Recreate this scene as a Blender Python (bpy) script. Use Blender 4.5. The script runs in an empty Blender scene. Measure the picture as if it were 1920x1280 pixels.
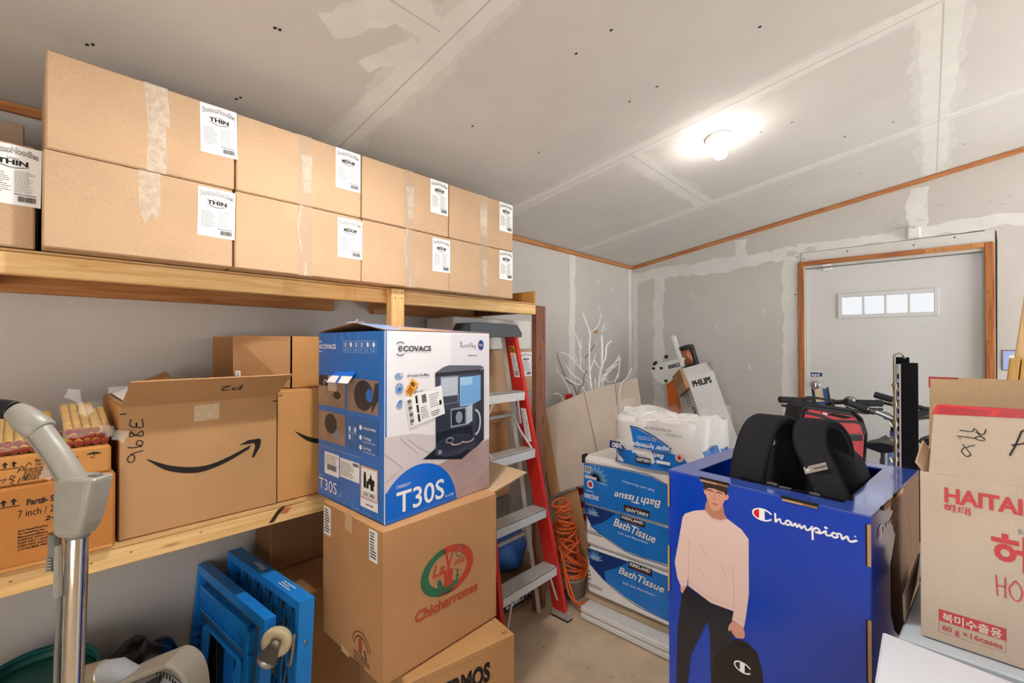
import bpy, math, random
from math import sin, cos, pi, radians, sqrt
from mathutils import Vector, Matrix
V = Vector
S = bpy.context.scene
COL = S.collection
random.seed(7)

# ---------------------------------------------------------------- camera
cam_data = bpy.data.cameras.new('camera')
cam = bpy.data.objects.new('camera', cam_data)
COL.objects.link(cam)
cam.location = (0, 0, 1.48)
cam.rotation_euler = (radians(90.45), 0, radians(42.78))
cam_data.sensor_width = 36
cam_data.lens = 36 * 845 / 1920
cam_data.clip_start = 0.02
S.camera = cam

# ---------------------------------------------------------------- world, lights, exposure
W = bpy.data.worlds.new('daylight')
S.world = W
W.use_nodes = True
_bg = W.node_tree.nodes['Background']
_bg.inputs[0].default_value = (0.92, 0.96, 1.0, 1)
_bg.inputs[1].default_value = 0.6
S.view_settings.view_transform = 'Standard'
S.view_settings.look = 'None'
S.view_settings.gamma = 1
S.view_settings.exposure = 0.82

def area(name, loc, target, sx, sy, power, color):
    d = bpy.data.lights.new(name, 'AREA')
    d.shape = 'RECTANGLE'; d.size = sx; d.size_y = sy
    d.energy = power; d.color = color
    o = bpy.data.objects.new(name, d); COL.objects.link(o)
    o.location = loc
    o.rotation_euler = (V(target) - V(loc)).to_track_quat('-Z', 'Y').to_euler()
    return o

# soft daylight through the wide open doorway in the right wall, out of view
area('doorway_daylight', (2.3, 2.75, 1.3), (-0.6, 2.5, 1.6), 1.8, 2.0, 20, (0.9, 0.95, 1.0))
# added fill light behind the camera, set in an opening made for it
area('back_fill_light', (1.15, -2.85, 1.3), (.3, 1.2, 1.2), 1.4, 2.0, 22, (0.97, 0.98, 1.0))
# sun aimed to strike only the added driveway, which bounces light into the room
_sun = bpy.data.lights.new('sun', 'SUN'); _sun.energy = 21; _sun.angle = .01; _sun.color = (1, .99, .97)
_so = bpy.data.objects.new('sun', _sun); COL.objects.link(_so)
_so.rotation_euler = Vector((.28, .5, -.82)).to_track_quat('-Z', 'Y').to_euler()
BULB_POWER = 55.0
LAMP_POWER = 350.0

# ---------------------------------------------------------------- helpers
def lin(h):
    h = h.lstrip('#')
    c = [int(h[i:i + 2], 16) / 255 for i in (0, 2, 4)]
    return tuple(x / 12.92 if x <= .04045 else ((x + .055) / 1.055) ** 2.4 for x in c) + (1,)

MATS = {}
def mat(name, hexc, rough=.6, metal=0, spec=.4, noise=0, nscale=40, bump=0, bscale=200, stretch=None,
        emit=None, alpha=1, trans=0, coat=0, hex2=None, sheen=0):
    if name in MATS: return MATS[name]
    m = bpy.data.materials.new(name); m.use_nodes = True
    nt = m.node_tree; b = nt.nodes['Principled BSDF']
    b.inputs['Base Color'].default_value = lin(hexc)
    b.inputs['Roughness'].default_value = rough
    b.inputs['Metallic'].default_value = metal
    b.inputs['Specular IOR Level'].default_value = spec
    b.inputs['Alpha'].default_value = alpha
    b.inputs['Transmission Weight'].default_value = trans
    b.inputs['Coat Weight'].default_value = coat
    b.inputs['Coat Roughness'].default_value = .12
    if sheen: b.inputs['Sheen Weight'].default_value = sheen
    if emit:
        b.inputs['Emission Color'].default_value = lin(emit[0]); b.inputs['Emission Strength'].default_value = emit[1]
    L = nt.links
    if noise or bump or hex2:
        tc = nt.nodes.new('ShaderNodeTexCoord'); mp = nt.nodes.new('ShaderNodeMapping')
        L.new(tc.outputs['Object'], mp.inputs[0])
        if stretch: mp.inputs['Scale'].default_value = stretch
    if noise or hex2:
        nz = nt.nodes.new('ShaderNodeTexNoise'); nz.inputs['Scale'].default_value = nscale
        nz.inputs['Detail'].default_value = 6; nz.inputs['Roughness'].default_value = .65
        L.new(mp.outputs[0], nz.inputs['Vector'])
        cr = nt.nodes.new('ShaderNodeValToRGB')
        c = lin(hexc)
        lo = lin(hex2) if hex2 else tuple(x * (1 - noise) for x in c[:3]) + (1,)
        hi = c if hex2 else tuple(min(1, x * (1 + noise)) for x in c[:3]) + (1,)
        cr.color_ramp.elements[0].color = lo; cr.color_ramp.elements[1].color = hi
        cr.color_ramp.elements[0].position = .32; cr.color_ramp.elements[1].position = .68
        L.new(nz.outputs['Fac'], cr.inputs[0]); L.new(cr.outputs[0], b.inputs['Base Color'])
    if bump:
        n2 = nt.nodes.new('ShaderNodeTexNoise'); n2.inputs['Scale'].default_value = bscale; n2.inputs['Detail'].default_value = 4
        L.new(mp.outputs[0], n2.inputs['Vector'])
        bp = nt.nodes.new('ShaderNodeBump'); bp.inputs['Strength'].default_value = bump; bp.inputs['Distance'].default_value = .002
        L.new(n2.outputs['Fac'], bp.inputs['Height']); L.new(bp.outputs[0], b.inputs['Normal'])
    MATS[name] = m
    return m

def wood(name, hexc, hexd, axis='Y', rough=.6, ring=1.0):
    """sawn timber: stretched grain bands plus sparse knots"""
    if name in MATS: return MATS[name]
    m = bpy.data.materials.new(name); m.use_nodes = True
    nt = m.node_tree; L = nt.links; b = nt.nodes['Principled BSDF']
    b.inputs['Roughness'].default_value = rough; b.inputs['Specular IOR Level'].default_value = .3
    tc = nt.nodes.new('ShaderNodeTexCoord'); mp = nt.nodes.new('ShaderNodeMapping')
    sc = {'X': (1.2, 22, 22), 'Y': (22, 1.2, 22), 'Z': (22, 22, 1.2)}[axis]
    mp.inputs['Scale'].default_value = sc
    L.new(tc.outputs['Object'], mp.inputs[0])
    n1 = nt.nodes.new('ShaderNodeTexNoise'); n1.inputs['Scale'].default_value = 3 * ring; n1.inputs['Detail'].default_value = 5
    n1.inputs['Distortion'].default_value = .6
    L.new(mp.outputs[0], n1.inputs['Vector'])
    cr = nt.nodes.new('ShaderNodeValToRGB')
    cr.color_ramp.elements[0].position = .3; cr.color_ramp.elements[1].position = .62
    cr.color_ramp.elements[0].color = lin(hexd); cr.color_ramp.elements[1].color = lin(hexc)
    L.new(n1.outputs['Fac'], cr.inputs[0])
    vo = nt.nodes.new('ShaderNodeTexVoronoi'); vo.inputs['Scale'].default_value = 1
    mp2 = nt.nodes.new('ShaderNodeMapping')
    s2 = {'X': (3, 14, 14), 'Y': (14, 3.2, 14), 'Z': (14, 14, 3.2)}[axis]
    mp2.inputs['Scale'].default_value = s2
    L.new(tc.outputs['Object'], mp2.inputs[0]); L.new(mp2.outputs[0], vo.inputs['Vector'])
    c2 = nt.nodes.new('ShaderNodeValToRGB')
    c2.color_ramp.elements[0].position = .03; c2.color_ramp.elements[1].position = .11
    c2.color_ramp.elements[0].color = (.32, .2, .12, 1); c2.color_ramp.elements[1].color = (1, 1, 1, 1)
    L.new(vo.outputs['Distance'], c2.inputs[0])
    mx = nt.nodes.new('ShaderNodeMix'); mx.data_type = 'RGBA'; mx.blend_type = 'MULTIPLY'; mx.inputs['Factor'].default_value = .8
    L.new(cr.outputs[0], mx.inputs['A']); L.new(c2.outputs[0], mx.inputs['B'])
    L.new(mx.outputs['Result'], b.inputs['Base Color'])
    MATS[name] = m
    return m

def cardboard(name, hexc, rough=.75):
    """corrugated board: fine fibre speckle and faint vertical flutes"""
    if name in MATS: return MATS[name]
    m = bpy.data.materials.new(name); m.use_nodes = True
    nt = m.node_tree; L = nt.links; b = nt.nodes['Principled BSDF']
    b.inputs['Roughness'].default_value = rough; b.inputs['Specular IOR Level'].default_value = .25
    tc = nt.nodes.new('ShaderNodeTexCoord')
    n1 = nt.nodes.new('ShaderNodeTexNoise'); n1.inputs['Scale'].default_value = 330; n1.inputs['Detail'].default_value = 3
    n2 = nt.nodes.new('ShaderNodeTexNoise'); n2.inputs['Scale'].default_value = 5; n2.inputs['Detail'].default_value = 4
    L.new(tc.outputs['Object'], n1.inputs['Vector']); L.new(tc.outputs['Object'], n2.inputs['Vector'])
    ad = nt.nodes.new('ShaderNodeMath'); ad.operation = 'ADD'
    L.new(n1.outputs['Fac'], ad.inputs[0]); L.new(n2.outputs['Fac'], ad.inputs[1])
    cr = nt.nodes.new('ShaderNodeValToRGB'); c = lin(hexc)
    cr.color_ramp.elements[0].position = .8; cr.color_ramp.elements[1].position = 1.25 if False else 1.0
    hf = nt.nodes.new('ShaderNodeMath'); hf.operation = 'MULTIPLY'; hf.inputs[1].default_value = .9
    L.new(ad.outputs[0], hf.inputs[0]); L.new(hf.outputs[0], cr.inputs[0])
    cr.color_ramp.elements[0].color = tuple(x * .93 for x in c[:3]) + (1,)
    cr.color_ramp.elements[1].color = tuple(min(1, x * 1.04) for x in c[:3]) + (1,)
    L.new(cr.outputs[0], b.inputs['Base Color'])
    mp = nt.nodes.new('ShaderNodeMapping'); mp.inputs['Scale'].default_value = (1, 1, .02)
    n3 = nt.nodes.new('ShaderNodeTexNoise'); n3.inputs['Scale'].default_value = 130; n3.inputs['Detail'].default_value = 1
    L.new(tc.outputs['Object'], mp.inputs[0]); L.new(mp.outputs[0], n3.inputs['Vector'])
    bp = nt.nodes.new('ShaderNodeBump'); bp.inputs['Strength'].default_value = .12; bp.inputs['Distance'].default_value = .002
    L.new(n3.outputs['Fac'], bp.inputs['Height']); L.new(bp.outputs[0], b.inputs['Normal'])
    MATS[name] = m
    return m

class Fr:
    """a flat drawing frame: origin, right, up; out = right x up"""
    def __init__(s, o, u, v):
        s.o = V(o); s.u = V(u).normalized(); s.v = V(v).normalized(); s.n = s.u.cross(s.v)
    def p(s, x, y, w=0): return s.o + s.u * x + s.v * y + s.n * w

def catmull(pts, n=6, closed=False):
    P = [V(p) for p in pts]; out = []
    m = len(P)
    for i in range(m if closed else m - 1):
        if closed: a, b, c, d = P[(i - 1) % m], P[i], P[(i + 1) % m], P[(i + 2) % m]
        else: a, b, c, d = P[max(i - 1, 0)], P[i], P[i + 1], P[min(i + 2, m - 1)]
        for k in range(n):
            t = k / n
            out.append(.5 * ((2 * b) + (c - a) * t + (2 * a - 5 * b + 4 * c - d) * t * t + (3 * b - a - 3 * c + d) * t ** 3))
    if not closed: out.append(P[-1])
    return out

TXT = {}
def glyphs(s, bold=0, shear=0):
    k = (s, bold, shear)
    if k not in TXT:
        c = bpy.data.curves.new('lettering', 'FONT'); c.body = s; c.size = 1; c.resolution_u = 3
        c.offset = bold; c.shear = shear
        o = bpy.data.objects.new('lettering', c)
        me = bpy.data.meshes.new_from_object(o)
        vs = [(v.co.x, v.co.y) for v in me.vertices]; fs = [tuple(p.vertices) for p in me.polygons]
        bpy.data.objects.remove(o); bpy.data.curves.remove(c); bpy.data.meshes.remove(me)
        x0 = min(v[0] for v in vs); x1 = max(v[0] for v in vs); y0 = min(v[1] for v in vs); y1 = max(v[1] for v in vs)
        TXT[k] = (vs, fs, x0, x1, y0, y1)
    return TXT[k]

class MB:
    def __init__(s): s.v = []; s.f = []; s.mi = []; s.sm = []; s.mats = []
    def m(s, mt):
        if mt not in s.mats: s.mats.append(mt)
        return s.mats.index(mt)
    def add(s, vs, fs, mt, smooth=False, M=None):
        b = len(s.v); i = s.m(mt)
        s.v += [(M @ V(p)) if M else V(p) for p in vs]
        for f in fs: s.f.append([b + k for k in f]); s.mi.append(i); s.sm.append(smooth)
        return s
    def box(s, lo, hi, mt, ch=0, M=None):
        x0, y0, z0 = lo; x1, y1, z1 = hi
        if ch <= 0:
            vs = [(x0, y0, z0), (x1, y0, z0), (x1, y1, z0), (x0, y1, z0), (x0, y0, z1), (x1, y0, z1), (x1, y1, z1), (x0, y1, z1)]
            fs = [(3, 2, 1, 0), (4, 5, 6, 7), (0, 1, 5, 4), (1, 2, 6, 5), (2, 3, 7, 6), (3, 0, 4, 7)]
            return s.add(vs, fs, mt, False, M)
        ch = min(ch, (x1 - x0) * .45, (y1 - y0) * .45, (z1 - z0) * .45)
        vs = []; idx = {}
        for i, x in ((0, x0), (1, x1)):
            for j, y in ((0, y0), (1, y1)):
                for k, z in ((0, z0), (1, z1)):
                    dx = ch if i == 0 else -ch; dy = ch if j == 0 else -ch; dz = ch if k == 0 else -ch
                    idx[i, j, k, 'x'] = len(vs); vs.append((x, y + dy, z + dz))
                    idx[i, j, k, 'y'] = len(vs); vs.append((x + dx, y, z + dz))
                    idx[i, j, k, 'z'] = len(vs); vs.append((x + dx, y + dy, z))
        fs = []
        g = lambda i, j, k, a: idx[i, j, k, a]
        for i in (0, 1):
            q = [g(i, 0, 0, 'x'), g(i, 1, 0, 'x'), g(i, 1, 1, 'x'), g(i, 0, 1, 'x')]; fs.append(q if i else q[::-1])
            q = [g(0, i, 0, 'y'), g(1, i, 0, 'y'), g(1, i, 1, 'y'), g(0, i, 1, 'y')]; fs.append(q[::-1] if i else q)
            q = [g(0, 0, i, 'z'), g(1, 0, i, 'z'), g(1, 1, i, 'z'), g(0, 1, i, 'z')]; fs.append(q if i else q[::-1])
        for a in (0, 1):
            for c in (0, 1):
                q = [g(a, c, 0, 'x'), g(a, c, 0, 'y'), g(a, c, 1, 'y'), g(a, c, 1, 'x')]; fs.append(q if a == c else q[::-1])
                q = [g(a, 0, c, 'x'), g(a, 0, c, 'z'), g(a, 1, c, 'z'), g(a, 1, c, 'x')]; fs.append(q[::-1] if a == c else q)
                q = [g(0, a, c, 'y'), g(0, a, c, 'z'), g(1, a, c, 'z'), g(1, a, c, 'y')]; fs.append(q if a == c else q[::-1])
        for i in (0, 1):
            for j in (0, 1):
                for k in (0, 1):
                    q = [g(i, j, k, 'x'), g(i, j, k, 'y'), g(i, j, k, 'z')]
                    fs.append(q if (i + j + k) % 2 else q[::-1])
        return s.add(vs, fs, mt, False, M)
    def quad(s, a, b, c, d, mt): return s.add([a, b, c, d], [(0, 1, 2, 3)], mt)
    def poly(s, fr, pts, mt, w=.0006):
        return s.add([fr.p(x, y, w) for x, y in pts], [tuple(range(len(pts)))], mt)
    def rect(s, fr, x0, y0, x1, y1, mt, w=.0006): return s.poly(fr, [(x0, y0), (x1, y0), (x1, y1), (x0, y1)], mt, w)
    def ell(s, fr, cx, cy, rx, ry, mt, w=.0006, n=28, rot=0, a0=0, a1=2 * pi):
        c, t = cos(rot), sin(rot); P = []
        full = abs(a1 - a0 - 2 * pi) < 1e-6
        for i in range(n if full else n + 1):
            a = a0 + (a1 - a0) * i / n; x, y = rx * cos(a), ry * sin(a); P.append((cx + x * c - y * t, cy + x * t + y * c))
        return s.poly(fr, P, mt, w)
    def ring(s, fr, cx, cy, rx, ry, th, mt, w=.0006, n=32, a0=0, a1=2 * pi, rot=0, off=(0, 0)):
        """band between an ellipse and a thinner (optionally shifted) inner ellipse"""
        c, t = cos(rot), sin(rot); vs = []
        for i in range(n + 1):
            a = a0 + (a1 - a0) * i / n
            for (ax, ay, ox, oy) in ((rx, ry, 0, 0), (rx - th, ry - th, off[0], off[1])):
                x, y = ax * cos(a) + ox, ay * sin(a) + oy
                vs.append(fr.p(cx + x * c - y * t, cy + x * t + y * c, w))
        return s.add(vs, [(2 * i, 2 * i + 2, 2 * i + 3, 2 * i + 1) for i in range(n)], mt)
    def prism(s, fr, pts, w0, w1, mt):
        n = len(pts)
        vs = [fr.p(x, y, w0) for x, y in pts] + [fr.p(x, y, w1) for x, y in pts]
        fs = [tuple(reversed(range(n))), tuple(range(n, 2 * n))] + [(i, (i + 1) % n, n + (i + 1) % n, n + i) for i in range(n)]
        return s.add(vs, fs, mt)
    def stroke(s, fr, pts, wd, mt, w=.0007, n=5, smooth=True):
        """pen stroke: a flat ribbon of given width along a smoothed line"""
        P = catmull([(x, y, 0) for x, y in pts], n) if smooth and len(pts) > 2 else [V((x, y, 0)) for x, y in pts]
        vs = []
        for i, p in enumerate(P):
            d = (P[min(i + 1, len(P) - 1)] - P[max(i - 1, 0)]); d = d.normalized() if d.length > 1e-9 else V((1, 0, 0))
            e = V((-d.y, d.x, 0)) * wd / 2
            q = d * wd * .4 if i == len(P) - 1 else (-d * wd * .4 if i == 0 else V((0, 0, 0)))
            vs += [fr.p(p.x + e.x + q.x, p.y + e.y + q.y, w), fr.p(p.x - e.x + q.x, p.y - e.y + q.y, w)]
        return s.add(vs, [(2 * i + 1, 2 * i + 3, 2 * i + 2, 2 * i) for i in range(len(P) - 1)], mt)
    def text(s, fr, t, x, y, h, mt, wid=None, al='l', w=.0007, bold=0, shear=0, rot=0, arc=0, flip=False):
        """h = capital height; wid fits the width; rot turns it; arc bends the base line"""
        vs, fs, x0, x1, y0, y1 = glyphs(t, bold, shear)
        k = h / .69; kx = wid / (x1 - x0) if wid else k
        L = (x1 - x0) * kx; ox = {'l': 0, 'c': -L / 2, 'r': -L}[al]
        c, n = cos(rot), sin(rot); P = []
        for a, b in vs:
            px = (a - x0) * kx + ox; py = b * k
            if arc: py += arc * (1 - (2 * ((px - ox) / L) - 1) ** 2)
            if flip: px = -px
            P.append(fr.p(x + px * c - py * n, y + px * n + py * c, w))
        return s.add(P, fs, mt)
    def fine(s, fr, x, y, wd, ht, rows, mt, w=.0007, fill=.5, seed=1, ragged=True):
        """small print too fine to read: rows of word-length dashes"""
        r = random.Random(seed); dy = ht / rows
        for i in range(rows):
            cx = x; end = x + wd * (r.uniform(.6, 1) if ragged else 1); yy = y + ht - dy * (i + .5)
            while cx < end:
                l = min(r.uniform(.05, .16) * wd, end - cx)
                s.rect(fr, cx, yy - dy * fill / 2, cx + l, yy + dy * fill / 2, mt, w); cx += l + wd * .025
        return s
    def bars(s, fr, x, y, wd, ht, mt, w=.0007, seed=3):
        r = random.Random(seed); cx = x
        while cx < x + wd:
            l = wd * r.choice((.015, .03, .045)); s.rect(fr, cx, y, min(cx + l, x + wd), y + ht, mt, w); cx += l + wd * r.choice((.02, .03))
        return s
    def tube(s, pts, r, mt, n=10, caps=True, smooth=True, sq=None, up=None):
        P = [V(p) for p in pts]; m = len(P); R = r if isinstance(r, (list, tuple)) else [r] * m
        T = []
        for i in range(m):
            d = P[min(i + 1, m - 1)] - P[max(i - 1, 0)]; T.append(d.normalized() if d.length > 1e-9 else V((0, 0, 1)))
        a = V(up) if up else (V((0, 0, 1)) if abs(T[0].z) < .9 else V((1, 0, 0)))
        nrm = (a - T[0] * a.dot(T[0])).normalized(); vs = []
        for i in range(m):
            if i: nrm = (nrm - T[i] * nrm.dot(T[i])).normalized()
            bi = T[i].cross(nrm); q = sq if sq else 1
            for k in range(n):
                t = 2 * pi * k / n; vs.append(P[i] + (nrm * cos(t) + bi * sin(t) * q) * R[i])
        fs = [(i * n + k, i * n + (k + 1) % n, (i + 1) * n + (k + 1) % n, (i + 1) * n + k) for i in range(m - 1) for k in range(n)]
        s.add(vs, fs, mt, smooth)
        if caps:
            s.add(vs[:n], [tuple(reversed(range(n)))], mt); s.add(vs[-n:], [tuple(range(n))], mt)
        return s
    def loft(s, rings, mt, smooth=True, caps=True, closed=True):
        n = len(rings[0]); vs = [p for r in rings for p in r]
        kk = n if closed else n - 1
        fs = [(i * n + k, i * n + (k + 1) % n, (i + 1) * n + (k + 1) % n, (i + 1) * n + k) for i in range(len(rings) - 1) for k in range(kk)]
        s.add(vs, fs, mt, smooth)
        if caps and closed:
            s.add(rings[0], [tuple(reversed(range(n)))], mt); s.add(rings[-1], [tuple(range(n))], mt)
        return s
    def lathe(s, prof, o, ax, mt, n=24, smooth=True):
        """profile (radius, height) spun about an axis through o"""
        ax = V(ax).normalized(); a = V((1, 0, 0)) if abs(ax.x) < .8 else V((0, 1, 0))
        e = (a - ax * a.dot(ax)).normalized(); g = ax.cross(e); o = V(o)
        rings = [[o + ax * z + (e * cos(2 * pi * k / n) + g * sin(2 * pi * k / n)) * max(r, 1e-5) for k in range(n)] for r, z in prof]
        return s.loft(rings, mt, smooth)
    def ribbon(s, pts, side, wd, th, mt, smooth=True):
        """padded strap: rectangular section swept along pts, wide along side"""
        P = [V(p) for p in pts]; sd = V(side).normalized(); rings = []
        for i, p in enumerate(P):
            d = (P[min(i + 1, len(P) - 1)] - P[max(i - 1, 0)]).normalized(); n = d.cross(sd).normalized()
            hw = wd / 2; ht = th / 2
            prof = [(-hw, -ht * .4), (-hw * .85, -ht), (hw * .85, -ht), (hw, -ht * .4), (hw, ht * .4), (hw * .85, ht), (-hw * .85, ht), (-hw, ht * .4)]
            rings.append([p + sd * a + n * b for a, b in prof])
        return s.loft(rings, mt, False)
    def grid(s, fn, nu, nv, mt, smooth=True):
        vs = [fn(i / nu, j / nv) for j in range(nv + 1) for i in range(nu + 1)]; k = nu + 1
        return s.add(vs, [(j * k + i, j * k + i + 1, (j + 1) * k + i + 1, (j + 1) * k + i) for j in range(nv) for i in range(nu)], mt, smooth)
    def sphere(s, c, r, mt, nu=16, nv=10, sc=(1, 1, 1)):
        c = V(c)
        return s.loft([[c + V((r * sc[0] * sin(pi * max(.001, min(.999, j / nv))) * cos(2 * pi * i / nu), r * sc[1] * sin(pi * max(.001, min(.999, j / nv))) * sin(2 * pi * i / nu), -r * sc[2] * cos(pi * j / nv))) for i in range(nu)] for j in range(nv + 1)], mt, True)
    def build(s, name, parent=None, world=True):
        me = bpy.data.meshes.new(name)
        vs = s.v
        if parent is not None and world:
            Mi = PM[parent.name].inverted(); vs = [Mi @ p for p in vs]
        me.from_pydata([tuple(p) for p in vs], [], s.f)
        for mt in s.mats: me.materials.append(mt)
        me.polygons.foreach_set('material_index', s.mi); me.polygons.foreach_set('use_smooth', s.sm)
        me.update()
        o = bpy.data.objects.new(name, me); COL.objects.link(o)
        if parent is not None: o.parent = parent; PM[o.name] = PM[parent.name]
        else: PM[o.name] = Matrix.Identity(4)
        return o

PM = {}
def thing(name, label, cat, loc=(0, 0, 0), rotz=0, group=None, kind=None):
    o = bpy.data.objects.new(name, None); COL.objects.link(o)
    o.empty_display_size = .05
    o.location = loc; o.rotation_euler = (0, 0, rotz)
    PM[o.name] = Matrix.Translation(V(loc)) @ Matrix.Rotation(rotz, 4, 'Z')
    tag(o, label, cat, group, kind)
    return o
def tag(o, label=None, cat=None, group=None, kind=None):
    if label: o['label'] = label
    if cat: o['category'] = cat
    if group: o['group'] = group
    if kind: o['kind'] = kind
    return o
def copy_tree(o, parent=None):
    c = o.copy(); COL.objects.link(c); c.parent = parent
    for ch in list(o.children): copy_tree(ch, c)
    return c
def faces(x0, y0, z0, x1, y1, z1):
    """drawing frames on the outside of a box (right and up as one reads that face)"""
    return {'-y': Fr((x0, y0, z0), (1, 0, 0), (0, 0, 1)), '+x': Fr((x1, y0, z0), (0, 1, 0), (0, 0, 1)),
            '+y': Fr((x1, y1, z0), (-1, 0, 0), (0, 0, 1)), '-x': Fr((x0, y1, z0), (0, -1, 0), (0, 0, 1)),
            '+z': Fr((x0, y0, z1), (1, 0, 0), (0, 1, 0))}

# ---------------------------------------------------------------- shared materials
INK = mat('black_ink', '#1b1715', .7)
PENCIL = mat('grey_ink', '#6b6764', .7)
PAPER = mat('label_paper', '#f1f2f3', .55)
WHITE = mat('white_print', '#f4f4f6', .45)
KRAFT = cardboard('kraft_cardboard', '#c6a685')
KRAFT2 = cardboard('brown_cardboard', '#b98c60')
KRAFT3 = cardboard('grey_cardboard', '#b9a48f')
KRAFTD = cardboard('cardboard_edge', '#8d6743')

# ================================================================ ROOM
CEIL0, SLOPE = 2.225, .1616            # ceiling height at the left wall, rise per metre to the right
XL, XR, YB, YF = -2.077, 2.1, -2.7, 3.93
def cz(x): return CEIL0 + SLOPE * (x - XL)

def drywall(name, hexc):
    return mat(name, hexc, .85, spec=.2, noise=.045, nscale=2.2, bump=.08, bscale=60)
DRY = drywall('grey_drywall', '#cdc9c4')
DRYC = drywall('grey_ceiling_board', '#d2cfcb')
MUD = mat('joint_compound', '#e2e1dd', .9, spec=.15, noise=.05, nscale=9, bump=.25, bscale=45)
CONC = mat('bare_concrete', '#c8b294', .85, spec=.25, noise=.16, nscale=5, bump=.25, bscale=120)

b = MB(); b.box((XL - .2, YB - .2, -.12), (XR + .2, YF + .2, 0), CONC)
# old stains and paint drips
bd = MB(); bd.box((XR + .2, -7, -.14), (9, 6, -.02), mat('bounce_driveway', '#cfc9c0', .9, noise=.06, nscale=3)); o = bd.build('floor_outside_bounce'); tag(o, kind='structure')  # unseen ground added outside to bounce sunlight up onto the ceiling
r = random.Random(5)
STAIN = mat('concrete_stain', '#8a7358', .9); RUST = mat('rust_spot', '#7e4433', .9)
fl = b.build('floor'); tag(fl, kind='structure')
b = MB(); ff = Fr((0, 0, 0), (1, 0, 0), (0, 1, 0))
for (cx, cy, n, mt) in ((-.83, 1.62, 26, RUST), (-1.2, 1.5, 14, STAIN), (-1.0, 1.8, 10, STAIN), (-1.35, 1.75, 8, STAIN)):
    for i in range(n):
        x = cx + r.gauss(0, .07); y = cy + r.gauss(0, .035); q = r.uniform(.002, .007)
        b.ell(ff, x, y, q, q * r.uniform(.4, .9), mt, .0008, 8, r.uniform(0, 3))
o = b.build('floor_spots', fl)

b = MB(); b.box((XL - .1, YB, 0), (XL, YF + .1, cz(XL)), DRY); wl = b.build('wall_left'); tag(wl, kind='structure')
# far wall, split around the door opening
DX0, DX1, DZ = -.70, .27, 2.075
fr = Fr((0, YF, 0), (1, 0, 0), (0, 0, 1))
b = MB()
b.prism(fr, [(XL, 0), (DX0, 0), (DX0, cz(DX0)), (XL, cz(XL))], -.1, 0, DRY)
b.prism(fr, [(DX1, 0), (XR, 0), (XR, cz(XR)), (DX1, cz(DX1))], -.1, 0, DRY)
b.prism(fr, [(DX0, DZ), (DX1, DZ), (DX1, cz(DX1)), (DX0, cz(DX0))], -.1, 0, DRY)
wf = b.build('wall_far'); tag(wf, kind='structure')
# right wall with its wide open doorway, and the wall behind the camera
frw = Fr((XR, 0, 0), (0, 1, 0), (0, 0, 1)); b = MB(); zt = cz(XR)
b.prism(frw, [(YB, 0), (1.75, 0), (1.75, zt), (YB, zt)], 0, .1, DRY)
b.prism(frw, [(3.75, 0), (YF + .1, 0), (YF + .1, zt), (3.75, zt)], 0, .1, DRY)
b.prism(frw, [(1.75, 2.4), (3.75, 2.4), (3.75, zt), (1.75, zt)], 0, .1, DRY)
o = b.build('wall_right'); tag(o, kind='structure')
fb = Fr((0, YB, 0), (1, 0, 0), (0, 0, 1)); b = MB()
b.prism(fb, [(XL, 0), (.4, 0), (.4, cz(.4)), (XL, cz(XL))], 0, .1, DRY)
b.prism(fb, [(1.9, 0), (XR, 0), (XR, cz(XR)), (1.9, cz(1.9))], 0, .1, DRY)
b.prism(fb, [(.4, 2.3), (1.9, 2.3), (1.9, cz(1.9)), (.4, cz(.4))], 0, .1, DRY)  # unseen opening added in this wall to let the fill light in
o = b.build('wall_back'); tag(o, kind='structure')
# sloping ceiling
fc = Fr((XL, 0, CEIL0), (1, 0, SLOPE), (0, 1, 0))        # u runs up the slope, v along the room; n points up
sl = sqrt(1 + SLOPE * SLOPE)
b = MB(); b.prism(fc, [(-.1, YB - .1), ((XR - XL + .1) * sl, YB - .1), ((XR - XL + .1) * sl, YF + .1), (-.1, YF + .1)], 0, .1, DRYC)
ce = b.build('ceiling'); tag(ce, kind='structure')

def band(b, fr, p0, p1, wd, w, seed, jag=.25, n=26, mt=None):
    """a ragged strip of joint compound from p0 to p1"""
    r = random.Random(seed); p0 = V((*p0, 0)); p1 = V((*p1, 0)); d = (p1 - p0); L = d.length; d /= L; e = V((-d.y, d.x, 0))
    vs = []
    n = max(8, int(L / .035))
    a = bb = 0
    for i in range(n + 1):
        a = a * .6 + r.uniform(-jag, jag) * .5; bb = bb * .6 + r.uniform(-jag, jag) * .5
        c = p0 + d * (L * i / n)
        for q in (c + e * wd * (.5 + a), c - e * wd * (.5 + bb)): vs.append(fr.p(q.x, q.y, w))
    b.add(vs, [(2 * i + 1, 2 * i + 3, 2 * i + 2, 2 * i) for i in range(n)], mt or MUD)
cx_ = lambda x: (x - XL) * sl
DUSTY = mat('thin_compound', '#d9d7d3', .9, spec=.15, noise=.04, nscale=9)
CREASE = mat('tape_crease', '#c4c1bc', .9)
b = MB(); dn = -.0003
for (y, x0, x1, wd, sd) in ((.85, XL + .02, 1.2, .16, 1), (1.955, XL + .02, 2.0, .12, 2), (3.0, XL + .02, 2.0, .085, 3)):
    band(b, fc, (cx_(x0), y), (cx_(x1), y), wd * 1.08, dn, sd, .2, mt=DUSTY)
    band(b, fc, (cx_(x0), y), (cx_(x1), y), wd * .72, dn * 2, sd + 10, .12)
    band(b, fc, (cx_(x0), y + .006), (cx_(x1), y + .006), .006, dn * 2.6, sd + 20, .1, mt=CREASE)
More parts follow.
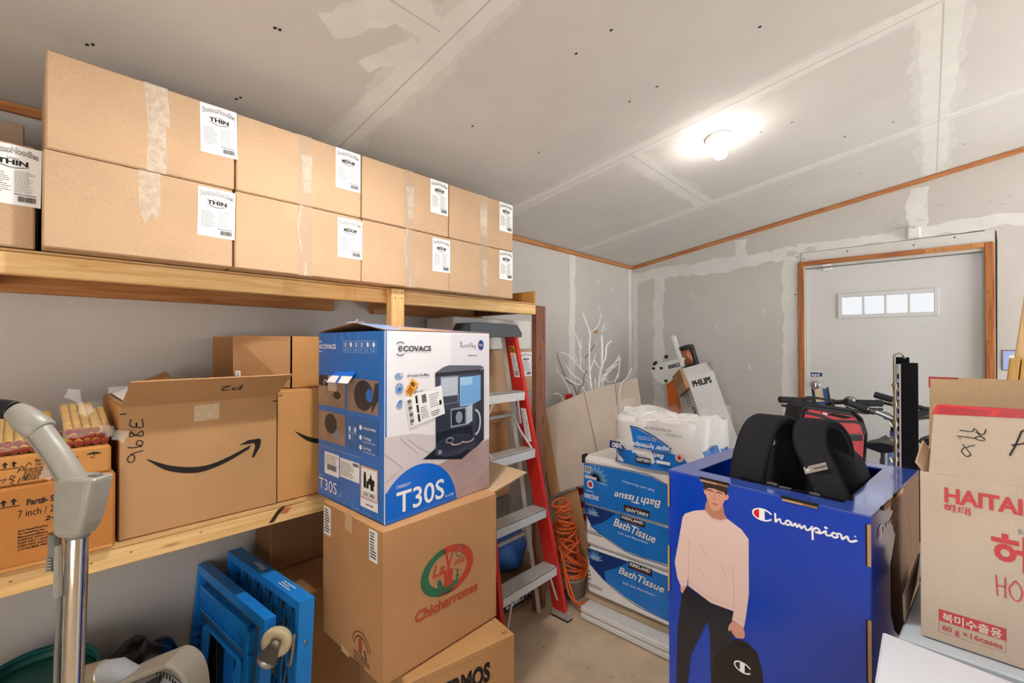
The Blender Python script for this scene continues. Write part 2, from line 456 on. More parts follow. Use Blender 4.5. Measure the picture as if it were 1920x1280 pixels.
for (x, y0, y1, wd, sd) in ((-1.05, -.6, .82, .13, 4), (-1.055, 1.97, 2.97, .13, 5), (.03, 1.97, 3.9, .15, 6), (.03, -2, .8, .14, 7)):
    band(b, fc, (cx_(x), y0), (cx_(x), y1), wd * 1.0, dn * 1.2, sd, .22, mt=DUSTY)
    band(b, fc, (cx_(x), y0), (cx_(x), y1), wd * .7, dn * 2.2, sd + 30, .12)
    band(b, fc, (cx_(x) + .01, y0), (cx_(x) + .01, y1), .005, dn * 2.8, sd + 40, .1, mt=CREASE)
band(b, fc, (cx_(-1.22), .56), (cx_(-.98), .74), .1, dn * 1.4, 50, .35)
band(b, fc, (cx_(-1.3), .72), (cx_(-1.12), .8), .06, dn * 1.4, 51, .35)
b.build('joint_compound', ce)
HOLE = mat('screw_hole', '#2a2623', .9)
b = MB()
for x, y in ((-1.665, .109), (-1.655, .12), (-1.308, .472), (-1.31, .46), (-1.67, .468), (-1.655, .476), (-1.322, 1.198), (-.835, 1.209), (-.71, 1.215), (-1.291, 1.572),
             (-.847, 1.585), (-.737, 1.591), (-.391, 1.59), (-.567, 2.314), (-.45, 2.35), (-.3, 2.75), (-.12, 2.8), (-.62, 3.2), (-.3, 3.4), (-1.5, 2.4), (-1.75, 2.3), (-1.3, 2.7), (-1.6, 3.3), (-1.9, 3.6), (.15, 3.5)):
    b.ell(fc, cx_(x), y, .0055, .0042, HOLE, -.0015, 8)
b.build('screw_holes', ce)
# compound on the left wall and on the far wall
flw = Fr((XL, YF, 0), (0, -1, 0), (0, 0, 1))   # normal... checked: (-y) x z = -x, so lift is negative
b = MB()
for (y, wd, sd) in ((2.945, .085, 60), (3.885, .06, 61)):
    band(b, flw, (YF - y, .0), (YF - y, 2.2), wd, -.0015, sd, .25)
r = random.Random(8)
for (y, z) in ((3.33, 2.02), (3.55, 1.98), (3.35, 1.8), (3.45, 1.62), (3.48, 1.5), (3.3, 1.5), (3.1, 1.35)):
    b.ell(flw, YF - y, z, .02, .028, DUSTY, -.0012, 10)
b.build('joint_compound', wl)
b = MB(); up = .0004
for (x, z0, z1, wd, sd) in ((-2.045, .0, 2.16, .055, 70), (-1.815, .0, 2.13, .1, 71), (-.79, .9, 2.14, .06, 72), (-1.11, 2.16, 2.33, .09, 73), (-.05, 2.2, 2.5, .1, 74), (1.1, 0, 2.2, .12, 75)):
    band(b, fr, (x, z0), (x, z1), wd, up, sd, .28)
band(b, fr, (XL, 2.115), (-.72, 2.17), .1, up * 1.1, 76, .3)
band(b, fr, (-.72, 2.2), (1.6, 2.235), .07, up * 1.1, 77, .3)
band(b, fr, (-.745, 1.0), (-.745, 2.17), .05, up * 1.3, 78, .2)
band(b, fr, (-.7, 2.13), (.29, 2.125), .085, up * 1.4, 79, .03, mt=DUSTY)
for (x, z) in ((-1.3, 1.62), (-1.05, 1.3), (-.95, 1.75), (-1.5, 1.9)): b.ell(fr, x, z, .012, .03, DUSTY, up, 10, .4)
GAP = mat('open_seam', '#3c3734', .9)
b.poly(fr, [(-.7, 2.163), (.25, 2.168), (.25, 2.174), (0, 2.170), (-.7, 2.165)], GAP, up * 2)
b.rect(fr, -.7, 2.1, -.697, 2.164, GAP, up * 2)
b.poly(fr, [(.292, 1.2), (.297, 1.2), (.302, 2.1), (.298, 2.165), (.293, 2.16)], GAP, up * 2)
for (x, z) in ((-.68, 2.12), (-.42, 2.14), (-.07, 2.13), (.12, 2.15), (-.725, 2.14), (-.735, 1.86)): b.ell(fr, x, z, .005, .005, HOLE, up * 2.5, 8)
for (x, z) in ((-.64, 2.185), (-.76, 2.17)): b.ell(fr, x, z, .035, .022, DRY, up * 1.8, 12)
SCUFF = mat('pencil_scuff', '#9a938c', .9)
r = random.Random(14)
for i in range(26):
    x = r.uniform(-.35, .35); z = r.uniform(2.24, 2.42); a = r.uniform(0, 3.1); l = r.uniform(.01, .05)
    b.stroke(fr, [(x, z), (x + l * cos(a) * .6, z + l * sin(a) * .3 + .004), (x + l * cos(a), z + l * sin(a) * .5)], .0018, SCUFF, up * 1.2, 3)
b.build('joint_compound', wf)

# timber strips where walls meet the ceiling
TRIM = wood('orange_trim_wood', '#c78a58', '#a9683c', 'Y')
TRIMX = wood('orange_trim_wood_across', '#c78a58', '#a9683c', 'X')
b = MB(); b.box((XL, YB, cz(XL) - .03), (XL + .02, YF, cz(XL) - .001), TRIM, .002); o = b.build('trim_1'); tag(o, kind='structure')
b = MB(); b.prism(fr, [(XL + .02, cz(XL) - .027), (XR, cz(XR) - .027), (XR, cz(XR) - .001), (XL + .02, cz(XL) - .001)], .001, .02, TRIMX)
o = b.build('trim_2'); tag(o, kind='structure')

# ---- door in the far wall with a four-light window
d = thing('door_1', None, None, (-.2, YF, 0), 0, None, 'structure')
DOOR = mat('white_door_paint', '#d5d6d6', .42, spec=.4, noise=.03, nscale=3)
CAS = wood('door_casing_wood', '#b97a48', '#93552d', 'Z'); CASX = wood('door_casing_wood_across', '#b97a48', '#93552d', 'X')
JAMB = mat('door_jamb', '#cfcac4', .6)
yd = YF + .03
wx0, wx1, wz0, wz1 = -.475, .046, 1.672, 1.842
b = MB()
for lo, hi in (((-.672, .004), (wx0, 2.043)), ((wx1, .004), (.243, 2.043)), ((wx0, .004), (wx1, wz0)), ((wx0, wz1), (wx1, 2.043))):
    b.box((lo[0], yd, lo[1]), (hi[0], yd + .045, hi[1]), DOOR)
slab = b.build('door_slab', d)
b = MB()
fd = Fr((0, yd, 0), (1, 0, 0), (0, 0, 1))
def frame(b, x0, z0, x1, z1, t, y0, y1, mt, ch=.003):
    b.box((x0, y0, z0), (x0 + t, y1, z1), mt, ch); b.box((x1 - t, y0, z0), (x1, y1, z1), mt, ch)
    b.box((x0 + t, y0, z0), (x1 - t, y1, z0 + t), mt, ch); b.box((x0 + t, y0, z1 - t), (x1 - t, y1, z1), mt, ch)
frame(b, wx0 - .004, wz0 - .004, wx1 + .004, wz1 + .004, .026, yd - .012, yd + .04, DOOR)
for i in (1, 2, 3):
    x = wx0 + .022 + (wx1 - wx0 - .044) * i / 4
    b.box((x - .007, yd - .006, wz0 + .02), (x + .007, yd + .03, wz1 - .02), DOOR, .002)
wfm = b.build('window_frame', d)
def glassmat():
    m = bpy.data.materials.new('window_glass'); m.use_nodes = True; nt = m.node_tree
    nt.nodes.remove(nt.nodes['Principled BSDF'])
    t = nt.nodes.new('ShaderNodeBsdfTransparent'); g = nt.nodes.new('ShaderNodeBsdfGlossy'); g.inputs['Roughness'].default_value = .03
    mx = nt.nodes.new('ShaderNodeMixShader'); mx.inputs[0].default_value = .06
    nt.links.new(t.outputs[0], mx.inputs[1]); nt.links.new(g.outputs[0], mx.inputs[2]); nt.links.new(mx.outputs[0], nt.nodes['Material Output'].inputs[0])
    return m
GLASS = glassmat()
for i in range(4):
    x = wx0 + .022 + (wx1 - wx0 - .044) * i / 4; x2 = wx0 + .022 + (wx1 - wx0 - .044) * (i + 1) / 4
    b = MB(); b.box((x + .007, yd + .018, wz0 + .02), (x2 - .007, yd + .022, wz1 - .02), GLASS); b.build('pane', wfm)
b = MB()
frame(b, -.7, 0, .27, 2.075, .026, yd - .03, YF + .1, JAMB, .001)
b.build('door_jamb', d)
b = MB()
b.box((-.716, YF - .018, 0), (-.678, YF, 2.098), CAS, .004); b.box((.247, YF - .018, 0), (.289, YF, 2.098), CAS, .004)
b.box((-.678, YF - .018, 2.066), (-.02, YF, 2.098), CASX, .004)
LCAS = wood('pale_casing_wood', '#cf945c', '#b3763f', 'X')
b.box((-.02, YF - .018, 2.066), (.247, YF, 2.097), LCAS, .004)
for x, z in ((-.69, 2.03), (-.69, 1.86), (-.69, 1.55), (-.69, 1.3), (.03, 2.085), (.07, 2.08), (.19, 2.085), (.26, 1.8), (.262, 1.5)): b.ell(Fr((0, YF - .018, 0), (1, 0, 0), (0, 0, 1)), x, z, .003, .003, HOLE, .0008, 8)
b.build('door_casing', d)
STEEL = mat('brushed_steel', '#b9b7b2', .3, metal=1)
b = MB(); b.lathe([(.031, 0), (.031, .006), (.026, .012), (.02, .014), (.0001, .014)], (-.615, yd, 1.186), (0, -1, 0), STEEL, 24)
b.box((-.62, yd - .03, 1.17), (-.61, yd - .012, 1.203), STEEL, .003); b.build('deadbolt', d)
b = MB(); b.lathe([(.033, 0), (.033, .006), (.012, .012), (.012, .035), (.027, .045), (.03, .06), (.02, .07), (.0001, .072)], (-.615, yd, 1.02), (0, -1, 0), STEEL, 24); b.build('door_knob', d)
NAVY = mat('navy_print', '#1c3f7c', .5)
b = MB(); b.rect(fd, -.648, 1.236, -.571, 1.29, PAPER, .0008); b.rect(fd, -.646, 1.247, -.573, 1.278, NAVY, .0012)
b.text(fd, 'api', -.641, 1.254, .019, WHITE, wid=.05, w=.0018, bold=.02); b.text(fd, 'ALARM', -.603, 1.249, .005, WHITE, w=.0018)
b.text(fd, 'MONITORED BY', -.645, 1.282, .0045, NAVY, wid=.07, w=.0018); b.fine(fd, -.645, 1.238, .07, .007, 2, PENCIL, .0014)
b.build('alarm_sticker', d)

SENS = mat('white_plastic', '#e6e5e2', .4, spec=.5)
b = MB(); b.box((-.102, YF - .045, 2.17), (-.035, YF, 2.243), SENS, .008); b.rect(Fr((0, YF - .045, 0), (1, 0, 0), (0, 0, 1)), -.072, 2.232, -.066, 2.238, PENCIL, .0006)
o = b.build('motion_detector'); tag(o, 'small white plastic detector box on the wall above the door', 'alarm detector')
b = MB(); b.box((-.565, yd - .028, 2.02), (-.508, yd - .002, 2.04), SENS, .003); b.box((-.562, YF - .035, 2.044), (-.51, YF - .019, 2.058), SENS, .002)
o = b.build('door_contact'); tag(o, 'slim white contact sensor at the top left edge of the door', 'door sensor')

# ---- the bare bulb
lx, ly = -.716, 2.178; lz = cz(lx)
lamp = thing('ceiling_light', 'bare glowing bulb in a white round holder on the sloping ceiling', 'ceiling light', (lx, ly, lz))
nrm = V((SLOPE, 0, -1)).normalized()
PORC = mat('white_porcelain', '#f0eeea', .3, spec=.5)
b = MB(); b.lathe([(.055, 0), (.055, .012), (.05, .02), (.03, .024), (.024, .036), (.0001, .036)], (lx, ly, lz), nrm, PORC, 28); b.build('lamp_holder', lamp)
BULB = mat('glowing_bulb', '#ffffff', .5, emit=('#fff7ef', 1))
_b = BULB.node_tree.nodes['Principled BSDF']
_b.inputs['Emission Strength'].default_value = BULB_POWER
c = V((lx, ly, lz)) + nrm * .072
b = MB(); b.lathe([(.014, -.04), (.016, -.032), (.026, -.02), (.033, -.005), (.034, .004), (.03, .019), (.02, .03), (.008, .0345), (.0001, .035)], c, nrm, BULB, 20); b.build('bulb', lamp)

# a second, flat lamp on the same ceiling, just above the picture: it throws the hard shadows on the left
lx, ly = -.885, .63; lz = cz(lx)
lamp = thing('ceiling_light', 'flat round ceiling lamp above the middle of the room, out of frame at the top', 'ceiling light', (lx, ly, lz))
b = MB(); b.lathe([(.075, 0), (.075, .018), (.062, .022), (.062, .014), (.0001, .014)], (lx, ly, lz), nrm, PORC, 32); b.build('housing', lamp)
LENS = mat('glowing_lens', '#ffffff', .5, emit=('#fdf8f4', 1)); LENS.node_tree.nodes['Principled BSDF'].inputs['Emission Strength'].default_value = LAMP_POWER
o_ = V((lx, ly, lz)) + nrm * .019; e1 = V((1, 0, SLOPE)).normalized(); e2 = V((0, 1, 0))
b = MB(); b.add([o_ + (e1 * cos(2 * pi * i / 20) - e2 * sin(2 * pi * i / 20)) * .056 for i in range(20)], [tuple(range(20))], LENS); b.build('lens', lamp)

# ================================================================ SHELVING ALONG THE LEFT WALL
PINE = wood('pale_pine', '#ecc990', '#d9a764', 'Y')
PINEX = wood('pale_pine_across', '#e6c087', '#cf9d5c', 'X')
PINEZ = wood('pale_pine_upright', '#e9c48c', '#d6a566', 'Z')
PINED = wood('darker_pine', '#c08a58', '#a06a3c', 'Y')
BROWN = wood('brown_weathered_post', '#8d5f49', '#6c4433', 'Z', ring=1.5)
OSB = mat('plywood_sheet', '#d3ab74', .7, noise=.12, nscale=14)
SCREW = mat('dark_screw_head', '#4a3b30', .6, metal=.3)
sh = thing('storage_shelf', 'long two-tier shelf of pale pine boards fixed along the left wall', 'shelf', (-1.8, .4, 0))
XS = -1.6
def board(name, lo, hi, mt, ch=.003, extra=None):
    b = MB(); b.box(lo, hi, mt, ch)
    if extra: extra(b)
    return b.build(name, sh)
def stamps(b):
    f = Fr((XS, 0, 0), (0, 1, 0), (0, 0, 1)); ST = mat('lumber_stamp', '#b98a55', .8)
    for i, t in enumerate(('S-P-F', 'KD-HT', 'STUD')): b.text(f, t, .597, 1.686 - i * .013, .008, ST, wid=.036)
    for x in (.592, .638): b.rect(f, x, 1.652, x + .001, 1.698, ST)
    for i, t in enumerate(('NLGA 2', 'STD')): b.text(f, t, .822 + i * .013, 1.66, .008, ST, wid=.034, rot=pi / 2)
    for x in (.808, .85): b.rect(f, x, 1.652, x + .001, 1.696, ST)
def knotmark(b):
    f = Fr((XS, 0, 0), (0, 1, 0), (0, 0, 1)); K1 = mat('dark_knot', '#3a2320', .8); K2 = mat('resin_streak', '#b4713f', .8)
    b.poly(f, [(.548, .893), (.575, .928), (.6, .94), (.597, .93), (.58, .915), (.565, .893)], K1, .0008)
    b.poly(f, [(.575, .93), (.6, .944), (.66, .944), (.7, .952), (.66, .936), (.61, .932)], K2, .0006)
    b.poly(f, [(.582, .915), (.6, .93), (.622, .928), (.606, .91)], K2, .0006)
    for (x, y) in ((-.02, .92), (.12, .913), (.2, .916), (.36, .921)): b.ell(f, x, y, .004, .002, mat('small_knot', '#9a6a42', .8), .0006, 8)
# upper tier
board('front_board', (XS - .038, -1.3, 1.649), (XS, 1.925, 1.703), PINE, extra=stamps)
board('deck', (XL + .002, -1.3, 1.704), (XS + .004, 1.93, 1.709), OSB, 0)
board('wall_ledger', (XL + .001, -1.3, 1.640), (XL + .04, .98, 1.703), PINED)
board('wall_ledger', (XL + .001, 1.182, 1.638), (XL + .04, 1.93, 1.703), PINED)
for y in (-.9, -.1, 1.15, 1.86): board('cross_joist', (XL + .041, y, 1.655), (XS - .039, y + .038, 1.703), PINED if y < 1.8 else BROWN)
# lower tier (ends where the stepladder stands)
board('front_board', (XS - .038, -1.3, .885), (XS, 1.16, .937), PINE, extra=knotmark)
board('deck', (XL + .002, -1.3, .938), (XS + .002, 1.16, .944), OSB, 0)
board('wall_ledger', (XL + .001, -1.3, .87), (XL + .04, 1.16, .937), PINED)
for y in (-.9, .3, 1.1): board('cross_joist', (XL + .041, y, .885), (XS - .039, y + .038, .937), PINED)
# uprights
def screws(b):
    f = Fr((-1.56, 0, 0), (0, 1, 0), (0, 0, 1))
    for x in (1.0, 1.03):
        for z in (1.668, 1.69): b.ell(f, x, z, .003, .003, SCREW, .0006, 8)
b = MB(); b.box((XS, .985, 0), (-1.56, 1.045, 1.706), PINEZ, .003); screws(b); b.build('upright', sh)
b = MB(); b.box((-1.635, 1.928, 0), (XS, 2.012, 1.7), BROWN, .003)
f = Fr((XS, 0, 0), (0, 1, 0), (0, 0, 1))
for x, z in ((1.945, 1.685), (1.99, 1.68), (1.96, 1.665)): b.ell(f, x, z, .003, .003, SCREW, .0006, 8)
for x, z in ((1.965, 1.42), (1.96, 1.4), (1.972, 1.2), (1.99, 1.52)): b.ell(f, x, z, .004, .009, mat('small_knot_dark', '#4d3026', .9), .0006, 8)
b.build('upright', sh, True)
o = MB().box((-2.04, 1.89, 1.71), (-1.585, 1.905, 1.775), wood('amber_board', '#c8934f', '#a8743a', 'Z'), .002).build('wooden_board')
tag(o, 'short amber board standing on edge at the far end of the upper shelf', 'board')

# ---------------------------------------------------------------- noodle cartons
TAPE = mat('clear_parcel_tape', '#d9c3a8', .22, spec=.6, alpha=.42)
TAPEW = mat('wrinkled_clear_tape', '#efe2d2', .2, spec=.7, alpha=.42, noise=.25, nscale=60, bump=.8, bscale=120)
NX, ND = -1.53, .44
def noodle_box(kind, y0, z0, wd, ht, label, x1=NX, tape='plain', lab=(.309, .09), tilt=0):
    t = thing('cardboard_carton', label, 'cardboard box', (x1 - ND / 2, y0 + wd / 2, z0), 0, 'noodle cartons on the upper shelf')
    b = MB(); b.box((x1 - ND, y0, z0), (x1, y0 + wd, z0 + ht), KRAFT, .0035)
    b.box((x1 - ND + .003, y0 + wd / 2 - .001, z0 + ht - .0005), (x1 - .003, y0 + wd / 2 + .001, z0 + ht + .0006), KRAFTD)
    b.build('carton', t)
    f = Fr((x1, y0, z0), (0, 1, 0), (0, 0, 1)); b = MB()
    if tape == 'wide':
        b.poly(f, [(.18, ht), (.231, ht), (.239, .13), (.228, .13), (.231, .0), (.187, .0), (.19, .125)], TAPEW, .0008)
    elif tape == 'half':
        b.poly(f, [(.174, ht), (.221, ht), (.221, .137), (.215, .1), (.205, .125), (.19, .09), (.176, .13)], TAPEW, .0008)
    elif tape == 'narrow':
        b.poly(f, [(.184, ht), (.23, ht), (.23, .0), (.186, .0)], TAPE, .0008)
        b.stroke(f, [(.196, ht), (.185, .17), (.19, .12), (.196, .08)], .006, TAPEW, .0012)
        b.rect(f, .205, .0, .213, .045, TAPEW, .0012)
    else:
        b.poly(f, [(.18, ht), (.226, ht), (.228, .0), (.182, .0)], TAPE, .0008)
        b.poly(f, [(.19, ht * .72), (.226, ht * .74), (.224, ht * .2), (.2, ht * .18)], TAPEW, .0011)
    b.build('packing_tape', t)
    lw, lh = .094, .141; c, s = cos(tilt), sin(tilt)
    g = Fr(f.p(lab[0], lab[1]), f.u * c + f.v * s, f.v * c - f.u * s)
    b = MB(); b.rect(g, 0, 0, lw, lh, PAPER, .0009)
    b.text(g, 'BonmoNoodles', lw / 2, lh - .026, .013, INK, wid=.083, al='c', w=.0014, arc=.007, bold=.04)
    b.text(g, 'BonmoNoodles', lw / 2, lh - .0253, .0115, PAPER, wid=.0815, al='c', w=.0017, arc=.007, bold=-.006)
    b.text(g, 'RAMEN', lw / 2, lh - .034, .004, INK, al='c', w=.0014)
    b.text(g, kind, lw / 2, lh - .0465, .011, INK, wid=.05, al='c', w=.0014, bold=.045, shear=.15 if kind == 'MEDIUM' else 0)
    for k in range(2): b.stroke(g, [(lw / 2 - .026, lh - .048), (lw / 2, lh - .053 - k * .002), (lw / 2 + .026, lh - .048)], .0009, INK, .0014)
    b.fine(g, .008, .026, .038, .05, 11, PENCIL, .0014, .32, 3); b.fine(g, .05, .03, .037, .052, 16, PENCIL, .0014, .3, 4)
    b.bars(g, .056, .009, .03, .013, INK, .0014); b.fine(g, .05, .024, .04, .004, 1, INK, .0014, .5, 6)
    b.build('shipping_label', t)
    return t
n0 = noodle_box('THIN', .026, 1.712, .395, .232, 'kraft noodle carton marked THIN, lower box of the leftmost full stack', tape='half', lab=(.306, .083), tilt=-.01)
n1 = noodle_box('THIN', .03, 1.9465, .395, .235, 'kraft noodle carton marked THIN with wrinkled tape, topmost and nearest on the shelf', tape='wide', tilt=.02)
noodle_box('THIN', -.385, 1.712, .40, .245, 'kraft noodle carton at the far left edge with nothing stacked on it', x1=-1.585, lab=(.315, .1), tilt=-.01)
m0 = noodle_box('MEDIUM', .427, 1.712, .411, .232, 'kraft noodle carton marked MEDIUM, lower box second stack from the left', tape='narrow', lab=(.32, .08))
m1 = noodle_box('MEDIUM', .430, 1.9465, .406, .233, 'kraft noodle carton marked MEDIUM, upper box second stack from the left', tape='plain')
for i, (src, y, z, lb) in enumerate(((m0, .845, 0, 'kraft noodle carton, lower box of the third stack, above the middle upright'),
                                     (m1, .845, .001, 'kraft noodle carton, upper box of the third stack on the shelf'),
                                     (m1, 1.247, -.2345, 'kraft noodle carton, lower box of the farthest stack'),
                                     (m1, 1.247, .001, 'kraft noodle carton, upper box of the farthest stack'))):
    c = copy_tree(src); c['label'] = lb
    c.location = src.location + V((0, (.841 if i < 2 else 1.254) - (.427 if src is m0 else .430), z)); 
    if i == 2: c.location.x -= .0
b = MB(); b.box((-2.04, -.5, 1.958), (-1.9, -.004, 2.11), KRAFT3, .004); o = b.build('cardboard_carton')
tag(o, 'shaded carton lying far back on top of the leftmost noodle box', 'cardboard box')

# ---------------------------------------------------------------- boxes on the lower shelf
def smile(b, f, x, y, k):
    """the curved arrow printed on the side of the parcel boxes"""
    up = [(.0, .0), (.06, -.032), (.13, -.047), (.19, -.036), (.267, -.004)]; lo = [(.262, -.016), (.19, -.05), (.12, -.064), (.05, -.044), (.004, -.006)]
    P = [(p.x, p.y) for p in catmull([(a, c, 0) for a, c in up], 5)] + [(p.x, p.y) for p in catmull([(a, c, 0) for a, c in lo], 5)]
    n = len(P) // 2
    vs = [f.p(x + a * k, y + c * k, .0008) for a, c in P]; m = len(vs)
    b.add(vs, [(i, i + 1, m - 2 - i, m - 1 - i) for i in range(n - 1)], INK)
    A = [(.232, .0), (.258, .012), (.292, .013), (.297, .006), (.294, -.015), (.276, -.046), (.269, -.046), (.279, -.012), (.276, .0), (.255, .0)]
    b.add([f.p(x + a * k, y + c * k, .0009) for a, c in A], [(0, 1, 2, 8, 9), (2, 3, 4, 7, 8), (4, 5, 6, 7)], INK)
PARCEL = cardboard('parcel_cardboard', '#b88f63'); PARCEL2 = cardboard('orange_parcel_cardboard', '#c6935b')
t = thing('parcel_box', 'open parcel box with printed arrow and 3896 in marker on the lower shelf', 'cardboard box', (-1.82, .38, .945))
x1, y0, z0, wd, ht, dp = -1.62, .176, .946, .404, .367, .38
b = MB(); th = .006
b.box((x1 - th, y0, z0), (x1, y0 + wd, z0 + ht), PARCEL, .002); b.box((x1 - dp, y0, z0), (x1 - dp + th, y0 + wd, z0 + ht), PARCEL)
b.box((x1 - dp + th, y0, z0), (x1 - th, y0 + th, z0 + ht), PARCEL2); b.box((x1 - dp + th, y0 + wd - th, z0), (x1 - th, y0 + wd, z0 + ht), PARCEL)
b.box((x1 - dp + th, y0 + th, z0), (x1 - th, y0 + wd - th, z0 + th), PARCEL)
b.build('carton', t)
f = Fr((x1, y0, z0), (0, 1, 0), (0, 0, 1)); b = MB()
smile(b, f, .058, .214, 1.0)
b.build('printed_arrow', t)
b = MB()
for i, ch in enumerate('3896'):
    pass
PEN = mat('marker_pen', '#231d1c', .6)
S3 = [[(.024, .328), (.022, .312), (.034, .306), (.036, .318), (.037, .306), (.05, .305), (.048, .326)],
      [(.03, .286), (.024, .294), (.022, .282), (.036, .284), (.048, .294), (.05, .28), (.038, .282), (.028, .288)],
      [(.046, .25), (.05, .262), (.04, .268), (.036, .258), (.046, .252), (.03, .25), (.018, .252)],
      [(.05, .238), (.03, .234), (.018, .224), (.02, .212), (.03, .212), (.032, .226), (.024, .232)]]
for q in S3: b.stroke(f, q, .0028, PEN, .0009)
b.build('marker_writing', t)
b = MB(); b.poly(f, [(.17, .352), (.236, .354), (.235, .306), (.17, .304)], mat('paper_tape', '#c9b292', .5, noise=.12, nscale=70), .0008)
b.build('packing_tape', t)
for x in (.001, .403): b = MB(); b.stroke(f, [(x, .345), (x + (.012 if x < .1 else -.012), .345)], .003, INK, .0009); b.build('register_mark', t)
# front flap folded up and outward; other flaps slack inside
hz = z0 + ht
fl = [V((x1, y0 + .002, hz)), V((x1, y0 + wd - .002, hz)), V((x1 + .095, y0 + wd + .012, hz + .073)), V((x1 + .095, y0 + .012, hz + .073))]
nn = (fl[1] - fl[0]).cross(fl[3] - fl[0]).normalized() * .004
b = MB(); b.add([p for p in fl] + [p + nn for p in fl], [(3, 2, 1, 0), (4, 5, 6, 7), (0, 1, 5, 4), (1, 2, 6, 5), (2, 3, 7, 6), (3, 0, 4, 7)], PARCEL)
e = (fl[3] - fl[2]) ; g = Fr(fl[0] + (fl[3] - fl[0]) * .0, (0, 1, 0), (fl[3] - fl[0]))
b.text(g, 'P2', .275, .078, .026, PEN, wid=.058, w=.0048, rot=pi)
b.build('flap', t)
b = MB()
q = [V((x1 - .01, y0 + .003, hz)), V((x1 - dp + .01, y0 + .003, hz)), V((x1 - dp + .03, y0 + .16, hz + .07)), V((x1 - .03, y0 + .16, hz + .02))]
b.add(q + [p + V((0, 0, .004)) for p in q], [(3, 2, 1, 0), (4, 5, 6, 7), (0, 1, 5, 4), (1, 2, 6, 5), (2, 3, 7, 6), (3, 0, 4, 7)], PARCEL)
b.build('flap', t)
b = MB(); q = [V((x1 - .02, y0 + wd - .003, hz)), V((x1 - dp + .02, y0 + wd - .003, hz)), V((x1 - dp + .05, y0 + wd - .17, hz + .003)), V((x1 - .05, y0 + wd - .17, hz + .003))]
b.add(q + [p + V((0, 0, .004)) for p in q], [(0, 1, 2, 3), (7, 6, 5, 4), (4, 5, 1, 0), (5, 6, 2, 1), (6, 7, 3, 2), (7, 4, 0, 3)], PARCEL)
b.build('flap', t)
b = MB(); b.box((x1 - dp + .03, y0 + .01, hz + .004), (x1 - dp + .035, y0 + .1, hz + .03), PAPER)
q = [V((x1 - .06, y0 + .012, hz + .011)), V((x1 - .3, y0 + .012, hz + .014)), V((x1 - .3, y0 + .05, hz + .032)), V((x1 - .06, y0 + .05, hz + .016))]
b.add(q, [(0, 1, 2, 3)], PAPER); b.build('address_label', t)

t = thing('parcel_box', 'closed parcel box behind the blue robot box, only the arrow tail showing', 'cardboard box', (-1.82, .78, .945))
b = MB(); b.box((-2.0, .584, .946), (-1.622, .98, 1.322), PARCEL2, .003); b.build('carton', t)
f = Fr((-1.622, .584, .946), (0, 1, 0), (0, 0, 1)); b = MB(); smile(b, f, .055, .235, 1.0); b.stroke(f, [(.004, .362), (.012, .362)], .003, INK); b.build('printed_arrow', t)

t = thing('open_carton', 'tall open carton with inward folded flap standing behind the parcel boxes', 'cardboard box', (-1.86, .75, 1.325))
b = MB(); xa, xb, ya, yb, za, zb = -2.02, -1.7, .49, .93, 1.325, 1.512
b.box((xa, ya, za), (xa + .005, yb, zb), KRAFT2); b.box((xa, yb - .005, za), (xb, yb, zb), KRAFT2); b.box((xb - .005, .655, za), (xb, yb, zb), PARCEL2); b.box((xa, .655, za), (xb, .66, zb), KRAFT2)
b.build('carton', t)
b = MB(); q = [V((xb - .003, .655, zb)), V((xb - .003, .655, za)), V((xb - .1, .5, za + .01)), V((xb - .06, .485, zb + .002))]
b.add(q + [p + V((-.004, .002, 0)) for p in q], [(0, 1, 2, 3), (7, 6, 5, 4), (4, 5, 1, 0), (5, 6, 2, 1), (6, 7, 3, 2), (7, 4, 0, 3)], KRAFT2)
b.build('flap', t)
b = MB(); g = Fr((xb - .0905, .505, 1.34), (.42, .9, 0), (0, 0, 1)); b.rect(g, 0, .0, .016, .05, PAPER, .012); b.fine(g, .002, .004, .012, .042, 8, PENCIL, .0125); b.build('address_label', t)

# sparkler cartons
ORANGE = cardboard('orange_cardboard', '#b97a3e'); ORANGE2 = cardboard('light_orange_cardboard', '#c48a4c')
t = thing('fireworks_carton', 'worn orange carton printed 7 inch / 20cm, lower of two at left', 'cardboard box', (-1.78, -.1, .945))
b = MB(); b.box((-1.98, -.4, .946), (-1.59, .166, 1.143), ORANGE, .006)
b.tube([(-1.589, -.4, .95), (-1.586, -.1, .952), (-1.589, .16, .951)], .006, ORANGE2, 8); b.build('carton', t)
f = Fr((-1.59, -.4, .95), (0, 1, 0), (0, 0, 1)); b = MB()
b.text(f, 'Part#- Sparkle', .405, .146, .014, INK, wid=.082, bold=.03)
b.text(f, '7 inch / 20cm S', .391, .12, .0165, INK, wid=.1); b.text(f, '24/12', .435, .101, .010, INK, wid=.044, bold=.03, shear=.2)
for i, s_ in enumerate(('Gross Weight/Poids Brut:', 'Net Weight/Poids Net:', 'Measurement/Mesure:', 'HANDLE WITH CARE / MANIER', 'KEEP DRY / GARDER AU SEC', 'KEEP FIRE AWAY / TENIR A', 'CONSUMER FIREWORKS - PIECES')):
    b.text(f, s_, .391, .086 - i * .0074, .0048, INK, wid=(.05, .044, .05, .09, .088, .086, .098)[i], bold=.02)
def arrows_up(b, f, x, y, k):
    for i in (0, 1):
        xx = x + i * .016 * k
        b.poly(f, [(xx + .004 * k, y + .004 * k), (xx + .008 * k, y + .004 * k), (xx + .008 * k, y + .012 * k), (xx + .012 * k, y + .012 * k), (xx + .006 * k, y + .02 * k), (xx, y + .012 * k), (xx + .004 * k, y + .012 * k)], INK)
    b.rect(f, x - .003 * k, y, x + .031 * k, y + .002 * k, INK)
arrows_up(b, f, .362, .148, 1); b.build('printed_lettering', t)
